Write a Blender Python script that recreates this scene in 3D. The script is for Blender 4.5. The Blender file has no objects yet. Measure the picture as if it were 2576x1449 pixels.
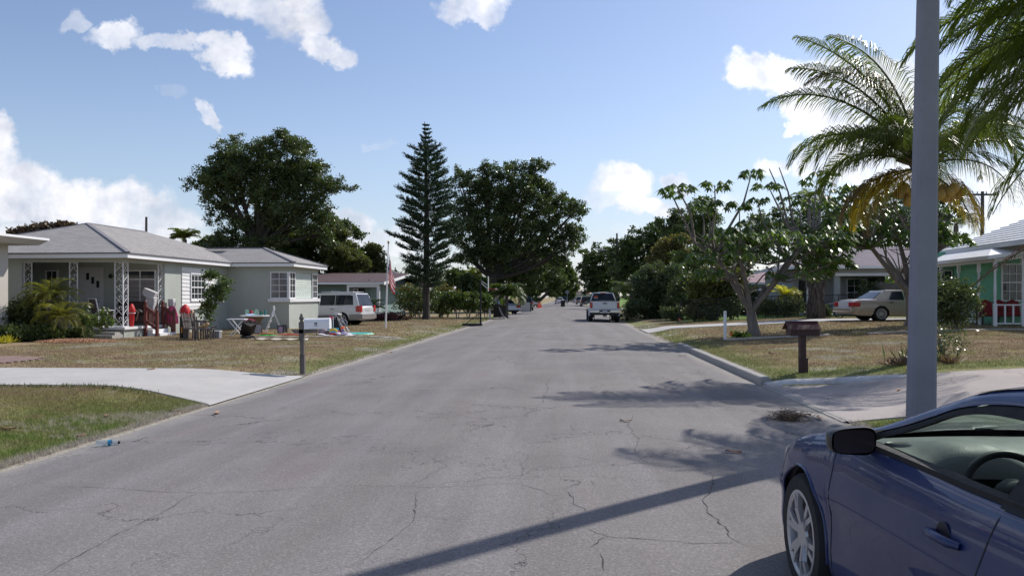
import bpy, math, random
import numpy as np
from mathutils import Vector, Matrix, Euler
PI = math.pi
R = math.radians
rnd = random.Random(11)
nr = np.random.default_rng(11)
scene = bpy.context.scene
COL = scene.collection
# ---- survey of the street: sight lines measured from where the photographer stood (eye 1.6 m) ----
F = 2003.0; CX = 1288.0; HY = 747.0; EYE = 1.6
SLOPE = 0.068; SL = -5.5; SR = 3.75; SC = (SL + SR) / 2

def P(x, y, D):
    return Vector(((x - CX) / F * D, D, EYE - (y - HY) / F * D))

def sm(t):
    t = np.clip(t, 0, 1); return t * t * (3 - 2 * t)

def gz(X, Y):
    X = np.asarray(X, float); Y = np.asarray(Y, float)
    s = X - SLOPE * Y
    camber = -0.09 * ((s - SC) / ((SR - SL) / 2)) ** 2
    tl = SL - s
    zl = -0.075 + 0.15 * sm(tl / 2.5)
    tr = s - SR
    base = 0.04 + 0.047 * np.minimum(tr, 9.0) + 0.04 * sm((tr - 9) / 5)
    drv = sm((Y - 10.0) / .5) * (1 - sm((Y - 14.9) / .4))
    far = sm((Y - 26.6) / 1.0)
    near = 1 - sm((Y - 9.9) / .4)
    wid = 0.06 + 3.6 * drv + 1.4 * far + .9 * near
    zr = -0.085 + (base + 0.085) * sm(tr / wid)
    return np.where(tl > 0, zl, np.where(tr > 0, zr, camber))

def gzf(X, Y): return float(gz(X, Y))

def G(x, y):
    z = 0.0
    for _ in range(25):
        D = (EYE - z) * F / (y - HY); X = (x - CX) / F * D; z = .5 * z + .5 * gzf(X, D)
    return Vector((X, D, gzf(X, D)))

def on_ground(X, Y, dz=0.0): return Vector((X, Y, gzf(X, Y) + dz))
def gx(x, D):                      # ground point seen in direction x at depth D
    X = (x - CX) / F * D; return on_ground(X, D)

# ------------------------------------------------------------------ objects
def tag(o, label=None, cat=None, group=None, kind=None):
    if label: o['label'] = label
    if cat: o['category'] = cat
    if group: o['group'] = group
    if kind: o['kind'] = kind
    return o

def thing(name, label, cat, loc=(0, 0, 0), rz=0.0, group=None, rot=None, scale=None):
    o = bpy.data.objects.new(name, None); COL.objects.link(o)
    o.location = loc; o.rotation_euler = rot if rot else (0, 0, rz)
    if scale: o.scale = (scale,) * 3
    o.empty_display_size = .2
    return tag(o, label, cat, group)

def copy_tree(o, loc, rz, label, parent=None, group=None, scale=None):
    def cp(a, par):
        c = a.copy(); COL.objects.link(c)
        if par is not None: c.parent = par
        for ch in list(a.children): cp(ch, c)
        return c
    c = cp(o, None); c.location = loc; c.rotation_euler = (0, 0, rz)
    if scale: c.scale = (scale,) * 3
    c['label'] = label
    if group: c['group'] = group
    return c

class MB:
    def __init__(s): s.v = []; s.f = []; s.m = []
    def add(s, vs, fs, mi=0, M=None):
        b = len(s.v)
        if M is not None: vs = [M @ Vector(v) for v in vs]
        s.v += [tuple(v) for v in vs]; s.f += [tuple(i + b for i in f) for f in fs]; s.m += [mi] * len(fs)
        return s
    def box(s, c, d, mi=0, M=None, rz=0, rot=None):
        x, y, z = d[0] / 2, d[1] / 2, d[2] / 2
        vs = [Vector(p) for p in [(-x,-y,-z),(x,-y,-z),(x,y,-z),(-x,y,-z),(-x,-y,z),(x,-y,z),(x,y,z),(-x,y,z)]]
        if rz or rot:
            E = Euler(rot if rot else (0, 0, rz)).to_matrix(); vs = [E @ v for v in vs]
        vs = [v + Vector(c) for v in vs]
        return s.add(vs, [(0,3,2,1),(4,5,6,7),(0,1,5,4),(1,2,6,5),(2,3,7,6),(3,0,4,7)], mi, M)
    def bb(s, a, b, mi=0, M=None):
        return s.box([(a[i] + b[i]) / 2 for i in range(3)], [abs(b[i] - a[i]) for i in range(3)], mi, M)
    def bar(s, p, q, w, h=None, mi=0):
        p = Vector(p); q = Vector(q); h = h or w; d = (q - p); L = d.length
        if L < 1e-6: return s
        d.normalize(); up = Vector((0, 0, 1)) if abs(d.z) < .95 else Vector((1, 0, 0))
        a = d.cross(up).normalized() * w / 2; b = a.cross(d).normalized() * h / 2
        vs = [p - a - b, p + a - b, p + a + b, p - a + b, q - a - b, q + a - b, q + a + b, q - a + b]
        return s.add(vs, [(0,1,2,3),(7,6,5,4),(0,4,5,1),(1,5,6,2),(2,6,7,3),(3,7,4,0)], mi)
    def tube(s, pts, rad, n=8, mi=0, cap=True):
        pts = [Vector(p) for p in pts]
        if not hasattr(rad, '__len__'): rad = [rad] * len(pts)
        vs = []; ref = None
        for i, p in enumerate(pts):
            d = (pts[min(i + 1, len(pts) - 1)] - pts[max(i - 1, 0)])
            d = d.normalized() if d.length > 1e-9 else Vector((0, 0, 1))
            if ref is None: ref = Vector((1, 0, 0)) if abs(d.x) < .9 else Vector((0, 1, 0))
            a = (ref - d * ref.dot(d)).normalized(); ref = a; b = d.cross(a)
            for k in range(n):
                t = 2 * PI * k / n; vs.append(p + (a * math.cos(t) + b * math.sin(t)) * rad[i])
        fs = []
        for i in range(len(pts) - 1):
            for k in range(n):
                k2 = (k + 1) % n; fs.append((i*n+k, i*n+k2, (i+1)*n+k2, (i+1)*n+k))
        if cap: fs += [tuple(range(n))[::-1], tuple((len(pts)-1)*n + k for k in range(n))]
        return s.add(vs, fs, mi)
    def cyl(s, p, q, r0, r1=None, n=12, mi=0): return s.tube([p, q], [r0, r0 if r1 is None else r1], n, mi)
    def lathe(s, prof, n=16, mi=0, M=None, caps=True):
        vs = []; fs = []
        for r, z in prof:
            for k in range(n):
                t = 2 * PI * k / n; vs.append((r * math.cos(t), r * math.sin(t), z))
        for i in range(len(prof) - 1):
            for k in range(n):
                k2 = (k + 1) % n; fs.append((i*n+k, i*n+k2, (i+1)*n+k2, (i+1)*n+k))
        if caps: fs += [tuple(range(n))[::-1], tuple((len(prof)-1)*n + k for k in range(n))]
        return s.add(vs, fs, mi, M)
    def ell(s, c, r, n=12, m=8, mi=0):
        prof = [(max(.001, math.sin(PI * i / m)), -math.cos(PI * i / m)) for i in range(m + 1)]
        M = Matrix.Translation(Vector(c)) @ Matrix.Diagonal(Vector((r[0], r[1], r[2], 1)))
        return s.lathe(prof, n, mi, M)
    def prism(s, poly, fn, a, b, mi=0):
        """poly: 2-D outline; fn(u, v, w) -> point; extruded from w=a to w=b"""
        n = len(poly)
        vs = [fn(u, v, a) for u, v in poly] + [fn(u, v, b) for u, v in poly]
        fs = [tuple(range(n))[::-1], tuple(range(n, 2 * n))] + [(i, (i+1) % n, n + (i+1) % n, n + i) for i in range(n)]
        return s.add(vs, fs, mi)
    def grid(s, rows, mi=0, close=False, flip=False):
        nx = len(rows[0]); vs = [p for r in rows for p in r]; fs = []
        for i in range(len(rows) - 1):
            for k in range(nx if close else nx - 1):
                k2 = (k + 1) % nx
                f = (i*nx+k, i*nx+k2, (i+1)*nx+k2, (i+1)*nx+k)
                fs.append(f[::-1] if flip else f)
        return s.add(vs, fs, mi)
    def build(s, name, mats, parent=None, loc=None, smooth=None, bevel=0, fixn=True, rz=0, sub=0):
        me = bpy.data.meshes.new(name); me.from_pydata(s.v, [], s.f)
        if not isinstance(mats, (list, tuple)): mats = [mats]
        for m in mats: me.materials.append(m)
        me.polygons.foreach_set('material_index', s.m)
        if fixn:
            import bmesh
            bm = bmesh.new(); bm.from_mesh(me); bmesh.ops.recalc_face_normals(bm, faces=bm.faces); bm.to_mesh(me); bm.free()
        if smooth is not None:
            me.polygons.foreach_set('use_smooth', [True] * len(me.polygons))
            if smooth < 179: me.set_sharp_from_angle(angle=R(smooth))
        me.update()
        o = bpy.data.objects.new(name, me); COL.objects.link(o)
        if parent is not None: o.parent = parent
        if loc is not None: o.location = loc
        if rz: o.rotation_euler = (0, 0, rz)
        if bevel:
            md = o.modifiers.new('bevel', 'BEVEL'); md.width = bevel; md.segments = 2; md.limit_method = 'ANGLE'; md.angle_limit = R(40)
        if sub:
            md = o.modifiers.new('sub', 'SUBSURF'); md.levels = sub; md.render_levels = sub
        return o

def quads(name, V, mat, parent=None, loc=None, nv=4, uv=None):
    """V: (N, nv, 3) numpy -> one mesh of loose faces"""
    V = np.asarray(V, np.float32); n = V.shape[0]
    me = bpy.data.meshes.new(name)
    me.vertices.add(n * nv); me.vertices.foreach_set('co', V.reshape(-1))
    me.loops.add(n * nv); me.loops.foreach_set('vertex_index', np.arange(n * nv, dtype=np.int32))
    me.polygons.add(n); me.polygons.foreach_set('loop_start', np.arange(0, n * nv, nv, dtype=np.int32))
    me.materials.append(mat); me.update(calc_edges=True)
    o = bpy.data.objects.new(name, me); COL.objects.link(o)
    if parent is not None: o.parent = parent
    if loc is not None: o.location = loc
    return o

def unit(v):
    v = np.asarray(v, float); return v / np.maximum(np.linalg.norm(v, axis=-1, keepdims=True), 1e-9)

def leaf_quads(C, D, L, W, N=None):
    """diamond leaves: base at C, pointing along D (n,3), lengths L, widths W"""
    D = unit(D); n = len(C)
    if N is None: N = nr.normal(size=(n, 3)) + np.array([0, 0, .6])
    S = unit(np.cross(D, N)); L = np.broadcast_to(np.asarray(L, float), (n,))[:, None]; W = np.broadcast_to(np.asarray(W, float), (n,))[:, None]
    return np.stack([C, C + D * L * .45 + S * W / 2, C + D * L, C + D * L * .45 - S * W / 2], 1)

# ------------------------------------------------------------------ materials
class NT:
    def __init__(s, nt): s.nt = nt; s.nt.nodes.clear()
    def n(s, t, props=None, **ins):
        nd = s.nt.nodes.new(t)
        for k, v in (props or {}).items(): setattr(nd, k, v)
        for k, v in ins.items():
            k2 = int(k[1:]) if k[0] == '_' and k[1:].isdigit() else k.replace('_', ' ')
            s.set(nd.inputs[k2], v)
        return nd
    def set(s, sock, v):
        if isinstance(v, bpy.types.NodeSocket): s.nt.links.new(v, sock)
        elif isinstance(v, bpy.types.Node): s.nt.links.new(v.outputs[0], sock)
        else:
            if sock.type == 'RGBA' and hasattr(v, '__len__') and len(v) == 3: v = (*v, 1)
            sock.default_value = v
    def math(s, op, a, b=0.0, c=0.0, clamp=False):
        nd = s.n('ShaderNodeMath', {'operation': op, 'use_clamp': clamp}); s.set(nd.inputs[0], a); s.set(nd.inputs[1], b)
        if op in ('MULTIPLY_ADD',): s.set(nd.inputs[2], c)
        return nd.outputs[0]
    def vm(s, op, a, b=None, scale=None):
        nd = s.n('ShaderNodeVectorMath', {'operation': op}); s.set(nd.inputs[0], a)
        if b is not None: s.set(nd.inputs[1], b)
        if scale is not None: s.set(nd.inputs['Scale'], scale)
        return nd.outputs['Value'] if op in ('LENGTH', 'DOT_PRODUCT') else nd.outputs[0]
    def noise(s, vec, scale, detail=3, rough=.5, dist=0, out=0):
        nd = s.n('ShaderNodeTexNoise', Vector=vec, Scale=scale, Detail=detail, Roughness=rough, Distortion=dist); return nd.outputs[out]
    def ramp(s, f, pts, interp='LINEAR'):
        nd = s.n('ShaderNodeValToRGB'); cr = nd.color_ramp; cr.interpolation = interp
        while len(cr.elements) < len(pts): cr.elements.new(.5)
        for e, (p, c) in zip(cr.elements, pts):
            e.position = p; e.color = (c, c, c, 1) if not hasattr(c, '__len__') else (*c, 1)
        s.set(nd.inputs[0], f); return nd.outputs[0]
    def mr(s, f, a, b, c=0.0, d=1.0, smooth=False):
        nd = s.n('ShaderNodeMapRange', {'interpolation_type': 'SMOOTHSTEP' if smooth else 'LINEAR'})
        s.set(nd.inputs[0], f)
        for i, v in enumerate((a, b, c, d)): s.set(nd.inputs[i + 1], v)
        return nd.outputs[0]
    def mix(s, f, a, b, blend='MIX'):
        nd = s.n('ShaderNodeMix', {'data_type': 'RGBA', 'blend_type': blend})
        s.set(nd.inputs[0], f); s.set(nd.inputs[6], a); s.set(nd.inputs[7], b); return nd.outputs[2]
    def sep(s, v): return s.n('ShaderNodeSeparateXYZ', Vector=v).outputs
    def comb(s, x, y, z): return s.n('ShaderNodeCombineXYZ', X=x, Y=y, Z=z).outputs[0]
    def pos(s): return s.n('ShaderNodeNewGeometry').outputs['Position']
    def obj(s): return s.n('ShaderNodeTexCoord').outputs['Object']
    def bump(s, h, strength=.3, dist=.02): return s.n('ShaderNodeBump', Strength=strength, Distance=dist, Height=h).outputs[0]
    def out(s, sh): s.nt.links.new(sh.outputs[0] if isinstance(sh, bpy.types.Node) else sh, s.n('ShaderNodeOutputMaterial').inputs[0])
    def pbr(s, col, rough=.6, metal=0.0, normal=None, spec=.5, **kw):
        nd = s.n('ShaderNodeBsdfPrincipled'); s.set(nd.inputs['Base Color'], col); s.set(nd.inputs['Roughness'], rough)
        s.set(nd.inputs['Metallic'], metal); nd.inputs['Specular IOR Level'].default_value = spec
        if normal is not None: s.set(nd.inputs['Normal'], normal)
        for k, v in kw.items(): s.set(nd.inputs[k.replace('_', ' ')], v)
        return nd

def newmat(name):
    m = bpy.data.materials.new(name); m.use_nodes = True; return m, NT(m.node_tree)

def plain(name, col, rough=.6, metal=0.0, var=.12, scale=6.0, bump=0.0, bscale=40.0, spec=.5, dirt=0.0, dirtcol=(.12, .1, .08), **kw):
    m, t = newmat(name); o = t.obj()
    f = t.noise(o, scale, 4, .6)
    c = t.mix(1.0, (*col, 1), t.ramp(f, [(.25, 1 - var), (.75, 1 + var * .0 + 1e-3)]), 'MULTIPLY')
    if dirt: c = t.mix(t.mr(t.noise(o, scale * .35, 5, .65), .45, .75, 0, dirt), c, (*dirtcol, 1))
    nrm = t.bump(t.noise(o, bscale, 3), bump, .01) if bump else None
    rg = t.mr(t.noise(o, scale * 2, 3), .3, .7, max(0.02, rough - .06), min(1, rough + .08))
    t.out(t.pbr(c, rg, metal, nrm, spec, **kw)); return m

def leafmat(name, c1, c2, trans=.35, rough=.45, spots=None, hue=None):
    m, t = newmat(name)
    ri = t.n('ShaderNodeNewGeometry').outputs['Random Per Island']
    big = t.noise(t.pos(), .45, 2)
    f = t.math('ADD', t.math('MULTIPLY', ri, .65), t.mr(big, .35, .65, 0, .45), clamp=True)
    c = t.mix(f, (*c1, 1), (*c2, 1))
    if spots: c = t.mix(t.math('MULTIPLY', t.math('GREATER_THAN', t.math('FRACT', t.math('MULTIPLY', ri, 37.3)), 1 - spots[1]), 1), c, (*spots[0], 1))
    p = t.pbr(c, rough, 0, None, .5)
    tr = t.n('ShaderNodeBsdfTranslucent', Color=t.mix(1, c, (1.5, 1.6, .8, 1), 'MULTIPLY'))
    mx = t.n('ShaderNodeMixShader', _0=trans); t.nt.links.new(p.outputs[0], mx.inputs[1]); t.nt.links.new(tr.outputs[0], mx.inputs[2])
    t.out(mx); return m
# ---------------------------------------------------------------- lawn colours shared by the soil and the blades
def lawn_group():
    g = bpy.data.node_groups.new('lawn_colour', 'ShaderNodeTree')
    g.interface.new_socket('Colour', in_out='OUTPUT', socket_type='NodeSocketColor')
    g.interface.new_socket('Sand', in_out='OUTPUT', socket_type='NodeSocketFloat')
    t = NT(g); p = t.pos(); x, y, z = t.sep(p)[:3]
    p2 = t.comb(x, y, 0.0)
    s = t.math('SUBTRACT', x, t.math('MULTIPLY', y, SLOPE))
    tl = t.math('SUBTRACT', SL, s); tr = t.math('SUBTRACT', s, SR)
    n1 = t.noise(p2, .33, 4, .6); n2 = t.noise(p2, 1.7, 4, .65); n3 = t.noise(p2, 9.0, 3, .6)
    brown = t.mix(t.mr(n2, .35, .65), (.215, .160, .105, 1), (.36, .285, .18, 1))
    brown = t.mix(t.mr(t.noise(p2, .8, 3), .55, .75, 0, .5), brown, (.29, .16, .10, 1))
    olive = t.mix(t.mr(n3, .35, .65), (.19, .18, .07, 1), (.30, .27, .115, 1))
    green = t.mix(t.mr(n3, .3, .7), (.09, .155, .028, 1), (.19, .26, .06, 1))
    c = t.mix(t.mr(t.math('ADD', t.math('ADD', n1, t.mr(y, 15, 12, 0, .12)), t.math('MULTIPLY', t.math('SUBTRACT', n2, .5), .6)), .48, .62), brown, olive)
    # the greener fringe along the asphalt
    edge = t.math('MINIMUM', t.math('ABSOLUTE', tl), t.math('ABSOLUTE', tr))
    fringe = t.mr(t.math('ADD', edge, t.math('MULTIPLY', t.math('SUBTRACT', n2, .5), 1.6)), 1.5, .4, 0, .55, True)
    nearL = t.math('MULTIPLY', t.mr(y, 13.0, 10.5, 0, 1, True), t.mr(t.math('ADD', tl, t.math('MULTIPLY', t.math('SUBTRACT', n1, .5), 3)), 2.4, 1.0, 0, 1, True))
    c = t.mix(t.math('MAXIMUM', fringe, t.math('MULTIPLY', nearL, t.mr(n2, .34, .56, .15, .9))), c, green)
    # green strip near the far side driveway and behind the fence
    gf = t.math('MULTIPLY', t.mr(y, 43.5, 44.5), t.mr(tr, 2, 4))
    gr = t.math('MULTIPLY', t.mr(t.math('ABSOLUTE', t.math('SUBTRACT', y, 15.8)), 1.3, .2, 0, .55, True), t.mr(tr, .2, 1.0))
    c = t.mix(t.math('MAXIMUM', gf, gr), c, t.mix(.4, green, (.12, .25, .03, 1)))
    sand = t.mr(t.math('ADD', edge, t.math('MULTIPLY', t.math('SUBTRACT', n2, .5), .55)), .28, .12, 0, 1, True)
    bald = t.mr(t.math('ADD', n1, t.math('MULTIPLY', n3, .35)), .74, .80, 0, .8, True)
    sd = t.math('MAXIMUM', sand, t.math('MULTIPLY', bald, .9), clamp=True)
    for (sx, sy, sr) in ((-4.95, 17.3, .55), (-7.2, 17.6, .35), (-9.5, 22, .5), (-7.0, 24.5, .6), (8.6, 20.5, .5), (7.4, 18.6, .4), (10.5, 22.5, .7), (12.5, 24.5, .6)):
        dd = t.vm('LENGTH', t.vm('MULTIPLY', t.vm('SUBTRACT', t.vm('ADD', p2, t.vm('SCALE', t.noise(p2, 3.0, 3, .6, out=1), scale=.6)), (sx + .3, sy + .3, .3)), (1, .8, 0)))
        sd = t.math('MAXIMUM', sd, t.mr(t.math('ADD', dd, t.math('MULTIPLY', n3, .3)), sr + .15, sr * .4 + .1, 0, .85, True))
    c = t.mix(sd, c, t.mix(t.mr(n3, .3, .7), (.30, .27, .23, 1), (.46, .42, .36, 1)))
    o = t.n('NodeGroupOutput'); t.nt.links.new(c, o.inputs[0]); t.nt.links.new(sd, o.inputs[1])
    return g
LAWN = lawn_group()

def m_ground():
    m, t = newmat('dry_lawn'); g = t.n('ShaderNodeGroup', {'node_tree': LAWN}); p = t.pos()
    f = t.noise(p, 26, 4, .75)
    fine = t.math('MULTIPLY', t.ramp(f, [(.3, .62), (.5, 1.0), (.72, 1.25)]), 1.0)
    c = t.mix(1, g.outputs[0], fine, 'MULTIPLY')
    t.out(t.pbr(c, .95, 0, t.bump(t.noise(p, 18, 5, .75), .9, .05), .15)); return m

def m_grass():
    m, t = newmat('grass_blade'); g = t.n('ShaderNodeGroup', {'node_tree': LAWN})
    ri = t.n('ShaderNodeNewGeometry').outputs['Random Per Island']
    c = t.mix(1, g.outputs[0], t.ramp(ri, [(0, .7), (.6, 1.12), (1, 1.6)]), 'MULTIPLY')
    c = t.mix(t.math('MULTIPLY', t.math('GREATER_THAN', ri, .86), .6), c, (.50, .41, .25, 1))
    p = t.pbr(c, .7, 0, None, .25); tr = t.n('ShaderNodeBsdfTranslucent', Color=c)
    mx = t.n('ShaderNodeMixShader', _0=.35); t.nt.links.new(p.outputs[0], mx.inputs[1]); t.nt.links.new(tr.outputs[0], mx.inputs[2])
    t.out(mx); return m

def m_asphalt():
    m, t = newmat('old_asphalt'); p = t.pos(); x, y, z = t.sep(p)[:3]
    s = t.math('SUBTRACT', x, t.math('MULTIPLY', y, SLOPE))
    flat = t.comb(s, y, 0.0)
    c = t.mix(t.mr(t.noise(flat, .55, 5, .6), .35, .65), (.160, .148, .146, 1), (.197, .183, .179, 1))
    st = t.comb(s, t.math('MULTIPLY', y, .06), 0.0)                       # wear drawn along the lane
    c = t.mix(t.mr(t.noise(st, 1.6, 4, .6), .42, .68, 0, .55), c, (.240, .230, .232, 1))
    c = t.mix(t.mr(t.noise(t.comb(s, t.math('MULTIPLY', y, .25), 0.0), .9, 4, .6), .56, .72, 0, .45), c, (.205, .160, .156, 1))
    c = t.mix(t.mr(t.noise(t.comb(t.math('MULTIPLY', s, .8), t.math('MULTIPLY', y, .35), 3.0), .7, 4, .6), .55, .75, 0, .5), c, (.132, .122, .130, 1))
    agg = t.n('ShaderNodeTexVoronoi', Vector=p, Scale=95.0).outputs['Color']
    a = t.sep(agg)[0]
    c = t.mix(1, c, t.ramp(a, [(0, .80), (.55, .98), (.85, 1.08), (1, 1.35)]), 'MULTIPLY')
    fine = t.noise(p, 42, 3, .7)
    c = t.mix(1, c, t.ramp(fine, [(.3, .87), (.7, 1.13)]), 'MULTIPLY')
    # dust towards the edges
    e = t.math('MINIMUM', t.math('SUBTRACT', s, SL), t.math('SUBTRACT', SR, s))
    c = t.mix(t.mr(t.math('ADD', e, t.math('MULTIPLY', t.math('SUBTRACT', t.noise(flat, 1.2, 5, .7), .5), 1.1)), .5, .05, 0, .65, True), c, (.30, .28, .26, 1))
    # cracks
    w = t.vm('ADD', flat, t.vm('SCALE', t.vm('SUBTRACT', t.noise(flat, 1.3, 6, .62, out=1), (.5, .5, .5)), scale=.9))
    w2 = t.vm('MULTIPLY', w, (.30, .42, 1))
    v = t.n('ShaderNodeTexVoronoi', {'feature': 'DISTANCE_TO_EDGE'}, Vector=w2, Scale=1.0).outputs['Distance']
    msk = t.mr(t.noise(flat, .35, 2), .40, .52)
    wid = t.mr(t.noise(flat, 2.5, 3), .3, .7, .0012, .0052)
    k = t.math('MULTIPLY', t.mr(v, wid, t.math('MULTIPLY', wid, .35), 0, 1), msk)
    c = t.mix(t.math('MULTIPLY', k, .85), c, (.030, .029, .034, 1))
    h = t.math('ADD', t.math('MULTIPLY', a, .5), t.math('ADD', fine, t.math('MULTIPLY', k, -3)))
    t.out(t.pbr(c, .88, 0, t.bump(h, .55, .006), .3)); return m

def m_concrete(name, col=(.50, .48, .46), crack=True, pink=0.0):
    m, t = newmat(name); p = t.pos()
    c = t.mix(t.mr(t.noise(p, .8, 5, .65), .3, .7), (*[v * .82 for v in col], 1), (*col, 1))
    c = t.mix(t.mr(t.noise(p, 3.5, 5, .7), .55, .8, 0, .4), c, (*[v * .6 for v in col], 1))
    c = t.mix(1, c, t.ramp(t.noise(p, 60, 3, .7), [(.3, .85), (.7, 1.12)]), 'MULTIPLY')
    if crack:
        w = t.vm('ADD', p, t.vm('SCALE', t.noise(p, 1.5, 5, .6, out=1), scale=.7))
        v = t.n('ShaderNodeTexVoronoi', {'feature': 'DISTANCE_TO_EDGE'}, Vector=w, Scale=.4).outputs['Distance']
        c = t.mix(t.mr(v, .005, .001, 0, .7), c, (.1, .09, .085, 1))
    t.out(t.pbr(c, .9, 0, t.bump(t.noise(p, 50, 4, .7), .3, .006), .25)); return m

def m_stucco(name, col):
    m, t = newmat(name); o = t.obj()
    c = t.mix(t.mr(t.noise(o, .7, 5, .6), .3, .7), (*[v * .88 for v in col], 1), (*col, 1))
    zz = t.sep(o)[2]
    c = t.mix(t.math('MULTIPLY', t.mr(zz, .6, .05), t.mr(t.noise(o, 2.5, 5, .7), .4, .65, 0, .5)), c, (.16, .15, .12, 1))
    t.out(t.pbr(c, .9, 0, t.bump(t.noise(o, 35, 4, .7), .25, .01), .2)); return m

def m_shingle(name, col, rowh=.14, ax='auto'):
    m, t = newmat(name); o = t.obj(); x, y, z = t.sep(o)[:3]
    # courses follow height on the slope; tabs follow the run
    run = t.math('ADD', x, y)
    v = t.comb(run, t.math('MULTIPLY', z, 3.16), 0.0)
    b = t.n('ShaderNodeTexBrick', {'offset': .5}, Vector=v, Color1=(*col, 1), Color2=(*[k * .80 for k in col], 1), Mortar=(*[k * .50 for k in col], 1),
            Scale=1.0, Mortar_Size=.012, Brick_Width=.32, Row_Height=rowh, Bias=-.1)
    c = t.mix(t.mr(t.noise(o, .5, 5, .65), .4, .7, 0, .35), b.outputs[0], (*[k * .66 for k in col], 1))
    c = t.mix(1, c, t.ramp(t.noise(o, 30, 3, .7), [(.3, .85), (.7, 1.12)]), 'MULTIPLY')
    t.out(t.pbr(c, .9, 0, t.bump(b.outputs[1], .5, -.01), .2)); return m

def m_brick(name, col, mort):
    m, t = newmat(name); o = t.obj(); x, y, z = t.sep(o)[:3]
    b = t.n('ShaderNodeTexBrick', {'offset': .5}, Vector=t.comb(t.math('ADD', x, y), z, 0.0), Color1=(*col, 1), Color2=(*[k * .9 for k in col], 1), Mortar=(*mort, 1),
            Scale=1.0, Mortar_Size=.010, Brick_Width=.30, Row_Height=.11)
    t.out(t.pbr(b.outputs[0], .85, 0, t.bump(b.outputs[1], .6, -.02), .2)); return m

def m_bark(name, c1, c2, scale=8, ring=0.0):
    m, t = newmat(name); o = t.obj()
    v = t.vm('MULTIPLY', o, (1, 1, .25 if not ring else 3.5))
    c = t.mix(t.mr(t.noise(v, scale, 5, .7), .3, .7), (*c1, 1), (*c2, 1))
    t.out(t.pbr(c, .9, 0, t.bump(t.noise(v, scale * 1.5, 5, .7), .6, .03), .2)); return m

def m_glass(name='window_glass', col=(.015, .018, .02), rough=.06, spec=.8):
    m, t = newmat(name); o = t.pos()
    c = t.mix(t.mr(t.noise(o, .9, 2), .4, .65), (*col, 1), (*[k * 2.4 + .01 for k in col], 1))
    t.out(t.pbr(c, rough, 0, t.bump(t.noise(o, 1.3, 2), .05, .02), spec)); return m

def m_clear(name, tint, haze=.12, hazecol=(.4, .45, .42), gl=.10):
    m, t = newmat(name)
    tr = t.n('ShaderNodeBsdfTransparent', Color=(*tint, 1)); df = t.n('ShaderNodeBsdfDiffuse', Color=(*hazecol, 1))
    dust = t.mr(t.noise(t.obj(), 5, 5, .6), .3, .7, haze * .6, haze * 1.4)  # patchy film: dust, plus the windscreen's washed-out reflection put in as colour
    tl = t.n('ShaderNodeBsdfTranslucent', Color=(*hazecol, 1)); dd = t.n('ShaderNodeMixShader', _0=.6); t.nt.links.new(df.outputs[0], dd.inputs[1]); t.nt.links.new(tl.outputs[0], dd.inputs[2])
    m1 = t.n('ShaderNodeMixShader', _0=dust); t.nt.links.new(tr.outputs[0], m1.inputs[1]); t.nt.links.new(dd.outputs[0], m1.inputs[2])
    fr = t.n('ShaderNodeLayerWeight', Blend=.5); g = t.n('ShaderNodeBsdfGlossy', Roughness=.02)
    f = t.math('MULTIPLY_ADD', t.math('POWER', fr.outputs['Facing'], 5), .7, .04)
    m2 = t.n('ShaderNodeMixShader', _0=f); t.nt.links.new(m1.outputs[0], m2.inputs[1]); t.nt.links.new(g.outputs[0], m2.inputs[2])
    t.out(m2); return m

def m_paint(name, col, flake=True, coat=1.0, rough=.35, metal=.25, dirt=.12):
    m, t = newmat(name); o = t.obj()
    d = t.math('MULTIPLY', t.mr(t.noise(o, 2.2, 6, .7), .42, .75, 0, dirt), 1.0)
    low = t.mr(t.sep(o)[2], .55, .15, 0, dirt * 1.4)
    c = t.mix(t.math('MAXIMUM', d, low), (*col, 1), (.16, .145, .13, 1))
    fl = t.n('ShaderNodeTexVoronoi', Vector=o, Scale=900.0).outputs['Color']
    c = t.mix(1, c, t.ramp(t.sep(fl)[0], [(0, .85), (1, 1.2)]), 'MULTIPLY') if flake else c
    t.out(t.pbr(c, t.mr(t.noise(o, 5, 4), .3, .7, rough - .05, rough + .08), metal, None, .5, Coat_Weight=coat, Coat_Roughness=.03)); return m

M = {}
M['ground'] = m_ground(); M['grass'] = m_grass(); M['asphalt'] = m_asphalt()
M['conc'] = m_concrete('driveway_concrete', (.47, .455, .44), False)
M['apron'] = m_concrete('apron_concrete', (.40, .355, .34)); M['kerb'] = m_concrete('kerb_concrete', (.38, .36, .34), False)
M['wornwhite'] = plain('worn_white', (.62, .62, .64), .85, 0, .3, 3, .3, 50, .3, .75, (.25, .21, .19)); M['walk'] = m_concrete('walk_concrete', (.5, .47, .43), False)
M['pole'] = plain('pole_concrete', (.285, .285, .325), .8, 0, .22, 2.2, .5, 60, .3, .25, (.20, .20, .23))
M['sage'] = m_stucco('sage_stucco', (.425, .455, .42)); M['teal'] = m_stucco('teal_stucco', (.20, .28, .28))
M['greystucco'] = m_stucco('grey_stucco', (.40, .40, .42)); M['cream'] = m_stucco('cream_stucco', (.55, .52, .48))
M['mint'] = m_stucco('mint_stucco', (.20, .50, .33))
M['soffit'] = plain('soffit_paint', (.42, .38, .34), .8)
M['white'] = plain('white_paint', (.76, .76, .77), .5, 0, .10, 4, 0, 40, .4, .25, (.45, .42, .38))
M['whiteclean'] = plain('white_clean', (.80, .80, .82), .45, 0, .05)
M['offwhite'] = plain('offwhite', (.58, .57, .58), .6, 0, .12)
M['shingle'] = m_shingle('grey_shingles', (.365, .35, .34)); M['brownroof'] = m_shingle('brown_roof', (.12, .085, .09), .2)
M['greyroof'] = m_shingle('grey_roof', (.24, .21, .24), .16); M['darkedge'] = plain('drip_edge', (.14, .13, .15), .6)
M['pinkroof'] = m_shingle('pink_roof', (.42, .30, .33), .2)
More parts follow.
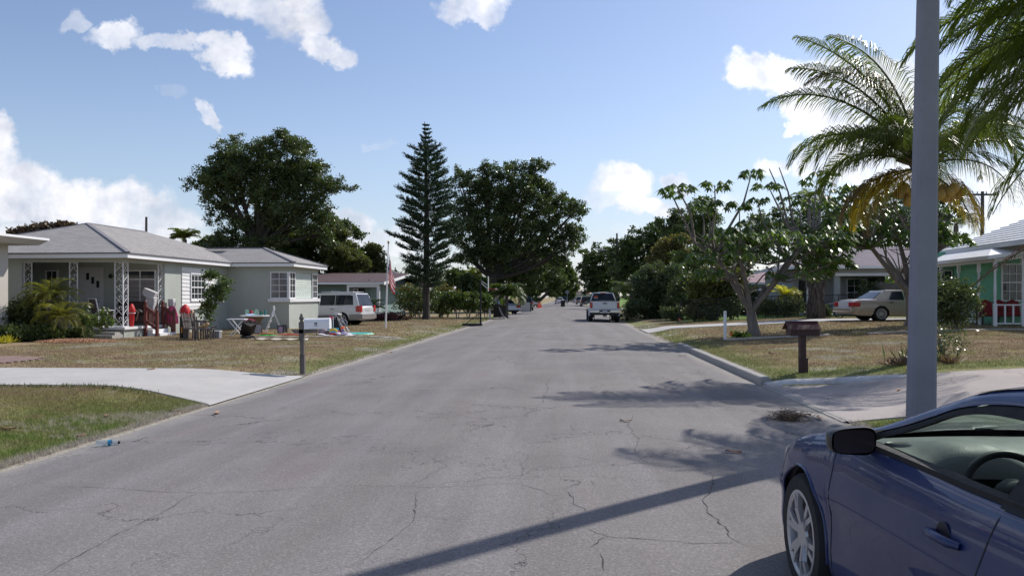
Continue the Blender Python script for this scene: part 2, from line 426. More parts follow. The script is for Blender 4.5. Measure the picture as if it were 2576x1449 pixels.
M['glass'] = m_glass(); M['glassblue'] = m_glass('car_glass', (.010, .013, .018), .07, .28)
M['glasslight'] = m_glass('curtained_glass', (.10, .10, .11), .15)
M['brick'] = m_brick('painted_bricks', (.60, .66, .62), (.30, .36, .33))
M['blind'] = plain('blinds', (.30, .28, .28), .7, 0, .1)
M['iron'] = plain('white_iron', (.74, .74, .76), .5, 0, .1)
M['redwood'] = plain('red_wood', (.16, .045, .035), .55, 0, .3, 8, .2); M['darkwood'] = plain('maroon_wood', (.045, .012, .012), .5, 0, .4, 10, .3, 30)
M['greywood'] = m_bark('weathered_wood', (.09, .08, .078), (.20, .18, .17), 14)
M['brownplastic'] = plain('brown_plastic', (.11, .09, .085), .6, 0, .25)
M['black'] = plain('black_stuff', (.012, .012, .014), .6, 0, .2); M['rubber'] = plain('tyre_rubber', (.018, .018, .02), .85, 0, .3, 12, .2)
M['darkmetal'] = plain('dark_metal', (.05, .05, .055), .4, .6, .2); M['metal'] = plain('aluminium', (.55, .56, .58), .35, .9, .15)
M['rim'] = plain('alloy_rim', (.50, .49, .50), .38, .55, .15, 12); M['chrome'] = plain('chrome', (.7, .7, .72), .15, 1.0, .05)
M['red'] = plain('red_cloth', (.55, .015, .02), .6, 0, .2); M['orange'] = plain('orange_plastic', (.9, .12, .02), .5); M['cone'] = plain('cone_red', (.85, .06, .02), .5)
M['blue'] = plain('blue_plastic', (.03, .22, .6), .5); M['cyan'] = plain('cyan_plastic', (.05, .45, .65), .45); M['yellow'] = plain('yellow_plastic', (.8, .55, .03), .5)
M['greenp'] = plain('green_hose', (.03, .45, .06), .45); M['redhose'] = plain('red_cord', (.5, .06, .03), .5)
M['cloth'] = plain('cream_cloth', (.62, .56, .50), .9, 0, .25, 5, .3); M['pink'] = plain('pink_cloth', (.7, .08, .2), .7)
M['brownsofa'] = plain('brown_leather', (.045, .02, .018), .5, 0, .3); M['greyplastic'] = plain('grey_plastic', (.25, .25, .27), .5)
M['mulch'] = plain('wood_chips', (.50, .27, .16), .9, 0, .5, 18, .3); M['deadleaf'] = plain('dead_leaf', (.30, .13, .07), .8, 0, .4, 12)
M['deadpale'] = plain('pale_leaf', (.45, .26, .16), .8, 0, .3, 12)
M['taillight'] = plain('tail_lamp', (.45, .01, .015), .15, 0, .2, spec=.8); M['lampclear'] = plain('clear_lamp', (.6, .6, .62), .1, 0, .1)
M['plate'] = plain('plate_white', (.5, .5, .52), .4)
M['trunk'] = m_bark('grey_bark', (.13, .11, .10), (.28, .245, .22), 6); M['trunkdark'] = m_bark('dark_bark', (.03, .026, .022), (.075, .065, .055), 6)
M['palmbark'] = m_bark('palm_bark', (.09, .08, .075), (.20, .18, .165), 5, 1); M['thatch'] = m_bark('dead_thatch', (.07, .058, .05), (.20, .17, .145), 16)
M['util'] = plain('utility_wood', (.09, .08, .08), .85, 0, .3)
M['bluecar'] = m_paint('blue_paint', (.0018, .016, .092), coat=.55, rough=.55, metal=0.0, dirt=.01)
M['whitecar'] = m_paint('white_car_paint', (.62, .63, .66), rough=.4, metal=0, dirt=.06, flake=False)
M['tancar'] = m_paint('tan_car_paint', (.40, .34, .27), rough=.35, metal=.3, dirt=.05); M['greycar'] = m_paint('grey_car_paint', (.22, .20, .20), rough=.5, metal=.1, flake=False)
M['blackcar'] = m_paint('black_car_paint', (.012, .013, .017), flake=False); M['silvercar'] = m_paint('silver_car_paint', (.42, .43, .45), metal=.5)
M['bluegreycar'] = m_paint('slate_car_paint', (.06, .09, .13), metal=.3)
M['lf_dark'] = leafmat('dark_leaves', (.028, .048, .018), (.09, .125, .038), .28)
M['lf_mid'] = leafmat('green_leaves', (.030, .055, .014), (.10, .135, .03), .32)
M['lf_ficus'] = leafmat('ficus_leaves', (.030, .052, .019), (.100, .135, .042), .30, .35, ((.17, .13, .05), .03))
M['lf_olive'] = leafmat('olive_leaves', (.046, .062, .020), (.135, .145, .042), .3)
M['lf_yellow'] = leafmat('yellowing_leaves', (.085, .085, .028), (.19, .155, .055), .35)
M['lf_gold'] = leafmat('gold_leaves', (.30, .28, .03), (.55, .50, .06), .4)
M['lf_sapling'] = leafmat('sapling_leaves', (.03, .06, .015), (.10, .14, .04), .35)
M['lf_pine'] = leafmat('pine_needles', (.012, .032, .018), (.040, .075, .030), .12, .6)
M['lf_umb'] = leafmat('umbrella_leaves', (.030, .065, .012), (.115, .175, .035), .35, .3)
M['lf_palm'] = leafmat('palm_leaflets', (.040, .066, .016), (.14, .17, .034), .46, .35)
M['lf_palmgold'] = leafmat('gold_leaflets', (.26, .19, .025), (.55, .38, .05), .5, .4)
M['lf_palmdry'] = leafmat('dry_leaflets', (.10, .065, .04), (.20, .14, .07), .25)
M['lf_purple'] = leafmat('purple_leaves', (.05, .015, .02), (.12, .04, .045), .25)
M['lf_red'] = leafmat('bromeliad_leaves', (.075, .03, .035), (.17, .11, .085), .25)
M['lf_bush'] = leafmat('bush_leaves', (.030, .055, .024), (.11, .135, .058), .28, .3)
M['lf_pygmy'] = leafmat('pygmy_leaflets', (.10, .115, .028), (.33, .31, .08), .4, .4)
M['lf_brown'] = leafmat('brown_leaves', (.075, .05, .035), (.14, .095, .06), .2)
M['coconut'] = plain('coconut_husk', (.42, .26, .06), .5, 0, .25, 10)
SUN_E = 3.9; SKY_S = .12; EXPO = 0.27
CLOUD_HI = (8.0, 7.9, 8.1); CLOUD_LO = (4.3, 4.6, 5.4); SKY_TINT = (.94, .90, .95); HORIZON = (3.3, 4.25, 5.7)
# ---------------------------------------------------------------- ground, road, drives
def in_drive(s, Y):
    tr = s - SR; tl = SL - s
    return ((tr > .35) & (tr < 13.5) & (Y > 11.2) & (Y < 14.4)) | ((tl > .4) & (tl < 14) & (Y > 14.3) & (Y < 16.3)) | \
           ((tr > .4) & (tr < 16.5) & (Y > 38.2) & (Y < 39.8))
def build_ground():
    ss = sorted(set([round(v, 3) for v in list(np.arange(-30, SL - 3, 1.0)) + list(np.arange(SL - 3, SL - .01, .2)) + [SL, SL + .05, SL + .3, -1, 0, 1, SR - .3, SR - .05, SR] +
                     list(np.arange(SR + .06, SR + 4, .2)) + list(np.arange(SR + 4, 30, .75)) + [-2500, -900, -400, -200, -120, -80, -55, -40, 36, 45, 60, 90, 130, 220, 420, 900, 2500]]))
    ys = sorted(set([round(v, 3) for v in list(np.arange(-8, 46, .4)) + list(np.arange(46, 90, 2)) + list(np.arange(90, 300, 10)) + [-600, -150, -50, -25, -14, 350, 450, 700, 1200, 2000, 3200]]))
    S, Y = np.meshgrid(ss, ys); X = S + SLOPE * Y; Z = gz(X, Y)
    inr = (S > SL + .1) & (S < SR - .1); Z = np.where(inr, Z - .25, Z)
    Z = np.where(in_drive(S, Y), Z - .12, Z)
    t = MB(); t.grid([[(X[i, j], Y[i, j], Z[i, j]) for j in range(len(ss))] for i in range(len(ys))])
    tag(t.build('ground', M['ground'], smooth=180, fixn=False), kind='structure')
build_ground()

def road():
    t = MB(); rows = []
    ys = list(np.arange(-30, 60, .35)) + list(np.arange(60, 420, 4))
    fr = np.linspace(0, 1, 21)
    for y in ys:
        jl = .07 * math.sin(y * 2.1) * math.sin(y * .73) + .05 * rnd.uniform(-1, 1) * (y < 60); jr = .03 * rnd.uniform(-1, 1)
        row = []
        for f in fr:
            s = SL + (SR - SL) * f
            if f == 0: s += jl
            if f == 1: s += jr
            X = s + SLOPE * y; z = -0.09 * ((s - SC) / ((SR - SL) / 2)) ** 2
            row.append((X, y, z + (.008 if 0 < f < 1 else -.004)))
        rows.append(row)
    t.grid(rows); tag(t.build('road', M['asphalt'], smooth=180, fixn=False), kind='structure')
road()

def sheet(name, bound_lo, bound_hi, srange, mat, dz, side, thick=.0, n=60, m=10):
    """a paved strip reaching away from the road: Y between bound_lo(t) and bound_hi(t) for t = distance from the edge"""
    ts = np.concatenate([np.linspace(srange[0], min(srange[0] + 1.5, srange[1]), 16), np.linspace(srange[0] + 1.5, srange[1], n)[1:]])
    rows = []
    for tt in ts:
        a, b = bound_lo(tt), bound_hi(tt); r = []
        for k in range(m + 1):
            y = a + (b - a) * k / m; s = (SL - tt) if side < 0 else (SR + tt); X = s + SLOPE * y
            r.append((X, y, gzf(X, y) + dz))
        r = [(r[0][0], r[0][1] - .02, r[0][2] - .15)] + r + [(r[-1][0], r[-1][1] + .02, r[-1][2] - .15)]
        rows.append(r)
    t = MB(); t.grid(rows); return tag(t.build(name, mat, smooth=30), kind='structure')
fl = lambda t, w, r: w * max(0, 1 - t / r) ** 2
sheet('driveway', lambda t: 13.6 - fl(t, 1.3, 3.0) + .02 * t, lambda t: 16.7 + .04 * t - 0 * fl(t, .2, 1), (0, 15), M['conc'], .022, -1)
sheet('driveway', lambda t: 10.95 - fl(t, .35, 1.2), lambda t: 14.75 + fl(t, .55, 1.0), (.02, 14), M['apron'], .022, 1)
sheet('driveway', lambda t: 37.6 - fl(t, .8, 2) , lambda t: 40.3 + fl(t, .6, 2), (.02, 17), M['conc'], .03, 1)
sheet('walkway', lambda t: 27.0 + .05 * math.sin(t), lambda t: 27.3 + .05 * math.sin(t), (1.6, 5.2), M['walk'], .05, 1, n=20, m=2)
sheet('walkway', lambda t: 26.75, lambda t: 27.0, (6.4, 13), M['walk'], .045, 1, n=20, m=2)
def lwalk():
    a, b = G(640, 849), G(1008, 852); t = MB(); rows = []
    for i in range(41):
        p = a.lerp(b, i / 40); rows.append([(p.x, p.y - .14, gzf(p.x, p.y) - .05), (p.x, p.y - .13, gzf(p.x, p.y) + .035 + .008 * math.sin(i * 1.7)), (p.x, p.y + .13, gzf(p.x, p.y) + .035), (p.x, p.y + .14, gzf(p.x, p.y) - .05)])
    t.grid(rows); tag(t.build('walkway', M['walk'], smooth=30), kind='structure')
lwalk()
# kerb between the two drives on the right, and its rounded return along the near drive
def kerb():
    prof = [(-.01, -.06), (0, .115), (.02, .135), (.15, .145), (.17, .12), (.175, -.06)]
    rows = []
    for i in range(61):
        y = 15.25 + (26.9 - 15.25) * i / 60; rows.append([(SR + .0 + dx + SLOPE * y, y, -.085 + dz + rnd.uniform(-.003, .003)) for dx, dz in prof])
    t = MB(); t.grid(rows); n = len(prof)
    t.add(rows[0], [tuple(range(n))]); t.add(rows[-1], [tuple(range(n))[::-1]])
    return tag(t.build('kerb', M['kerb'], smooth=30), 'grey concrete kerb running beside the right lawn from the near driveway to the walkway', 'kerb')
kerb()
def kerb_return():
    t = MB(); rows = []
    for i in range(21):
        f = i / 20; s = SR + .02 + 2.9 * f; y = 14.98 + .10 * (1 - f) - .12 * f; X = s + SLOPE * y
        h = .13 * (1 - f ** 3) * min(1, .55 + 3 * f); w = .11
        z0 = gzf(X, y - .3)
        rows.append([(X, y + w * math.cos(a) * 1.3, z0 - .03 + (h + .03) * math.sin(a)) for a in np.linspace(PI, 0, 8)])
    t.grid(rows); t.add(rows[0], [tuple(range(8))])
    tag(t.build('kerb_end', M['wornwhite'], smooth=60), 'rounded kerb return with worn white paint at the near driveway corner', 'kerb')
kerb_return()
def gutter():
    t = MB(); rows = []
    for i in range(50):
        y = 10.7 + 4.5 * i / 49
        rows.append([(SR + dx + SLOPE * y, y, -.088 + dz) for dx, dz in ((-.04, -.02), (-.03, .008 + .004 * rnd.random()), (.06, .03), (.10, .03), (.11, -.03))])
    t.grid(rows); tag(t.build('gutter', M['kerb'], smooth=30), kind='structure')
gutter()
# round patch of red pavers at the far left
def pavers():
    c = Vector((-12.9, 19.0, 0)); t = MB()
    for i in range(-7, 8):
        for j in range(-10, 11):
            px, py = i * .23 + (.115 if j % 2 else 0), j * .125
            if (px / 1.5) ** 2 + (py / 1.2) ** 2 < 1: t.box((c.x + px, c.y + py, gzf(c.x + px, c.y + py) + .012), (.215, .11, .04), 0)
    tag(t.build('paver_patch', plain('paver_red', (.30, .20, .18), .85, 0, .35, 4, .3), bevel=0), 'round patch of red brick pavers set in the left lawn', 'paving')
pavers()

def sand(name, c, r, label):
    pass

# ---------------------------------------------------------------- grass blades
def blades(n_try, box, dens, hgt, wid, name):
    s = nr.uniform(box[0], box[1], n_try); y = nr.uniform(box[2], box[3], n_try)
    X = s + SLOPE * y
    keep = (np.abs(X) < .66 * y + .8)
    tr = s - SR; tl = SL - s
    keep &= ~((tl > -.1) & (y > 13.5 - 1.2 * np.maximum(0, 1 - np.maximum(tl, 0) / 3) ** 2) & (y < 16.75 + .04 * np.maximum(tl, 0)))
    keep &= ~((tr > -.1) & (y > 10.7) & (y < 15.25)); keep &= ~((tr > -.1) & (tr < .2) & (y > 15) & (y < 27))
    keep &= ~((tr > 0) & (y > 37.2) & (y < 40.6)); keep &= ~(((X + 12.9) / 1.5) ** 2 + ((y - 19) / 1.2) ** 2 < 1)
    keep &= (tl > .02) | (tr > .02)
    # stay off the two house slabs
    keep &= ~((X < -9.9) & (y > 37.6)); keep &= ~((X < -13.6) & (y > 29.5))
    # thinner on the bald places
    k2 = np.sin(X * 1.9 + 1.3 * np.sin(y * 1.1)) * np.sin(y * 1.5 + X * .8)
    keep &= nr.uniform(0, 1, n_try) < np.where(k2 > .55, .45, 1.0)
    X = X[keep]; y = y[keep]; n = len(X); e = np.minimum(np.abs(tl[keep]), np.abs(tr[keep]))
    Z = gz(X, y)
    a = nr.uniform(0, 2 * PI, n); h = hgt * nr.uniform(.4, 1.25, n) * np.where(e < .7, 1.15, 1) * (1 + .6 * (nr.uniform(0, 1, n) > .97))
    w = wid * nr.uniform(.6, 1.3, n); lean = h * nr.uniform(.15, 1.15, n); b = nr.uniform(0, 2 * PI, n)
    dx = np.cos(a) * w / 2; dy = np.sin(a) * w / 2
    V = np.zeros((n, 3, 3)); V[:, 0] = np.stack([X - dx, y - dy, Z - .005], 1); V[:, 1] = np.stack([X + dx, y + dy, Z - .005], 1)
    V[:, 2] = np.stack([X + np.cos(b) * lean, y + np.sin(b) * lean, Z + h], 1)
    tag(quads(name, V, M['grass'], nv=3), kind='stuff')
blades(330000, (-13, -5.4, 7.0, 14.0), 1, .040, .007, 'grass')
blades(150000, (-17, -5.4, 16.6, 31), 1, .034, .014, 'grass')
blades(60000, (-16, -5.4, 31, 60), 1, .045, .03, 'grass')
blades(170000, (3.7, 15, 15.1, 27.5), 1, .034, .013, 'grass')
blades(70000, (3.7, 17, 26.5, 45), 1, .042, .028, 'grass')
blades(60000, (3.7, 8.0, 7.6, 10.75), 1, .05, .008, 'grass')
# weeds leaning over the near edge of the left drive
def weeds():
    V = []
    for k in range(600):
        tt = rnd.uniform(1.2, 7.5); y = 13.55 - fl(tt, 1.3, 3.0) - rnd.uniform(0, .35); X = SL - tt + SLOPE * y
        p = np.array([[X, y, gzf(X, y)]]); 
        for j in range(3):
            d = np.array([[rnd.uniform(-.8, .8), rnd.uniform(-.2, .8), rnd.uniform(.5, 1.6)]])
            V.append(leaf_quads(p, d, rnd.uniform(.04, .11), .009))
    tag(quads('weeds', np.concatenate(V), M['lf_olive']), kind='stuff')
weeds()

# ---------------------------------------------------------------- sky, sun, camera
SUN_AZ = math.atan2(.755, .656); SUN_EL = R(43)
sd = Vector((math.sin(SUN_AZ) * math.cos(SUN_EL), math.cos(SUN_AZ) * math.cos(SUN_EL), math.sin(SUN_EL)))
sl = bpy.data.lights.new('sun', 'SUN'); sl.energy = SUN_E; sl.angle = R(.55); sl.color = (1, .95, .87)
so = bpy.data.objects.new('sun', sl); COL.objects.link(so); so.rotation_euler = (-sd).to_track_quat('-Z', 'Y').to_euler()
so.location = (30, 30, 60)

def sky():
    w = bpy.data.worlds.new('World'); scene.world = w; w.use_nodes = True; t = NT(w.node_tree)
    sk = t.n('ShaderNodeTexSky', {'sky_type': 'NISHITA', 'sun_disc': False, 'sun_elevation': SUN_EL, 'sun_rotation': SUN_AZ, 'altitude': 0, 'air_density': 1.0, 'dust_density': .6, 'ozone_density': 1.4})
    d = t.n('ShaderNodeTexCoord').outputs['Generated']; x, y, z = t.sep(d)[:3]
    yy = t.math('MAXIMUM', y, .02); u = t.math('DIVIDE', x, yy); v = t.math('DIVIDE', z, yy)
    uv = t.comb(u, v, 0.0)
    wz = t.vm('SCALE', t.vm('SUBTRACT', t.noise(uv, 9, 5, .62, out=1), (.5, .5, .5)), scale=.10)
    wz2 = t.vm('SCALE', t.vm('SUBTRACT', t.noise(uv, 38, 4, .6, out=1), (.5, .5, .5)), scale=.022)
    q = t.vm('ADD', uv, t.vm('ADD', wz, wz2))
    # (x, y, rx, ry, tilt deg, density)
    CL = [(40,470,120,95,0,1),(-30,360,80,60,0,1),(150,520,110,70,0,1),(300,520,150,62,0,.95),(420,560,110,50,0,.9),(220,600,330,55,0,.85),(60,640,260,80,0,.8),
          (295,75,75,34,-8,.75),(190,48,46,24,0,.45),(430,100,85,26,12,.7),(555,135,85,34,18,.85),(640,25,130,62,8,.8),(760,20,70,55,0,1),(800,95,62,38,38,.95),(850,135,50,34,20,.8),
          (518,282,52,22,42,.75),(428,225,30,18,0,.22),(1190,6,90,32,0,.85),(890,590,95,60,20,.85),(850,560,40,40,0,.8),(975,610,90,40,0,.7),(1040,580,60,30,0,.5),
          (1555,465,88,52,0,1),(1610,525,85,26,0,.95),(1520,500,50,40,0,.5),(1702,452,42,26,0,.8),(1720,520,60,24,0,.4),
          (1900,190,90,52,0,1.2),(1990,215,115,56,0,1.2),(2110,215,130,64,0,1.2),(2230,190,110,60,0,1.2),(2050,300,95,60,30,1.1),(2140,350,120,70,20,1.1),(2240,300,110,80,0,1),(1990,345,30,16,0,.7),
          (1930,425,55,32,0,.85),(2060,420,80,50,0,.8),(2200,420,160,70,0,.85),(2470,500,220,90,0,.75),(2560,250,120,120,0,.5),(1800,520,60,20,0,.35),(950,372,40,14,0,.18),(1650,640,500,60,0,.28)]
    mx = None
    for (cx, cy, rx, ry, tl, dn) in CL:
        c = ((cx - CX) / F, -(cy - HY) / F, 0)
        dlt = t.vm('SUBTRACT', q, c)
        if tl: dlt = t.n('ShaderNodeVectorRotate', {'rotation_type': 'Z_AXIS'}, Vector=dlt, Angle=R(tl)).outputs[0]
        L = t.vm('LENGTH', t.vm('MULTIPLY', dlt, (F / rx, F / ry, 0)))
        e = t.mr(L, 1.18, .74, 0, dn, True)
        mx = e if mx is None else t.math('MAXIMUM', mx, e)
    # the rest of the sky behind the photographer: loose fair-weather cloud
    back = t.math('MULTIPLY', t.mr(t.noise(d, 3.2, 5, .6), .54, .68, 0, .9, True), t.math('LESS_THAN', y, .45))
    high = t.math('MULTIPLY', t.mr(t.noise(d, 4.2, 5, .6), .55, .66, 0, .8, True), t.math('GREATER_THAN', v, .48))
    m = t.math('MAXIMUM', mx, t.math('MAXIMUM', back, high))
    tex = t.noise(uv, 24, 5, .6)
    cov = t.math('MULTIPLY', m, t.mr(tex, .26, .52, .45, 1.0), clamp=True)
    # lit tops, greyer bellies
    body = t.mr(t.noise(t.vm('ADD', uv, (0.012, -.014, 0)), 13, 4, .6), .35, .66)
    ccol = t.mix(body, (*CLOUD_LO, 1), (*CLOUD_HI, 1))
    tosun = t.vm('DOT_PRODUCT', d, tuple(sd))
    glow = t.mr(tosun, .55, .98, 1.0, 1.45)
    ccol = t.vm('SCALE', ccol, scale=glow)
    cool = t.vm('MULTIPLY', sk.outputs[0], SKY_TINT)
    pale = t.mix(t.mr(z, .30, .0, 0.0, .42, True), cool, (*HORIZON, 1))
    col = t.mix(cov, pale, ccol)
    bg = t.n('ShaderNodeBackground', Color=col, Strength=SKY_S)
    t.nt.links.new(bg.outputs[0], t.n('ShaderNodeOutputWorld').inputs[0])
    w.cycles.sampling_method = 'MANUAL'; w.cycles.sample_map_resolution = 512
sky()
cam = bpy.data.cameras.new('camera'); cam.sensor_width = 36; cam.lens = 36 * F / 2576; cam.shift_y = (HY - 724.5) / 2576; cam.clip_end = 6000; cam.clip_start = .05
co = bpy.data.objects.new('camera', cam); COL.objects.link(co); co.location = (0, 0, EYE); co.rotation_euler = (R(90), 0, 0)
scene.camera = co
scene.view_settings.view_transform = 'Standard'; scene.view_settings.look = 'None'; scene.view_settings.exposure = EXPO; scene.view_settings.gamma = 1
scene.render.engine = 'CYCLES'; scene.cycles.max_bounces = 6; scene.cycles.transparent_max_bounces = 12; scene.cycles.diffuse_bounces = 3
# ---------------------------------------------------------------- houses
def hip_roof(x0, x1, y0, y1, ze, pitch, along='y', thick=.02):
    """faces of a hip roof over a rectangle at eave height ze"""
    t = MB()
    if along == 'y':
        w = (x1 - x0) / 2; xm = (x0 + x1) / 2; zr = ze + w * pitch
        a, b = (xm, y0 + w, zr), (xm, y1 - w, zr)
        c = [(x0, y0, ze), (x1, y0, ze), (x1, y1, ze), (x0, y1, ze)]
        fs = [(0, 1, 4), (1, 2, 5, 4), (2, 3, 5), (3, 0, 4, 5), (0, 3, 2, 1)]
    else:
        w = (y1 - y0) / 2; ym = (y0 + y1) / 2; zr = ze + w * pitch
        a, b = (x0 + w, ym, zr), (x1 - w, ym, zr)
        c = [(x0, y0, ze), (x1, y0, ze), (x1, y1, ze), (x0, y1, ze)]
        fs = [(0, 1, 5, 4), (1, 2, 5), (2, 3, 4, 5), (3, 0, 4), (0, 3, 2, 1)]
    t.add(c + [a, b], fs); return t, a, b

def window(parent, M0, w, h, cols, rows_, glass, frame=.05, depth=.06, bar=.022, name='window', split=None, mf=None):
    """window in its own plane: M0 maps (u right, w outward, v up) with u in 0..w, v in 0..h"""
    mf = mf or M['whiteclean']
    f = MB()
    f.bb((0, -.02, 0), (frame, depth, h)); f.bb((w - frame, -.02, 0), (w, depth, h)); f.bb((frame, -.02, 0), (w - frame, depth, frame)); f.bb((frame, -.02, h - frame), (w - frame, depth, h))
    iw, ih = w - 2 * frame, h - 2 * frame
    if split: f.bb((frame, -.01, h * split - .025), (w - frame, depth * .8, h * split + .025))
    o = f.build(name, mf, parent); o.matrix_local = M0
    b = MB()
    for i in range(1, cols): x = frame + iw * i / cols; b.bb((x - bar / 2, .01, frame), (x + bar / 2, .035, h - frame))
    for j in range(1, rows_): z = frame + ih * j / rows_; b.bb((frame, .012, z - bar / 2), (w - frame, .033, z + bar / 2))
    if cols > 1 or rows_ > 1: b.build('muntins', mf, o)
    g = MB(); g.bb((frame * .6, -.01, frame * .6), (w - frame * .6, .006, h - frame * .6)); g.build('pane', glass, o)
    return o
def facing_cam(x, y, z):   # window plane in a wall facing -y (local), u along +x
    return Matrix(((1, 0, 0, x), (0, -1, 0, y), (0, 0, 1, z), (0, 0, 0, 1))) @ Matrix.Identity(4)
def facing_street(x, y, z):  # wall facing +x, u along +y
    return Matrix(((0, 1, 0, x), (1, 0, 0, y), (0, 0, 1, z), (0, 0, 0, 1)))
def facing_left(x, y, z):  # wall facing -x, u along -y
    return Matrix(((0, -1, 0, x), (-1, 0, 0, y), (0, 0, 1, z), (0, 0, 0, 1)))

def sage_house():
    H = thing('house', 'sage green house with grey hip roof and open corner porch left of the street', 'house', (-14.45, 29.65, 0), rz=-math.atan(.09))
    zc = 3.03
    w = MB()
    # main block walls: front (camera side) from the porch pier to the far left, back wall, street wall beyond the porch
    w.bb((-8.3, 0, 0), (-4.05, .2, zc)); w.bb((-8.3, 0.2, 0), (-8.1, 12.9, zc)); w.bb((-8.1, 12.7, 0), (-.2, 12.9, zc))
    # porch back wall
    w.bb((-5.75, 2.9, .3), (-.2, 3.1, zc)); w.bb((-5.95, .2, 0), (-5.75, 3.1, zc))
    # street wall (a=0) from 2.9 to 8.65 with opening for the window panel
    w.bb((-.2, 2.9, 0), (0, 4.25, zc)); w.bb((-.2, 4.25, 0), (0, 7.2, 1.1)); w.bb((-.2, 4.25, 2.86), (0, 7.2, zc)); w.bb((-.2, 7.2, 0), (0, 8.65, zc)); w.bb((-.2, 4.25, 1.1), (-.12, 7.2, 2.86))
    # wing
    w.bb((0, 8.65, 0), (2.10, 8.85, zc)); w.bb((2.10, 8.65, 0), (3.05, 8.85, 1.36)); w.bb((2.10, 8.65, 2.80), (3.05, 8.85, zc))
    w.bb((2.85, 8.85, 0), (3.05, 12.85, 1.36)); w.bb((2.85, 8.85, 2.80), (3.05, 12.85, zc)); w.bb((2.70, 8.85, 1.36), (2.80, 12.85, 2.80)); w.bb((2.1, 8.86, 1.36), (2.70, 8.95, 2.80))
    w.bb((0, 12.65, 0), (2.85, 12.85, zc))
    # porch beam
    w.bb((-5.75, 0.02, 2.90), (-.02, .18, zc - .002)); w.bb((-.18, .18, 2.90), (-.02, 2.9, zc - .002))
    w.build('wall', M['sage'], H)
    s = MB(); s.bb((-8.6, -.33, zc), (.33, 13.1, zc + .03)); s.bb((.33, 8.33, zc), (3.38, 13.1, zc + .03)); s.build('soffit', M['soffit'], H)
    # roof
    t, a, b = hip_roof(-8.68, .40, -.40, 13.25, 3.235, .335)
    rf = t.build('roof', M['shingle'], H)
    t2 = MB(); t2.add([(-4, 8.25, 3.235 ), (3.46, 8.25, 3.235), (3.46, 13.25, 3.235), (-4, 13.25, 3.235), (.96, 10.75, 4.07), (-4, 10.75, 4.07)], [(0, 1, 4, 5), (1, 2, 4), (2, 3, 5, 4), (0, 3, 2, 1)])
    t2.build('wing_roof', M['shingle'], rf)
    cap = MB()
    for p, q in (((.40, -.40, 3.25), a), ((-8.68, -.40, 3.25), a), (a, b), ((3.46, 8.25, 3.25), (.96, 10.75, 4.08)), ((3.46, 13.25, 3.25), (.96, 10.75, 4.08)), ((.96, 10.75, 4.08), (-3.0, 10.75, 4.08))): cap.bar(p, q, .16, .04)
    cap.build('ridge_cap', plain('cap_shingle', (.24, .23, .25), .9, 0, .3, 8), rf)
    vt = MB(); vt.box((-1.2, 10.2, 4.06), (1.1, .25, .07)); vt.build('roof_vent', M['darkmetal'], rf)
    f = MB()
    f.bb((-8.64, -.36, 3.04), (.36, -.33, 3.19)); f.bb((.33, -.33, 3.04), (.36, 8.29, 3.19)); f.bb((.36, 8.29, 3.04), (3.42, 8.32, 3.19)); f.bb((3.39, 8.32, 3.04), (3.42, 13.2, 3.19))
    f.build('fascia', M['whiteclean'], H)
    d = MB(); d.bb((-8.68, -.395, 3.192), (.40, -.34, 3.232)); d.bb((.34, -.34, 3.192), (.40, 8.25, 3.232)); d.bb((.40, 8.255, 3.192), (3.46, 8.31, 3.232)); d.bb((3.40, 8.31, 3.192), (3.46, 13.2, 3.232))
    d.build('drip_edge', M['darkedge'], H)
    # porch slab
    p = MB(); p.bb((-4.05, .03, 0), (-.02, .2, .38)); p.bb((-.2, .2, 0), (-.02, 2.88, .38)); p.bb((-5.7, .2, .30), (-.2, 2.88, .385)); p.build('porch_base', M['sage'], H)
    e = MB(); e.bb((-4.05, -.05, .385), (.06, 2.9, .475)); e.bb((-5.7, .21, .386), (-4.05, 2.9, .47)); e.build('porch_floor', M['white'], H)
    # iron posts: two rails with scrolls between
    def post(x, y, ax):
        t = MB(); z0, z1 = .475, 2.90; w_ = .155
        P_ = (lambda u, z: (x + u, y, z)) if ax == 'x' else (lambda u, z: (x, y + u, z))
        for u in (-w_, w_): t.bar(P_(u, z0), P_(u, z1), .028)
        n = 6; hh = (z1 - z0) / n
        for k in range(n):
            za = z0 + k * hh
            pts = []
            for i in range(12):                         # scroll
                an = -PI / 2 + i * 1.9 * PI / 11; r = .085 * (1 - i / 16)
                pts.append(P_(.045 + r * math.cos(an), za + hh * .78 + r * math.sin(an)))
            t.tube([P_(-w_, za + .02), P_(-.06, za + hh * .38)] + pts, .010, 5)
            t.tube([P_(w_, za + .02), P_(0.03, za + hh * .38), P_(-.1, za + hh * .72), P_(-w_, za + hh * .95)], .008, 5)
        t.bar(P_(-w_, z0 + .012), P_(w_, z0 + .012), .04, .02); t.bar(P_(-w_, z1 - .012), P_(w_, z1 - .012), .04, .02)
        t.build('porch_post', M['iron'], H)
    post(-3.87, .1, 'x'); post(-2.05, .1, 'x'); post(-.26, .1, 'x'); post(-.1, .27, 'y'); post(-.1, 2.72, 'y')
    # door
    dr = MB(); dr.bb((-3.62, 2.84, .48), (-2.72, 2.895, 2.75)); D = dr.build('door', M['offwhite'], H)
    fr = MB(); fr.bb((-3.70, 2.86, .475), (-3.62, 2.9, 2.83)); fr.bb((-2.72, 2.86, .475), (-2.64, 2.9, 2.83)); fr.bb((-3.62, 2.86, 2.75), (-2.72, 2.9, 2.83)); fr.build('door_frame', M['offwhite'], D)
    for i in range(3):
        l = MB(); l.bb((-3.34 + i * .22, 2.825, 2.30 - i * .16), (-3.22 + i * .22, 2.84, 2.58 - i * .16)); l.build('door_light', M['glass'], D)
    k = MB(); k.ell((-2.80, 2.80, 1.40), (.03, .03, .03)); k.build('door_knob', M['darkmetal'], D)
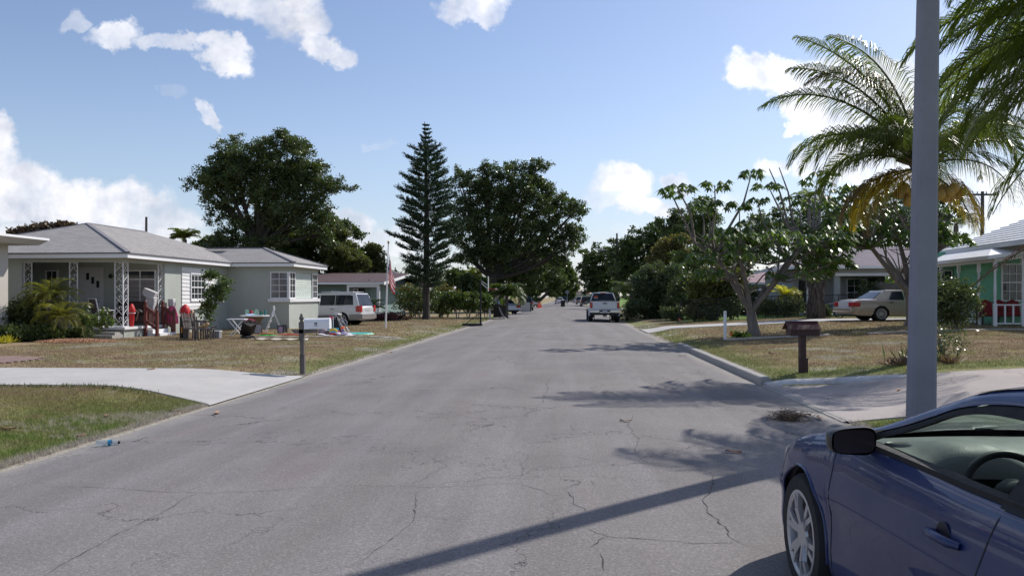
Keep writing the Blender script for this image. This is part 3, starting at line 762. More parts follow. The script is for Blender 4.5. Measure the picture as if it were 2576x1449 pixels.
    la = MB(); la.lathe([(.02, 0), (.05, .02), (.09, .09), (.07, .16), (.02, .2)], 10, 0, Matrix.Translation((-2.25, 2.78, 2.35))); la.bar((-2.25, 2.9, 2.5), (-2.25, 2.78, 2.53), .03); la.build('porch_light', M['darkmetal'], H)
    # porch windows
    window(H, facing_cam(-1.72, 2.9, 1.35), 1.35, 1.35, 2, 1, M['glass'], .05, .05, .04, split=.72)
    bl = MB()
    for i in range(5): bl.bb((-1.66, 2.87, 1.42 + i * .18), (-.43, 2.885, 1.58 + i * .18))
    bl.build('window_blind', M['blind'], H)
    window(H, facing_cam(-5.15, 2.9, 1.5), .55, 1.2, 2, 3, M['glass'], .05)
    # siding panel with double-hung window on the street wall
    sd_ = MB()
    for i in range(9):
        z = 1.2 + i * .166
        for (y0, y1) in ((4.25, 4.95), (6.32, 7.2)) if .3 < z - 1.1 < 1.4 else ((4.25, 7.2),):
            zt = min(z + .163, 2.68)
            sd_.add([(-.03, y0, z), (.045, y0, z), (.02, y0, zt), (-.03, y0, zt), (-.03, y1, z), (.045, y1, z), (.02, y1, zt), (-.03, y1, zt)], [(0,1,2,3),(7,6,5,4),(0,4,5,1),(1,5,6,2),(2,6,7,3),(3,7,4,0)])
    sd_.build('siding', M['white'], H)
    tp = MB(); tp.bb((-.03, 4.22, 2.68), (.05, 7.23, 2.86)); tp.build('siding_header', M['white'], H)
    wo = window(H, facing_street(.01, 4.95, 1.40), 1.37, 1.24, 4, 4, M['glass'], .055, .07, .025, split=.5)
    si = MB(); si.bb((-.1, 4.2, 1.06), (.13, 7.25, 1.18)); si.build('window_sill', M['white'], H)
    # corner windows of the wing, sill and painted brick
    window(H, facing_cam(2.12, 8.68, 1.52), .88, 1.28, 2, 4, M['glasslight'], .05, .04, .022)
    window(H, facing_street(3.02, 8.70, 1.52), .80, 1.28, 2, 4, M['glass'], .05, .04, .022)
    window(H, facing_street(3.02, 11.98, 1.52), .72, 1.28, 2, 4, M['glass'], .05, .04, .022)
    mu = MB(); mu.bb((2.98, 8.63, 1.52), (3.08, 8.72, 2.80)); mu.build('corner_mullion', M['whiteclean'], H)
    br = MB(); br.bb((2.86, 9.56, 1.52), (2.99, 11.92, 2.80)); br.build('brick_panel', M['brick'], H)
    sl_ = MB(); sl_.bb((2.03, 8.56, 1.36), (3.14, 8.72, 1.52)); sl_.bb((2.95, 8.72, 1.36), (3.14, 12.92, 1.52)); sl_.build('window_sill', M['white'], H)
    # steps and wooden stair rails toward the street
    st = MB()
    st.bb((.0, 1.42, 0), (.32, 2.6, .33)); st.bb((.32, 1.42, 0), (.62, 2.6, .18)); st.build('porch_steps', M['white'], H)
    def rail(y):
        r = MB()
        for (x, z0, z1) in ((.05, .05, 1.34), (.52, .0, 1.02)):
            r.bar((x, y, z0), (x, y, z1), .10); r.lathe([(.03, 0), (.055, .03), (.05, .08), (.0, .14)], 8, 0, Matrix.Translation((x, y, z1)))
        r.bar((.05, y, 1.20), (.52, y, .86), .05, .13); r.bar((.05, y, .68), (.52, y, .34), .05, .11)
        for x in (.20, .36): r.bar((x, y, .56 - .7 * (x - .2)), (x, y, 1.1 - .7 * (x - .2)), .03)
        r.build('stair_rail', M['redwood'], H)
    rail(1.38); rail(2.66)
    st2 = MB(); st2.bb((-.75, -.75, 0), (.0, -.06, .2)); st2.bb((-.6, -.5, .2), (-.05, -.06, .30)); st2.build('side_step', M['kerb'], H)
    # house number under the eave
    cu = bpy.data.curves.new('house_number', 'FONT'); cu.body = '1117'; cu.size = .16; cu.extrude = .004
    ob = bpy.data.objects.new('house_number', cu); COL.objects.link(ob)
    dg = bpy.context.evaluated_depsgraph_get(); me = bpy.data.meshes.new_from_object(ob.evaluated_get(dg)); bpy.data.objects.remove(ob)
    n = bpy.data.objects.new('house_number', me); COL.objects.link(n); me.materials.clear(); me.materials.append(M['offwhite']); n.parent = H
    n.matrix_local = Matrix(((0, 0, 1, -.005), (1, 0, 0, .95), (0, 1, 0, 2.92), (0, 0, 0, 1)))
    return H
sage_house()

def left_neighbour():
    H = thing('house', 'cream house corner with flat white roof overhang at the left edge of the view', 'house', (-17.72, 28.0, 0), rz=-math.atan(.075))
    w = MB(); w.bb((-8, -9.5, 0), (0, 0, 3.45)); w.build('wall', M['cream'], H)
    s = MB(); s.add([(-8.5, -10, 3.44), (.72, -10, 3.44), (.72, .6, 3.44), (-8.5, .6, 3.44), (-8.5, -10.3, 3.62), (.98, -10.3, 3.62), (.98, .75, 3.62), (-8.5, .75, 3.62)], [(0,1,2,3),(4,7,6,5),(0,4,5,1),(1,5,6,2),(2,6,7,3),(3,7,4,0)])
    s.build('roof', M['offwhite'], H)
    f = MB(); f.bb((-8.5, -10.32, 3.622), (1.0, .77, 3.70)); f.build('fascia', M['whiteclean'], H)
left_neighbour()

def teal_house():
    x0 = gx(962, 57).x
    H = thing('house', 'dark teal house with low brown roof and white gable rake behind the white minivan', 'house', (x0, 57, 0), rz=-math.atan(.07))
    w = MB(); zc = 2.55
    w.bb((-14, 1.2, 0), (-5.0, 1.4, zc + .1)); w.bb((-5, 1.2, 0), (-1.2, 1.4, zc + .1)); w.bb((-1.4, 1.4, 0), (-1.2, 13, zc + .3))
    w.add([(-1.3, 1.4, 2.6), (-1.3, 10.4, 3.45), (-1.3, 14, 3.1), (-1.3, 14, 0), (-1.3, 1.4, 0), (-1.21, 1.4, 2.6), (-1.21, 10.4, 3.45), (-1.21, 14, 3.1), (-1.21, 14, 0), (-1.21, 1.4, 0)], [(0,1,2,3,4),(9,8,7,6,5),(0,5,6,1),(1,6,7,2)])
    w.build('wall', M['teal'], H)
    g = MB(); g.bb((-14, 1.1, .1), (-8.6, 1.19, 2.05)); g.build('garage_opening', M['black'], H)
    r = MB(); r.add([(-14.5, -.1, 2.66), (.1, -.1, 2.66), (.1, 10.4, 3.62), (-14.5, 10.4, 3.62), (.1, 18, 2.9), (-14.5, 18, 2.9), (-14.5, -.1, 2.58), (.1, -.1, 2.58), (.1, 10.4, 3.54), (.1, 18, 2.82), (-14.5, 18, 2.82)],
                    [(0,1,2,3), (3,2,4,5), (0,6,7,1), (1,7,8,2), (2,8,9,4), (6,10,9,7)]); r.build('roof', M['brownroof'], H)
    f = MB(); f.bb((-14.5, -.14, 2.50), (.1, -.105, 2.64)); f.bar((.125, -.1, 2.55), (.125, 10.4, 3.52), .05, .2); f.bar((.125, 10.4, 3.52), (.125, 18, 2.80), .05, .2)
    for y in (2.2, 4.6, 7.2): f.bar((-.9, y, 2.55 + y * .09), (.1, y, 2.55 + y * .09), .12)
    f.build('fascia', M['whiteclean'], H)
    p = MB(); p.bb((-2.6, .02, 0), (-2.45, .18, 2.5)); p.bb((-.42, .02, 0), (-.22, .22, 2.5)); p.bb((-2.45, .02, 2.3), (-.42, .18, 2.5)); p.build('porch_post', M['whiteclean'], H)
    d = MB(); d.bb((-2.35, 1.1, .1), (-1.6, 1.19, 2.2)); d.build('door', M['black'], H)
    window(H, facing_cam(-2.4, 1.1, .9), .35, 1.3, 1, 3, M['glass'])
teal_house()

def simple_house(label, loc, size, ze, pitch, mw, mr, along='y', rz=0.0, wins=(), gable=False):
    H = thing('house', label, 'house', loc, rz=rz); w, d = size
    b = MB(); b.bb((0, 0, -.3), (w, d, ze)); b.build('wall', mw, H)
    if gable:
        r = MB(); o = .4
        if along == 'y': r.add([(-o, -o, ze - .05), (w / 2, -o, ze + pitch * w / 2), (w + o, -o, ze - .05), (-o, d + o, ze - .05), (w / 2, d + o, ze + pitch * w / 2), (w + o, d + o, ze - .05)], [(0, 1, 4, 3), (1, 2, 5, 4), (0, 2, 1), (3, 4, 5), (0, 3, 5, 2)])
        else: r.add([(-o, -o, ze - .05), (-o, d / 2, ze + pitch * d / 2), (-o, d + o, ze - .05), (w + o, -o, ze - .05), (w + o, d / 2, ze + pitch * d / 2), (w + o, d + o, ze - .05)], [(0, 3, 4, 1), (1, 4, 5, 2), (0, 1, 2), (3, 5, 4), (0, 2, 5, 3)])
        r.build('roof', mr, H)
    else: hip_roof(-.4, w + .4, -.4, d + .4, ze + .1, pitch, along)[0].build('roof', mr, H)
    f = MB(); o = .41
    f.bb((-o, -o - .02, ze - .08), (w + o, -o + .02, ze + .09)); f.bb((w + o - .02, -o + .02, ze - .08), (w + o + .02, d + o, ze + .09)); f.bb((-o - .02, -o + .02, ze - .08), (-o + .02, d + o, ze + .09)); f.build('fascia', M['whiteclean'], H)
    for (x, z, ww, hh, c, r_) in wins: window(H, facing_cam(x, -.002, z), ww, hh, c, r_, M['glass'])
    return H
pz = P(958, 690, 90)
simple_house('pale grey gabled house roof rising behind the brown roofed teal house', (pz.x - 7, 90, 0), (12, 9), 3.3, .3, M['greystucco'], M['greyroof'], 'y', gable=True)
simple_house('low house with pale metal roof seen past the pine trunk', (P(1146, 0, 95).x, 95, 0), (6, 8), 2.5, .12, M['cream'], M['offwhite'], 'x', gable=True, wins=((1, .9, 1.2, 1.1, 2, 2),))
simple_house('small far house with brown tiled roof closing the end of the street', (P(1405, 0, 330).x, 330, 0), (14, 9), 2.6, .3, M['cream'], M['brownroof'], 'x')

# grey house beyond the chain link fence on the right
def grey_house():
    ox = P(1992, 0, 47.5).x
    H = thing('house', 'grey house with open corner porch behind the chain link fence and tan sedan', 'house', (ox + .6, 47.5, .55), rz=-math.atan(.05))
    w = MB(); h = 2.72
    w.bb((5.9, .3, -.5), (15.5, .5, h)); w.bb((2.0, 2.6, -.5), (5.9, 2.8, h)); w.bb((.2, 2.6, -.5), (2.0, 2.8, h)); w.bb((.2, 2.8, -.5), (.4, 9, h)); w.bb((15.3, .5, -.5), (15.5, 9, h))
    w.bb((2.0, .3, -.5), (3.55, .5, .55)); w.bb((2.0, .3, .55), (2.35, .5, h))
    w.bb((.0, .2, 2.45), (5.9, .45, h)); w.bb((5.72, .15, -.3), (5.9, .3, h)); w.bb((.2, .5, -.5), (5.9, 2.6, .06)); w.build('wall', M['greystucco'], H)
    p = MB(); p.bb((.35, .1, 0), (.55, .3, 2.45)); p.bb((5.62, .02, -.2), (5.85, .14, 2.6)); p.bb((2.0, .1, 2.30), (5.7, .19, 2.47)); p.build('porch_post', M['whiteclean'], H)
    r, a, b = hip_roof(-.45, 16, -.35, 9.5, h + .12, .30, 'x'); r.build('roof', M['greyroof'], H)
    f = MB(); f.bb((-.45, -.42, h), (16, -.36, h + .15)); f.bb((-.5, -.36, h), (-.44, 9.5, h + .15)); f.build('fascia', M['whiteclean'], H)
    window(H, facing_cam(3.55, 2.6, .45), .95, 1.75, 2, 4, M['glass'], split=.5)
    window(H, facing_cam(8.9, .3, 1.55), 1.7, .75, 2, 1, M['glass'])
    d = MB(); d.bb((4.85, 2.52, .06), (5.6, 2.6, 2.2)); d.build('door', M['glass'], H)
    d = MB(); d.bb((.6, 2.5, .1), (1.6, 2.6, 2.1)); d.build('door', M['black'], H)
grey_house()
simple_house('low house with faded pink roof half hidden behind the first umbrella tree', (P(1870, 0, 66).x, 66, .3), (8.5, 8), 2.4, .28, M['greystucco'], M['pinkroof'], 'x', wins=((1, 1, 1, 1, 2, 2),))

# mint green house with turned porch posts at the right edge
def green_house():
    H = thing('house', 'mint green house with white ribbed roof and turned white porch posts at the right edge', 'house', (18.2, 30.0, .50), rz=-math.atan(.13))
    w = MB()
    w.bb((.75, 1.6, -.2), (9, 1.8, 3.1)); w.bb((.75, 1.8, -.2), (.95, 5.6, 3.1)); w.bb((-.1, 5.6, -.2), (.95, 5.8, 3.1)); w.bb((8.8, 1.8, -.2), (9, 6, 3.1)); w.build('wall', M['mint'], H)
    fl_ = MB(); fl_.bb((-.3, -.25, -.5), (9, 1.6, .0)); fl_.bb((-.3, 1.6, -.5), (.75, 5.6, -.002)); fl_.build('porch_floor', plain('porch_slab', (.22, .24, .27), .8, 0, .2), H)
    def tpost(x, y, h=2.42):
        t = MB(); t.bb((x - .055, y - .055, 0), (x + .055, y + .055, .85)); t.bb((x - .055, y - .055, h - .32), (x + .055, y + .055, h))
        t.lathe([(.05, .85), (.035, .90), (.055, .95), (.04, 1.0), (.05, 1.15), (.055, 1.35), (.045, 1.7), (.035, 1.9), (.05, 1.95), (.035, 2.0), (.05, h - .36), (.05, h - .32)], 12, 0, Matrix.Translation((x, y, 0)))
        t.build('porch_post', M['whiteclean'], H)
    tpost(0, 0); tpost(.98, 0, 2.62); tpost(3.4, 0, 2.9); tpost(0, 1.35); tpost(0, 3.2); tpost(0, 5.0)
    def rl(p, q, n):
        t = MB(); p = Vector(p); q = Vector(q)
        t.bar(p + Vector((0, 0, .80)), q + Vector((0, 0, .80)), .06, .05); t.bar(p + Vector((0, 0, .10)), q + Vector((0, 0, .10)), .05, .05)
        for i in range(1, n): c_ = p.lerp(q, i / n); t.bar(c_ + Vector((0, 0, .1)), c_ + Vector((0, 0, .78)), .05)
        t.build('railing', M['whiteclean'], H)
    rl((.06, 0, 0), (.93, 0, 0), 3); rl((0, 1.42, 0), (0, 3.14, 0), 7); rl((0, 3.26, 0), (0, 4.94, 0), 7)
    bm_ = MB(); bm_.bar((-.05, 0, 2.50), (3.6, 0, 3.05), .14, .20); bm_.bar((0, .08, 2.50), (0, 5.6, 2.50), .14, .18); bm_.build('porch_beam', M['whiteclean'], H)
    r = MB(); r.add([(-.40, -.4, 2.64), (3.8, -.4, 3.25), (3.8, 1.6, 3.45), (.62, 1.6, 3.12), (.62, 6.0, 3.12), (-.40, 6.0, 2.64)], [(0, 1, 2, 3), (0, 3, 4, 5)])
    r.build('porch_roof', M['white'], H)
    pf = MB(); pf.bar((-.41, -.42, 2.57), (-.41, 6.0, 2.57), .03, .13); pf.bar((-.41, -.42, 2.57), (3.8, -.42, 3.18), .03, .13); pf.build('fascia', M['whiteclean'], H)
    # main ribbed roof: courses run along the street and step up away from it
    rr = MB(); n = 20; e0 = (.45, -7.0, 3.16); e1 = (.45, 6.3, 3.16)
    for i in range(n):
        f0, f1 = i / n, (i + 1) / n
        P0 = lambda f: (Vector((.45 + 5.2 * f, -7.0, 3.16 + 2.5 * f)), Vector((.45 + 5.2 * f, 6.3 - 4.6 * f, 3.16 + 2.5 * f)))
        a, b = P0(f0); c2, d2 = P0(f1); up = Vector((0, 0, .045))
        rr.add([a + up, b + up, d2 + Vector((0, 0, .004)), c2 + Vector((0, 0, .004)), a - up * .2, b - up * .2], [(0, 1, 2, 3), (4, 5, 1, 0)])
    rr.add([(.45, 6.3, 3.16), (5.65, 1.7, 5.66), (10.8, 6.3, 3.16), (5.65, -7, 5.66), (10.8, -7, 3.16)], [(0, 1, 2), (1, 3, 4, 2)]); rr.build('roof', M['white'], H)
    ff = MB(); ff.bb((.40, -7, 3.0), (.44, 6.3, 3.15)); ff.build('fascia', M['whiteclean'], H)
    window(H, facing_cam(.92, 1.6, .92), .86, 1.5, 3, 4, M['glass'], .06, .05, .02, split=.5); window(H, facing_cam(1.84, 1.6, .92), .86, 1.5, 3, 4, M['glass'], .06, .05, .02, split=.5)
    window(H, facing_cam(-.02, 5.6, .6), .72, 1.7, 2, 4, M['glass'], .05, .04)
    c = Vector((18.2, 0, 0))
    # two-seat bench with red cushions
    B = thing('bench', 'dark wooden bench with red cushions on the mint green porch', 'bench', (c.x + .38, 31.0, .50), rz=R(-7))
    t = MB()
    for x in (-.35, .45, 1.3):
        t.bar((x, -.25, 0), (x, -.25, .62), .05); t.bar((x, .25, 0), (x, .25, .7), .05); t.bar((x, -.3, .62), (x, .25, .62), .06, .04)
    t.bb((-.35, -.25, .34), (1.3, .27, .38)); t.build('frame', M['darkwood'], B)
    cu = MB(); cu.bb((-.3, -.24, .38), (1.25, .2, .50)); cu.build('seat_cushion', plain('red_cushion', (.22, .015, .02), .8), B, bevel=.04)
    cu = MB()
    for i in range(3): cu.prism([(0, 0), (.46, 0), (.46, .42), (.23, .52), (0, .42)], lambda u, v, w_, i=i: (-.25 + i * .5 + u, .14 + w_ + v * .2, .48 + v), 0, .12)
    cu.build('back_cushion', plain('red_cushion_back', (.20, .015, .02), .8), B, bevel=.04)
    ch = thing('wind_chime', 'copper wind chime hanging in front of the mint house window', 'wind chime', (c.x + 1.5, 30.6, 1.75))
    t = MB()
    for i in range(5): a_ = i * 1.26; t.cyl((.05 * math.cos(a_), .05 * math.sin(a_), 0), (.05 * math.cos(a_), .05 * math.sin(a_), .45 - .04 * i), .010, n=6)
    t.cyl((0, 0, .45), (0, 0, .47), .07); t.cyl((0, 0, .47), (0, 0, 1.35), .003, n=4); t.build('tubes', plain('copper', (.6, .32, .18), .4, .6), ch)
green_house()
# ---------------------------------------------------------------- vehicles
def ip(tbl, y):
    ys, zs = zip(*sorted(tbl)); return float(np.interp(y, ys, zs))
def ips(tbl, y):      # smoothed interpolation
    return (ip(tbl, y - .06) + 2 * ip(tbl, y) + ip(tbl, y + .06)) / 4

def lower_body(sp):
    """shell of a car below the windows; x right, y forward. Returns body mesh builder and one builder per door"""
    top, wid, zb = sp['top'], sp['wid'], sp['zb']; y0, y1 = sp['ends']; Ra = sp['Ra']; zc = sp['zc']; axles = sp['axles']
    cab = sp.get('cabin'); crown = sp.get('crown', .05); doors = sp.get('doors', [])
    prof = sp.get('prof', [(0, .965), (.12, .985), (.3, 1), (.55, 1), (.7, .99), (.85, .97), (.94, .95), (1, .92)])
    ys = set(np.round(np.linspace(y0, y1, sp.get('n', 60)), 4))
    for a in axles:
        for th in np.linspace(0, PI, 19): ys.add(round(a + Ra * math.cos(th), 4))
    for d in doors: ys.add(d[0]); ys.add(d[1])
    if cab: ys.add(cab[0]); ys.add(cab[1])
    for e in (y0, y1): ys |= {round(e + (.02 if e == y0 else -.02), 4), round(e + (.06 if e == y0 else -.06), 4)}
    ys = sorted(ys)
    nf = len(prof)
    def zbot(y):
        b = ip(zb, y)
        for a in axles:
            if abs(y - a) <= Ra + 1e-6: b = max(b, zc + math.sqrt(max(0, Ra ** 2 - (y - a) ** 2)))
        return b
    def ring(y):
        w = ips(wid, y); zt = ips(top, y); b = zbot(y); zref = ip(zb, y); L = []
        for k in range(nf):
            f = prof[k][0]; z = b + (zt - b) * f; ff = (z - zref) / (zt - zref)
            x = w * float(np.interp(ff, [p[0] for p in prof], [p[1] for p in prof])); L.append((x, z))
        tp = []
        for u in (.95, .85, .6, .3, 0): tp.append((w * .92 * u, zt + (crown * (1 - u * u) + .012) * 1.0))
        return L, tp
    body = MB(); drs = [MB() for _ in doors for _s in (0, 1)]
    prev = None
    mk = lambda s, y, pr: [(s * x, y, z) for x, z in pr]
    for y in ys:
        L, tp = ring(y)
        if prev is not None:
            py, PL, PT = prev; mid = (y + py) / 2
            for si, s in enumerate((-1, 1)):
                di = next((i for i, d in enumerate(doors) if d[0] <= mid <= d[1]), None)
                tgt = body if di is None else drs[di * 2 + si]
                tgt.grid([mk(s, py, PL), mk(s, y, L)])
                incab = cab and cab[0] <= mid <= cab[1]
                A = [(PL[-1])] + PT; B = [(L[-1])] + tp
                if incab: A, B = A[:2], B[:2]
                body.grid([mk(s, py, A), mk(s, y, B)])
        prev = (y, L, tp)
    for y, fl_ in ((ys[0], 0), (ys[-1], 1)):
        L, tp = ring(y); loop = [(-x, y, z) for x, z in L] + [(-x, y, z) for x, z in tp] + [(x, y, z) for x, z in tp[::-1][1:]] + [(x, y, z) for x, z in L[::-1]]
        n = len(loop); 
        fs = [(k, k + 1, n - 2 - k, n - 1 - k) for k in range(n // 2 - 1)]
        body.add(loop, fs)
    # wheel wells and floor
    well = MB(); wm = min(ips(wid, a) for a in axles) * .97
    for a in axles:
        for s in (-1, 1):
            rows = []
            for th in np.linspace(-.25, PI + .25, 16): rows.append([(s * wm * .985, a + Ra * .99 * math.cos(th), zc + Ra * .99 * math.sin(th)), (s * (wm - .32), a + Ra * math.cos(th), zc + Ra * math.sin(th))])
            well.grid(rows); well.cyl((s * (wm - .32), a, zc), (s * (wm - .33), a, zc), Ra * 1.02, n=20)
    b0 = max(ip(zb, a) for a in axles)
    seg = sorted([ys[0] + .15] + [a + q for a in axles for q in (-Ra, Ra)] + [ys[-1] - .15])
    for i in range(0, len(seg) - 1, 2):
        if seg[i + 1] - seg[i] > .05: wm2 = min(wm * .93, ips(wid, seg[i]) * .85, ips(wid, seg[i + 1]) * .85); well.bb((-wm2, seg[i], b0 - .02), (wm2, seg[i + 1], b0 + .22))
    well.bb((-(wm - .4), seg[0] + .1, b0), ((wm - .4), seg[-1] - .1, b0 + .2))
    return body, drs, well

def wheel(parent, x, y, zc, r, w, side, hub='steel', mat_rim=None, nsp=6):
    """side = -1 left, 1 right: outer face looks that way"""
    t = MB(); Mx = Matrix.Translation((x, y, zc)) @ Matrix.Rotation(side * PI / 2, 4, 'Y')
    ri = r * .70
    t.lathe([(ri, -w / 2), (r * .93, -w / 2), (r * .985, -w * .38), (r, -w * .2), (r, w * .2), (r * .985, w * .38), (r * .93, w / 2), (ri + .01, w / 2), (ri, w * .46), (ri, -w / 2)], 36, 0, Mx, caps=False)
    for k in range(0):
        pass
    W = t.build('wheel', M['rubber'], parent, smooth=40)
    q = MB()
    q.lathe([(ri + .006, w * .5), (ri - .008, w * .515), (ri - .025, w * .47), (ri - .035, w * .2), (ri - .04, -w * .3)], 36, 0, Mx, caps=False)
    if hub == 'alloy':
        for k in range(nsp):
            a = 2 * PI * k / nsp + .3
            for da in (-.17, .17):
                p0 = Mx @ Vector((.055 * math.cos(a + da * .6), .055 * math.sin(a + da * .6), w * .40)); p1 = Mx @ Vector((ri * .62 * math.cos(a + da * .75), ri * .62 * math.sin(a + da * .75), w * .47)); p2 = Mx @ Vector(((ri - .015) * math.cos(a + da), (ri - .015) * math.sin(a + da), w * .46))
                q.bar(p0, p1, .024, .03); q.bar(p1, p2, .017, .028)
        q.lathe([(.001, w * .40), (.075, w * .40), (.07, w * .46), (.03, w * .475), (.001, w * .47)], 18, 0, Mx, caps=False)
    else:
        for k in range(nsp):
            a = 2 * PI * k / nsp + .2
            p0 = Mx @ Vector((.05 * math.cos(a), .05 * math.sin(a), w * .42)); p2 = Mx @ Vector(((ri - .02) * math.cos(a), (ri - .02) * math.sin(a), w * .40))
            q.bar(p0, p2, .05 if nsp < 9 else .022, .03)
        q.lathe([(.001, w * .45), (.06, w * .46), (.085, w * .42), (.09, w * .36)], 18, 0, Mx, caps=False)
    q.build('rim', mat_rim or M['rim'], W, smooth=40)
    d = MB(); d.lathe([(.001, w * .22), (ri * .82, w * .22), (ri * .82, w * .16)], 24, 0, Mx, caps=False); d.build('brake_disc', M['darkmetal'], W, smooth=30)
    k = MB(); k.lathe([(.001, -w * .25), (ri * .99, -w * .25)], 24, 0, Mx, caps=False); k.build('wheel_back', M['black'], W)
    return W

def greenhouse(parent, gh, paint, glass):
    """closed cabin shell in body colour with dark panes set 4 mm proud. gh: side outline (y,z) bottom/top polylines, half widths"""
    yb, zb_, yt, zt = gh['base'], gh['zbelt'], gh['roof'], gh['zroof']
    wb, wt = gh['wb'], gh['wt']
    fr = lambda y, z: wb + (wt - wb) * max(0, min(1, (z - zb_) / (zt - zb_)))
    t = MB()
    rows = []
    n = 10
    yy = [yb[0] + (yb[1] - yb[0]) * i / n for i in range(n + 1)]; yr = [yt[0] + (yt[1] - yt[0]) * i / n for i in range(n + 1)]
    lo = [(-wb, y, zb_ - .03) for y in yy] + [(wb, y, zb_ - .03) for y in yy[::-1]]
    hi = [(-wt, y, zt) for y in yr] + [(wt, y, zt) for y in yr[::-1]]
    md = [tuple(a[i] * .5 + b[i] * .5 + ((math.copysign(.004, a[0]) if i == 0 else 0)) for i in range(3)) for a, b in zip(lo, hi)]
    t.grid([lo, md, hi], close=True)
    # roof skin, crowned
    rr = []
    for y in yr: rr.append([(u * wt, y, zt + .045 * (1 - u * u) * math.sin(PI * min(1, max(0, .12 + .76 * (y - yr[0]) / (yr[-1] - yr[0]))))) for u in (-1, -.8, -.4, 0, .4, .8, 1)])
    t.grid(rr); t.build('cabin', paint, parent, smooth=50, bevel=.03)
    def side_pt(s, y, z, off):
        f = (z - zb_) / (zt - zb_); x = wb + (wt - wb) * f + .004 * (1 - abs(2 * f - 1)) + off
        return (s * x, y, z)
    for s in (-1, 1):
        for poly in gh['side']:
            g = MB(); g.prism(poly, lambda u, v, w_: side_pt(s, u, v, w_), -.01, .010); g.build('side_window', glass, parent)
    def end_poly(ya, yc, u0, name, inset=.07):
        g = MB(); off = .012 * (1 if ya > yc else -1) * 1.0
        za, zc2 = zb_ + .03, zt - .06
        def pt(u, z, o):
            f = (z - zb_) / (zt - zb_); y = ya + (yc - ya) * f; return (u, y + o, z + abs(o) * .5)
        a = wb - inset; b = wt - inset
        v0 = [pt(-a, za, -off), pt(a, za, -off), pt(b, zc2, -off), pt(-b, zc2, -off)]; v1 = [pt(-a, za, off), pt(a, za, off), pt(b, zc2, off), pt(-b, zc2, off)]
        g.add(v0 + v1, [(0,3,2,1),(4,5,6,7),(0,1,5,4),(1,2,6,5),(2,3,7,6),(3,0,4,7)]); return g.build(name, glass, parent)
    end_poly(yb[1], yt[1], 0, 'windscreen'); end_poly(yb[0], yt[0], 0, 'rear_window')

def seam(parent, pts, r=.004):
    t = MB(); t.tube(pts, r, 5); t.build('door_gap', M['black'], parent)

# ---- white minivan
def minivan():
    c = gx(875, 43.0)
    V = thing('minivan', 'white minivan with grey lower trim parked in the drive past the sage green house', 'minivan', (c.x, 43.6, c.z), rz=R(90 - 15) )
    # local y forward = heading; heading is away to the left
    sp = dict(top=[(-1.06, .86), (-1.0, 1.02), (-.8, 1.04), (1.5, 1.03), (2.7, 1.0), (3.4, .86), (3.75, .70)], wid=[(-1.06, .86), (-.95, .92), (0, .95), (2.5, .95), (3.3, .90), (3.6, .8), (3.78, .62)],
              zb=[(-1.1, .30), (3.8, .25)], ends=(-1.06, 3.78), Ra=.38, zc=.33, axles=(0, 2.92), crown=.04, doors=[(.42, 1.35), (1.36, 2.42)], n=40)
    b, d, w = lower_body(sp); b.build('body', M['whitecar'], V, smooth=40)
    for k in d: k.build('door', M['whitecar'], V, smooth=40)
    w.build('underbody', M['black'], V)
    greenhouse(V, dict(base=(-1.0, 2.75), zbelt=1.02, roof=(-.70, 1.7), zroof=1.72, wb=.90, wt=.74,
               side=[[(-.62, 1.10), (-.55, 1.58), (-.38, 1.62), (.44, 1.62), (.44, 1.08)], [(.48, 1.08), (.48, 1.62), (1.34, 1.62), (1.34, 1.07)], [(1.42, 1.07), (1.42, 1.60), (1.72, 1.56), (2.4, 1.07)]]), M['whitecar'], M['glassblue'])
    t = MB()
    for s in (-1, 1):
        t.bb((s * .915, .4, .30), (s * .965, 2.5, .56)); t.bb((s * .90, -1.0, .32), (s * .955, -.40, .60))
    t.bb((-.90, -1.16, .34), (.90, -1.0, .62)); t.build('bumper', M['greycar'], V, bevel=.03)
    for s in (-1, 1): l = MB(); l.bb((s * .72, -1.09, .72), (s * .95, -.90, 1.06)); l.bb((s * .93, -.9, .74), (s * .958, -.80, 1.04)); l.build('tail_light', M['taillight'], V, bevel=.02)
    q = MB(); q.bb((-.26, -1.075, .78), (.26, -1.06, .90)); q.build('number_plate', M['plate'], V)
    r = MB(); 
    for s in (-1, 1): r.bar((s * .62, -.5, 1.79), (s * .62, 1.4, 1.79), .05, .04)
    r.bar((-.62, -.3, 1.80), (.62, -.3, 1.80), .08, .03); r.build('roof_rack', M['whitecar'], V)
    for x in (-.87, .87):
        for y in (0, 2.92): wheel(V, x, y, .33, .33, .2, 1 if x > 0 else -1, 'steel', M['rim'], 7)
    for x in (-.97, .97):
        for yy in (.5, 1.42): h = MB(); h.bb((x - .02, yy, .86), (x + .02, yy + .18, .90)); h.build('door_handle', M['greycar'], V)
minivan()

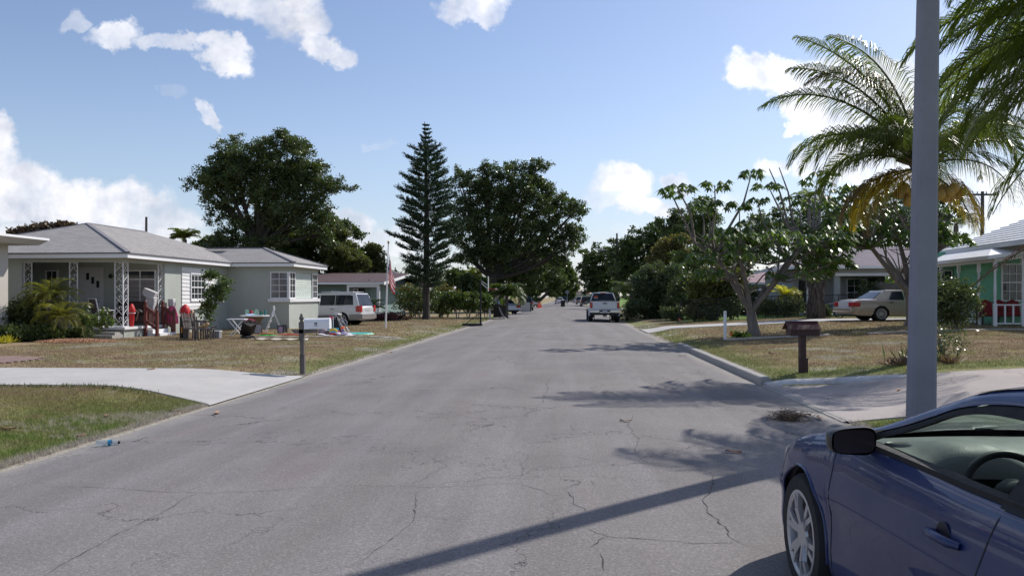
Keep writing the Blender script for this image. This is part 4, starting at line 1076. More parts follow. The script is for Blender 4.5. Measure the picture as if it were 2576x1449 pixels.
# ---- boat behind it
def boat():
    c = gx(815, 48.5)
    B = thing('motor_boat', 'white motor boat with framed windshield stored behind the minivan', 'boat', (c.x, 48.5, 0), rz=R(80))
    rows = []
    for i in range(13):
        y = -2.4 + i * .42; f = i / 12; w = 1.05 * (1 - max(0, f - .45) ** 2 * 3.0); w = max(w, .06); zt = 1.25 + .25 * f
        rows.append([(-w, y, zt), (-w * .92, y, zt - .35), (-w * .5, y, .55 + .5 * f * f), (0, y, .45 + .6 * f * f), (w * .5, y, .55 + .5 * f * f), (w * .92, y, zt - .35), (w, y, zt), (0, y, zt + .05)])
    t = MB(); t.grid(rows, close=True); t.add(rows[0], [tuple(range(8))]); t.build('hull', M['whitecar'], B, smooth=40)
    g = MB(); g.add([(-.8, -.1, 1.42), (.8, -.1, 1.42), (.55, -.75, 1.95), (-.55, -.75, 1.95), (-.95, -1.2, 1.4), (.95, -1.2, 1.4)], [(0, 1, 2, 3), (0, 3, 4), (1, 5, 2)]); g.build('windshield', m_clear('boat_glass', (.6, .7, .75), .2, (.5, .55, .6)), B)
    f = MB()
    for p, q in (((-.8, -.1, 1.42), (-.55, -.75, 1.95)), ((.8, -.1, 1.42), (.55, -.75, 1.95)), ((-.55, -.75, 1.95), (.55, -.75, 1.95)), ((-.55, -.75, 1.95), (-.95, -1.5, 1.4)), ((.55, -.75, 1.95), (.95, -1.5, 1.4)), ((0, -.1, 1.45), (0, -.75, 1.95))): f.tube([p, q], .022, 6)
    f.build('windshield_frame', M['metal'], B)
    t = MB(); t.bb((-.12, -2.9, .6), (.12, -2.4, 1.65)); t.build('outboard_motor', M['whitecar'], B, bevel=.06)
    tr = MB(); tr.bar((-.6, -2.2, .4), (-.6, 1.2, .4), .08); tr.bar((.6, -2.2, .4), (.6, 1.2, .4), .08); tr.bar((-.6, 1.2, .4), (0, 3.4, .45), .08); tr.bar((.6, 1.2, .4), (0, 3.4, .45), .08)
    tr.cyl((-.95, -.6, .3), (-.75, -.6, .3), .3, n=16); tr.cyl((.75, -.6, .3), (.95, -.6, .3), .3, n=16); tr.build('trailer', M['darkmetal'], B)
boat()

# ---- tan sedan
def sedan(name, label, loc, rz, paint, detail=True, group=None):
    V = thing(name, label, 'car', loc, rz=rz, group=group)
    sp = dict(top=[(-1.28, .72), (-1.2, .90), (-.95, .955), (-.3, .97), (1.0, .93), (2.1, .90), (3.0, .86), (3.6, .80), (3.8, .62)], wid=[(-1.30, .84), (-1.1, .92), (0, .97), (2.6, .97), (3.4, .93), (3.7, .86), (3.84, .72)],
              zb=[(-1.3, .30), (-.9, .24), (3.9, .22)], ends=(-1.30, 3.84), Ra=.37, zc=.33, axles=(0, 2.91), crown=.035, doors=[(.30, 1.18), (1.19, 2.25)], n=44)
    b, d, w = lower_body(sp); b.build('body', paint, V, smooth=40)
    for k in d: k.build('door', paint, V, smooth=40)
    w.build('underbody', M['black'], V)
    greenhouse(V, dict(base=(-.42, 2.35), zbelt=.94, roof=(.28, 1.55), zroof=1.39, wb=.86, wt=.64,
               side=[[(.42, .985), (.62, 1.34), (1.12, 1.35), (1.12, .975)], [(1.20, .975), (1.20, 1.35), (1.52, 1.33), (2.12, .97)]]), paint, M['glassblue'])
    for s in (-1, 1): l = MB(); l.bb((s * .50, -1.33, .66), (s * .93, -1.16, .86)); l.bb((s * .90, -1.25, .66), (s * .958, -.98, .86)); l.build('tail_light', M['taillight'], V, bevel=.015)
    q = MB(); q.bb((-.5, -1.335, .62), (.5, -1.30, .86)); q.build('boot_panel', M['lampclear'], V)
    t = MB(); t.bb((-.93, -1.42, .40), (.93, -1.22, .62)); t.bb((-.9, 3.75, .35), (.9, 3.92, .58)); t.build('bumper', paint, V, bevel=.04)
    for x in (-.87, .87):
        for y in (0, 2.91): wheel(V, x, y, .33, .33, .2, 1 if x > 0 else -1, 'steel', M['rim'], 14)
    if detail:
        for s in (-1, 1):
            for yy in (.38, 1.28): h = MB(); h.bb((s * .965, yy, .83), (s * .99, yy + .18, .865)); h.build('door_handle', M['darkmetal'], V)
            m_ = MB(); m_.box((s * .98, 2.02, 1.0), (.18, .10, .12)); m_.build('wing_mirror', paint, V, bevel=.03)
            l = MB(); l.bb((s * .5, 3.72, .60), (s * .88, 3.86, .74)); l.build('headlight', M['lampclear'], V, bevel=.02)
    return V
c = gx(2184, 37.6)
TAN = sedan('sedan', 'tan sedan parked on the far right concrete driveway with its tail toward the street', (c.x, 37.3, c.z + .03), R(-90 + 4), M['tancar'])
TAN.rotation_euler = (0, 0, R(-87))

# ---- white pickup
def pickup():
    c = gx(1524, 52.0)
    V = thing('pickup_truck', 'white pickup truck parked facing away on the right side of the street', 'pickup truck', (c.x, 53.2, -.06), rz=-math.atan(.06))
    wdt = .99
    sp = dict(top=[(-1.3, 1.38), (-1.1, 1.39), (1.0, 1.38), (3.1, 1.33), (4.0, 1.27), (4.4, 1.1)], wid=[(-1.32, .95), (-1.1, .985), (4.0, .99), (4.3, .93), (4.45, .80)],
              zb=[(-1.35, .62), (4.5, .50)], ends=(-1.30, 4.45), Ra=.47, zc=.42, axles=(0, 3.57), crown=.03, cabin=(-1.2, .75), doors=[(.82, 1.7), (1.71, 2.75)], n=40)
    b, d, w = lower_body(sp); b.build('body', M['whitecar'], V, smooth=40)
    for k in d: k.build('door', M['whitecar'], V, smooth=40)
    w.build('underbody', M['black'], V)
    bed = MB(); bed.bb((-.9, -1.2, .85), (.9, .72, .9)); bed.bb((-.9, .68, .9), (.9, .74, 1.38)); bed.build('cargo_bed', M['darkmetal'], V)
    greenhouse(V, dict(base=(.78, 3.0), zbelt=1.34, roof=(1.02, 2.15), zroof=1.95, wb=.90, wt=.70,
               side=[[(1.02, 1.40), (1.1, 1.85), (1.68, 1.86), (1.68, 1.40)], [(1.76, 1.40), (1.76, 1.86), (2.1, 1.84), (2.7, 1.39)]]), M['whitecar'], M['glassblue'])
    g = MB(); g.bb((-.78, -1.345, .86), (.78, -1.30, 1.36)); tg = g.build('tailgate', M['whitecar'], V, bevel=.015)
    h = MB(); h.bb((-.14, -1.362, 1.21), (.14, -1.345, 1.27)); h.build('tailgate_handle', M['black'], tg)
    e = MB(); e.bb((-.97, -1.34, 1.385), (.97, -1.28, 1.41)); e.build('bed_cap', M['black'], V)
    for s in (-1, 1): l = MB(); l.bb((s * .80, -1.35, .93), (s * .955, -1.28, 1.30)); l.build('tail_light', M['taillight'], V, bevel=.015)
    bp = MB(); bp.bb((-.97, -1.50, .62), (-.34, -1.33, .80)); bp.bb((.34, -1.50, .62), (.97, -1.33, .80)); bp.bb((-.34, -1.47, .60), (.34, -1.33, .70)); bp.build('bumper', M['chrome'], V, bevel=.03)
    bb = MB(); bb.bb((-.36, -1.46, .70), (.36, -1.38, .80)); bb.bb((-.9, -1.42, .48), (.9, -1.2, .62)); bb.bb((-.12, -1.5, .40), (.12, -1.2, .52)); bb.build('hitch', M['black'], V)
    q = MB(); q.bb((-.15, -1.475, .64), (.15, -1.47, .78)); q.build('number_plate', M['plate'], V)
    s3 = MB(); s3.bb((-.16, .96, 1.90), (.16, 1.0, 1.95)); s3.build('brake_light', M['taillight'], V)
    sg = MB(); sg.bb((-.62, .83, 1.66), (-.34, .845, 1.72)); sg.build('window_sticker', M['orange'], V); sg = MB(); sg.bb((-.62, .815, 1.56), (-.36, .83, 1.61)); sg.build('window_sticker', M['plate'], V)
    for s in (-1, 1):
        m_ = MB(); m_.box((s * 1.14, 2.55, 1.48), (.22, .1, .28)); m_.bar((s * .92, 2.55, 1.42), (s * 1.1, 2.55, 1.46), .04); m_.build('wing_mirror', M['black'], V, bevel=.03)
        fl = MB(); fl.lathe([(.46, -.05), (.52, -.05), (.52, .05), (.46, .05)], 28, 0, Matrix.Translation((s * .98, 0, .42)) @ Matrix.Rotation(PI / 2, 4, 'Y'), caps=False); 
        fl.v = [v if v[2] > .42 else (v[0], v[1], .42) for v in fl.v]; fl.build('wheel_arch_flare', M['whitecar'], V, smooth=40)
    for x in (-.88, .88):
        for y in (0, 3.57): wheel(V, x, y, .42, .42, .30, 1 if x > 0 else -1, 'steel', M['rim'], 6)
pickup()

# ---- distant cars: one simple-bodied SUV and one sedan, copied along both kerbs
def suv(name, label, loc, rz, paint, group=None, cat='car'):
    V = thing(name, label, cat, loc, rz=rz, group=group)
    sp = dict(top=[(-.95, .95), (-.9, 1.05), (2.2, 1.05), (2.9, 1.0), (3.4, .92), (3.6, .7)], wid=[(-.97, .86), (-.8, .92), (3.0, .93), (3.4, .86), (3.6, .7)],
              zb=[(-1, .38), (3.6, .34)], ends=(-.95, 3.6), Ra=.42, zc=.37, axles=(0, 2.75), crown=.04, n=24, doors=[(.45, 1.2), (1.21, 2.1)])
    b, d, w = lower_body(sp); b.build('body', paint, V, smooth=40)
    for k in d: k.build('door', paint, V, smooth=40)
    w.build('underbody', M['black'], V)
    greenhouse(V, dict(base=(-.88, 2.5), zbelt=1.04, roof=(-.62, 1.7), zroof=1.70, wb=.86, wt=.70,
               side=[[(-.6, 1.1), (-.5, 1.6), (.4, 1.62), (.4, 1.1)], [(.5, 1.1), (.5, 1.62), (1.15, 1.62), (1.15, 1.1)], [(1.25, 1.1), (1.25, 1.6), (1.65, 1.58), (2.2, 1.1)]]), paint, M['glassblue'])
    t = MB(); t.bb((-.88, -1.08, .42), (.88, -.92, .66)); t.build('bumper', M['greycar'], V, bevel=.03)
    for s in (-1, 1): l = MB(); l.bb((s * .72, -1.0, .8), (s * .9, -.9, 1.1)); l.build('tail_light', M['taillight'], V)
    q = MB(); q.bb((-.22, -.985, .78), (.22, -.96, .9)); q.build('number_plate', M['plate'], V)
    for x in (-.83, .83):
        for y in (0, 2.75): wheel(V, x, y, .37, .37, .22, 1 if x > 0 else -1, 'steel', M['rim'], 6)
    return V
def flat(x, D): X = (x - CX) / F * D; return Vector((X, D, gzf(X, D)))
grp = 'cars parked along the far part of the street'
S1 = suv('parked_suv', 'slate blue suv with brown lower trim parked in a drive behind the white board fence', flat(1322, 96), R(-2), M['bluegreycar'], grp)
S2 = suv('parked_suv', 'black suv parked on the right side of the street just beyond the white pickup truck', flat(1474, 136), R(-3), M['blackcar'], grp)
C1 = sedan('parked_car', 'white car with dark rear window parked at the left kerb far down the street', flat(1407, 170), R(-3), M['whitecar'], False, grp)
def cc(src, x, D, label, mat=None, rz=-3):
    o = copy_tree(src, flat(x, D), R(rz), label, group=grp)
    if mat:
        for ch in o.children:
            if ch.name.split('.')[0] in ('body', 'door', 'cabin'):
                ch.data = ch.data.copy(); ch.data.materials[0] = mat
                if ch.name.startswith('body'): pass
    return o
cc(C1, 1341, 134, 'dark car nosed into the planting just right of the slate blue suv', M['blackcar'], 12)
cc(S2, 1419, 205, 'dark car parked directly beyond the white car at the left kerb', M['bluegreycar'])
cc(C1, 1430, 250, 'last dark car of the left row at the far end of the street', M['blackcar'])
cc(S2, 1460, 175, 'dark grey suv parked beyond the black suv on the right', M['greycar'])
cc(C1, 1452, 215, 'silver car beyond the two dark suvs on the right side of the street', M['silvercar'])
cc(C1, 1446, 275, 'slate blue car at the far end of the right row', M['bluegreycar'])
cc(S2, 1449, 240, 'pale roofed van standing among the far cars of the right row', M['silvercar'])
cc(S2, 1440, 320, 'dark vehicle crossing at the very end of the street', M['blackcar'], 70)
cc(S1, 1968, 60, 'white vehicle half hidden behind the yellow green shrub inside the fence', M['whitecar'], 60)
cc(C1, 1748, 57, 'white car bonnet showing through the bushes behind the fence', M['whitecar'], 100)
cc(C1, 1275, 78, 'dark car standing by the black bins left of the white board fence', M['blackcar'], 20)
# ---------------------------------------------------------------- the blue coupe beside the photographer
def coupe():
    yaw = .045
    V = thing('coupe', 'dark blue two door coupe with its driver window down at the bottom right corner', 'car', (2.48, 4.31, -.03), rz=-yaw)
    paint = M['bluecar']
    top = [(-3.64, .78), (-3.5, 1.0), (-3.0, 1.01), (-2.4, .985), (-1.6, .955), (-.6, .945), (-.36, .925), (0, .872), (.25, .82), (.5, .745), (.7, .66), (.85, .58), (.95, .46)]
    wid = [(-3.66, .60), (-3.5, .78), (-3.2, .86), (-2.65, .905), (-1.9, .89), (-1.2, .885), (-.5, .893), (0, .912), (.3, .905), (.5, .875), (.68, .805), (.82, .70), (.92, .57), (.95, .52)]
    sp = dict(top=top, wid=wid, zb=[(-3.7, .26), (-3.2, .22), (-.4, .19), (.4, .19), (.96, .2)], ends=(-3.65, .95), Ra=.365, zc=.34, axles=(0, -2.675), crown=.055, cabin=(-2.95, -.10), doors=[(-1.78, -.42)], n=90,
              prof=[(0, .955), (.06, .97), (.12, .985), (.25, .992), (.40, .988), (.50, .990), (.58, 1.004), (.64, 1.006), (.70, .998), (.78, .985), (.86, .972), (.93, .955), (.97, .94), (1, .92)])
    b, d, w = lower_body(sp)
    b.build('body', paint, V, smooth=45)
    for i, k in enumerate(d): D = k.build('door', paint, V, smooth=45); 
    w.build('underbody', M['black'], V)
    # black gaps around the door
    def side(y, f, off=.001):
        w_ = ips(wid, y); zt = ips(top, y); zb = .19; z = zb + (zt - zb) * f
        x = w_ * float(np.interp(f, [p[0] for p in sp['prof']], [p[1] for p in sp['prof']])); return (-(x + off), y, z)
    seam(V, [side(-.42, f, -.001) for f in np.linspace(.04, 1, 16)], .0042)
    seam(V, [side(-1.60 - .22 * f, f, -.001) for f in np.linspace(.04, 1, 16)], .0042)
    seam(V, [side(y, .05, -.001) for y in np.linspace(-.42, -1.61, 12)], .005)
    # bumper to wing gap and little chrome flash behind the wheel
    seam(V, [side(.30 + .10 * f, f, -.0005) for f in np.linspace(.45, .93, 8)], .0025)
    # lip trim around the front wheel opening
    for s in (-1, 1):
        for a in (0, -2.675):
            lip = MB(); pts = []
            for th in np.linspace(-.12, PI + .12, 26):
                y = a + .368 * math.cos(th); z = .34 + .368 * math.sin(th); w_ = ips(wid, y); zt = ips(top, y); f = (z - .19) / (zt - .19)
                x = w_ * float(np.interp(f, [p[0] for p in sp['prof']], [p[1] for p in sp['prof']])); pts.append((s * (x - .001), y, z))
            lip.tube(pts, .009, 6); lip.build('wheel_arch_lip', paint, V, smooth=60)
    for x, s in ((-.80, -1), (.80, 1)):
        for y in (0, -2.675): wheel(V, x, y, .335, .332, .215, s, 'alloy', M['rim'], 6)
    # ---- rail of the roof
    RL = [(-.775, -.34, .915), (-.735, -.52, .985), (-.695, -.70, 1.055), (-.655, -.88, 1.125), (-.62, -1.05, 1.19), (-.60, -1.24, 1.25), (-.575, -1.5, 1.295), (-.565, -1.8, 1.32), (-.565, -2.1, 1.31), (-.58, -2.4, 1.265), (-.62, -2.75, 1.16), (-.68, -3.15, 1.01)]
    OP = [(-.825, -.36, .925), (-.815, -.48, .950), (-.78, -.60, .965), (-.735, -.80, 1.02), (-.69, -.97, 1.085), (-.665, -1.13, 1.145), (-.645, -1.32, 1.185), (-.64, -1.52, 1.20), (-.64, -1.8, 1.20), (-.65, -2.1, 1.18), (-.68, -2.35, 1.13), (-.72, -2.6, 1.06)]
    def resample(P_, n=48):
        P_ = [Vector(p) for p in P_]; out = []
        m = len(P_) - 1
        for i in range(n + 1):
            t = i / n * m; k = min(int(t), m - 1); u = t - k
            p0, p1, p2, p3 = P_[max(k - 1, 0)], P_[k], P_[k + 1], P_[min(k + 2, m)]
            out.append(.5 * ((2 * p1) + (-p0 + p2) * u + (2 * p0 - 5 * p1 + 4 * p2 - p3) * u * u + (-p0 + 3 * p1 - 3 * p2 + p3) * u ** 3))
        return out
    rl = resample(RL); op = resample(OP)
    for s in (-1, 1):
        g = MB(); rows = []
        for a, o in zip(rl, op):
            m = a.lerp(o, .62); n_ = Vector((-.7, 0, .5)).normalized()
            ins = Vector((.05, 0, -.03))
            r_ = [a + ins, a + Vector((.02, 0, .010)), a, a.lerp(m, .5) + n_ * .014, m + n_ * .008]
            rows.append([(s * -p.x, p.y, p.z) for p in r_])
        g.grid(rows); g.build('roof_rail', paint, V, smooth=60)
        g = MB(); rows = []
        for a, o in zip(rl, op):
            m = a.lerp(o, .63); n_ = Vector((-.7, 0, .5)).normalized()
            r_ = [m + n_ * .002, m.lerp(o, .5) + n_ * .006, o, o + Vector((.035, 0, .004)), a + Vector((.05, 0, -.035))]
            rows.append([(s * -p.x, p.y, p.z) for p in r_])
        g.grid(rows); g.build('window_seal', M['rubber'], V, smooth=60)
        # window sill strip, door top
        g = MB(); rows = []
        for y in np.linspace(-.40, -2.6, 30):
            zt = ips(top, y); w_ = ips(wid, y) * .92
            rows.append([(s * (w_ + .006), y, zt + .0), (s * (w_ + .008), y, zt + .022), (s * (w_ - .03), y, zt + .026), (s * (w_ - .085), y, zt + .008), (s * (w_ - .10), y, zt - .10)])
        g.grid(rows); g.build('window_sill', M['rubber'], V, smooth=50)
        # inner door trim
        g = MB(); g.bb((s * .70, -1.75, .30), (s * .735, -.45, .925)); g.build('door_trim', plain('cabin_trim', (.05, .052, .052), .7), V)
        # B pillar and rear quarter glass
        g = MB(); g.add([(s * .838, -1.80, .955), (s * .838, -1.98, .96), (s * .655, -1.90, 1.205), (s * .655, -1.78, 1.205), (s * .78, -1.80, .955), (s * .78, -1.98, .96), (s * .60, -1.90, 1.205), (s * .60, -1.78, 1.205)], [(0,1,2,3),(7,6,5,4),(0,4,5,1),(1,5,6,2),(2,6,7,3),(3,7,4,0)])
        g.build('door_pillar', M['rubber'], V)
        g = MB(); g.add([(s * .83, -1.98, .965), (s * .80, -2.6, .985), (s * .72, -2.55, 1.06), (s * .655, -2.1, 1.17), (s * .65, -1.90, 1.195)], [(0, 1, 2, 3, 4)]); g.build('quarter_window', M['glassblue'], V)
        if s == 1:
            g = MB(); g.add([(.82, -.50, .95), (.83, -1.79, .955), (.645, -1.76, 1.20), (.655, -1.2, 1.16), (.73, -.80, 1.02)], [(0, 1, 2, 3, 4)]); g.build('side_window', m_clear('side_glass', (.75, .85, .8), .08), V)
        # sail panel at the mirror foot
        g = MB(); g.add([(s * .838, -.44, .94), (s * .842, -.70, .945), (s * .79, -.66, .995), (s * .755, -.74, 1.03), (s * .79, -.50, .985)], [(0, 1, 2, 3, 4)]); g.build('mirror_mount', M['rubber'], V)
    # roof skin
    g = MB(); rows = []
    for a in rl[17:]:
        if a.y > -1.16: continue
        rows.append([(u * -a.x * (1 if u < 0 else 1), a.y - 0 * .04, a.z + .010 + .045 * (1 - u * u)) for u in (1, .97, .85, .6, .3, 0, -.3, -.6, -.85, -.97, -1)])
        if a.y < -2.35: break
    yhead = rows[0][0][1]
    g.grid(rows); g.build('roof', paint, V, smooth=60)
    rear = rows[-1]
    g = MB(); g.grid([[(x, y - .02, z - .004) for x, y, z in rear[1:-1]], [(x * 1.08, -2.9, ips(top, -2.95) + .06 * (1 - (x / .6) ** 2) + .0) for x, y, z in rear[1:-1]]]); g.build('rear_window', M['glassblue'], V)
    g = MB(); g.bb((-.60, -2.95, .9), (.60, -2.25, .96)); g.bb((-.68, -1.9, .2), (.68, -1.84, .5)); g.build('parcel_shelf', M['black'], V)
    hl = MB(); rows = [[(x, y, z - .035) for x, y, z in r_] for r_ in [rows[0], rows[len(rows) // 2], rows[-1]]]; hl.grid(rows); hl.build('headliner', plain('headliner', (.30, .31, .30), .9), V)
    # windscreen between the two front posts
    G_ = m_clear('windscreen_glass', (.70, .84, .76), .42, (.34, .42, .37)); g = MB(); rows = []  # strong pale green haze stands in for the reflection washing over the glass
    for i, a in enumerate(rl[:24]):
        if a.y < yhead + .01: break
        rows.append([(u * (-a.x - .03), a.y + (.14 * (1 - u * u)) * (1 - i / 40), a.z - .004 + .035 * (1 - u * u)) for u in np.linspace(-1, 1, 13)])
    rows.append([(u * .57, yhead - .01, rows[-1][0][2] + .02 + .04 * (1 - u * u)) for u in np.linspace(-1, 1, 13)])
    g.grid(rows); g.build('windscreen', G_, V, smooth=60)
    # scuttle with slotted vents outside the glass
    g = MB(); sc = MB()
    g.grid([[(u * .745, -.335 + .14 * (1 - u * u) + .004, .915 + .032 * (1 - u * u)) for u in np.linspace(-1, 1, 21)], [(u * .765, -.24 + .10 * (1 - u * u), .918 + .04 * (1 - u * u)) for u in np.linspace(-1, 1, 21)], [(u * .785, -.098, .897 + .056 * (1 - u * u)) for u in np.linspace(-1, 1, 21)]]); g.build('scuttle_panel', M['greyplastic'], V, smooth=60)
    for u in np.linspace(-.85, .85, 90):
        if abs(u) > .1: sc.box((u * .755, -.275 + .12 * (1 - u * u), .924 + .036 * (1 - u * u)), (.008, .04, .008))
    sc.build('air_intake_slots', M['black'], V)
    g = MB()
    for x in (-.1, .35): g.tube([(x - .45, -.25, .955), (x - .1, -.16, .972), (x + .1, -.13, .975)], .008, 6)
    g.build('wiper', M['black'], V)
    # dashboard
    tm = m = plain('dash_plastic', (.165, .175, .170), .55, 0, .15, 5, .15, 120); dk = plain('dash_dark', (.035, .037, .037), .6, 0, .1)
    g = MB(); rows = []
    for u in np.linspace(-1, 1, 41):
        x = u * .735; yf = -.35 + .13 * (1 - u * u)
        bump = .055 * math.exp(-((x + .37) / .17) ** 4)
        rows.append([(x, yf, .915), (x, yf - .15, .930), (x, -.62, .924 + bump * .7), (x, -.76, .898 + bump * 1.15), (x, -.83, .86 + bump * 1.15), (x, -.84, .80 + bump * .6)])
    g.grid(rows); g.build('dashboard', tm, V, smooth=60)
    g = MB(); rows = []
    for u in np.linspace(-1, 1, 41):
        x = u * .735; bump = .055 * math.exp(-((x + .37) / .17) ** 4)
        rows.append([(x, -.84, .80 + bump * .6), (x, -.80 + bump * 1.2, .72), (x, -.80, .62), (x, -.66, .45), (x, -.5, .3)])
    g.grid(rows); g.build('dash_fascia', dk, V, smooth=60)
    g = MB(); g.lathe([(.001, .004), (.05, .006), (.058, .010), (.066, .004), (.068, -.01)], 24, 0, Matrix.Translation((-.62, -.56, .929)) @ Matrix.Diagonal((1.0, .62, 1, 1))); g.build('dash_speaker', M['greyplastic'], V, smooth=50)
    g = MB(); g.lathe([(.001, .0), (.045, .0)], 24, 0, Matrix.Translation((-.62, -.56, .9365)) @ Matrix.Diagonal((1.0, .62, 1, 1)), caps=False)
    g.build('speaker_grille', M['black'], V)
    g = MB(); g.box((-.655, -.845, .80), (.12, .03, .085)); v = g.build('air_vent', M['black'], V, bevel=.012)
    q = MB()
    for i in range(4): q.box((-.655, -.862, .776 + i * .017), (.095, .012, .004))
    q.build('vent_slats', M['greyplastic'], v)
    # steering wheel
    S = MB(); Mx = Matrix.Translation((-.37, -1.05, .80)) @ Matrix.Rotation(R(66), 4, 'X')
    ring = [Mx @ Vector((.186 * math.cos(a), .186 * math.sin(a), 0)) for a in np.linspace(0, 2 * PI, 49)]
    S.tube(ring, .0165, 10); S.lathe([(.001, .03), (.05, .035), (.075, .015), (.08, -.02), (.06, -.05), (.04, -.2)], 20, 0, Mx @ Matrix.Rotation(PI, 4, 'X')); sw = S.build('steering_wheel', plain('wheel_leather', (.022, .023, .024), .45), V, smooth=60)
    q = MB()
    for a in (.12, PI - .12, -PI / 2 + .35, -PI / 2 - .35): q.bar(Mx @ Vector((.05 * math.cos(a), .05 * math.sin(a), .02)), Mx @ Vector((.178 * math.cos(a), .178 * math.sin(a), .0)), .035, .014)
    q.build('steering_spokes', plain('satin_silver', (.38, .40, .40), .35, .5), sw, bevel=.004)
    # seats
    for x in (-.37, .37):
        sname = 'driver seat' if x < 0 else 'passenger seat'
        st = MB(); st.box((x, -1.45, .42), (.5, .52, .16), rot=(R(6), 0, 0)); st.box((x, -1.83, .72), (.48, .14, .62), rot=(R(18), 0, 0)); st.box((x, -1.98, 1.06), (.24, .09, .15), rot=(R(16), 0, 0)); st.build('seat', M['black'], V, bevel=.05)
    # mirrors
    for s in (-1, 1):
        mm = Matrix.Translation((s * .955, -.835, 1.0)) @ Matrix.Rotation(s * R(-8), 4, 'Z')
        rows = []
        for (d_, sx, sz) in ((-.045, .98, .98), (-.03, 1.02, 1.03), (.0, 1.0, 1.0), (.035, .86, .82), (.06, .6, .5), (.068, .15, .12)):
            pts = []
            for k in range(28):
                a = 2 * PI * k / 28; ca, sa = math.cos(a), math.sin(a); e = .55
                px = .104 * sx * math.copysign(abs(ca) ** e, ca); pz = .060 * sz * math.copysign(abs(sa) ** e, sa)
                pz *= 1 + .12 * (px * -s) / .104
                pts.append(mm @ Vector((px, d_, pz)))
            rows.append(pts)
        g = MB(); g.grid(rows, close=True); g.add(rows[-1], [tuple(range(28))]); wm = g.build('wing_mirror', plain('mirror_shell', (.03, .03, .032), .35, 0, .2), V, smooth=60)
        g = MB(); gl = [mm @ (Vector((v[0], v[1], v[2]))) for v in [(.094 * math.copysign(abs(math.cos(a)) ** .5, math.cos(a)), -.047, (.051) * math.copysign(abs(math.sin(a)) ** .5, math.sin(a))) for a in np.linspace(0, 2 * PI, 29)[:-1]]]
        g.add(gl, [tuple(range(28))]); g.build('mirror_glass', plain('mirror_glass', (.06, .045, .048), .12, .3, .2), wm)  # dark red-brown reflection is painted into the glass colour
        g = MB(); g.bar((s * .80, -.66, .955), (s * .89, -.79, .965), .06, .045); g.build('mirror_arm', M['rubber'], wm, bevel=.01)
    # handle with its cup and the key cylinder
    for s in (-1, 1):
        y = -1.52; x, _, z = side(y, .77, 0); x = -x
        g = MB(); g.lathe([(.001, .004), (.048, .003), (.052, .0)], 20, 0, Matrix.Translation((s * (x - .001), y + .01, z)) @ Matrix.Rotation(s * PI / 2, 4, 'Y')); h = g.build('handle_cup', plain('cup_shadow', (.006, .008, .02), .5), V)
        g = MB(); g.tube([(s * (x + .004), y + .10, z - .008), (s * (x + .032), y + .07, z), (s * (x + .036), y, z + .004), (s * (x + .032), y - .08, z + .004), (s * (x + .004), y - .115, z)], [.012, .016, .017, .017, .013], 10); g.build('door_handle', paint, V, smooth=60)
    # lamps, grille, plate
    for s in (-1, 1):
        g = MB(); g.ell((0, 0, 0), (.10, .24, .065), 20, 12); g.v = [tuple(Matrix.Translation((s * .71, .58, .655)) @ Matrix.Rotation(s * R(24), 4, 'Z') @ Matrix.Rotation(R(-20), 4, 'X') @ Vector(v)) for v in g.v]; g.build('headlight', plain('yellowed_lens', (.52, .49, .42), .12, 0, .1, spec=.8), V, smooth=180)
        g = MB(); g.ell((s * .6, -3.60, .82), (.16, .06, .07)); g.build('tail_light', M['taillight'], V, smooth=60)
    g = MB(); g.bb((-.4, .95, .30), (.4, .965, .42)); g.build('grille', M['black'], V)
    g = MB(); g.bb((-.16, .966, .46), (.16, .975, .54)); g.build('number_plate', M['plate'], V)
coupe()
# ---------------------------------------------------------------- trees and plants
def rot_local(V, base): return V - np.array(base)[None, None, :]

def crown_quads(blobs, n, leaf, hang=0.0, shell=.55, clump=None, seedshape=1.0, up=.5):
    """blobs: list of (center, (rx, ry, rz), weight). Leaves gathered in clumps on and inside each ellipsoid"""
    W = np.array([b[2] * (b[1][0] * b[1][1] * b[1][2]) ** .667 for b in blobs]); W = W / W.sum(); out = []
    for b, w in zip(blobs, W):
        c, r = np.array(b[0], float), np.array(b[1], float); m = max(4, int(n * w)); per = 26
        nc = max(3, m // per); d = unit(nr.normal(size=(nc, 3))); rad = shell + (1 - shell) * nr.uniform(0, 1, (nc, 1)) ** .6
        rad *= 1 + .13 * np.sin(d[:, :1] * 7 + c[0]) * np.cos(d[:, 2:3] * 6 + c[2])
        cc = c + d * r * rad; cs = clump or .10 * r.min() ** .6 + .10
        C = np.repeat(cc, per, 0) + nr.normal(size=(nc * per, 3)) * cs * np.array([1, 1, .62])
        D = nr.normal(size=(len(C), 3)) + np.repeat(d, per, 0) * .9 + np.array([0, 0, -hang])
        L = leaf * nr.uniform(.65, 1.35, len(C)); N = nr.normal(size=(len(C), 3)) + np.array([0, 0, up])
        out.append(leaf_quads(C, D, L, L * .55, N))
    return np.concatenate(out)

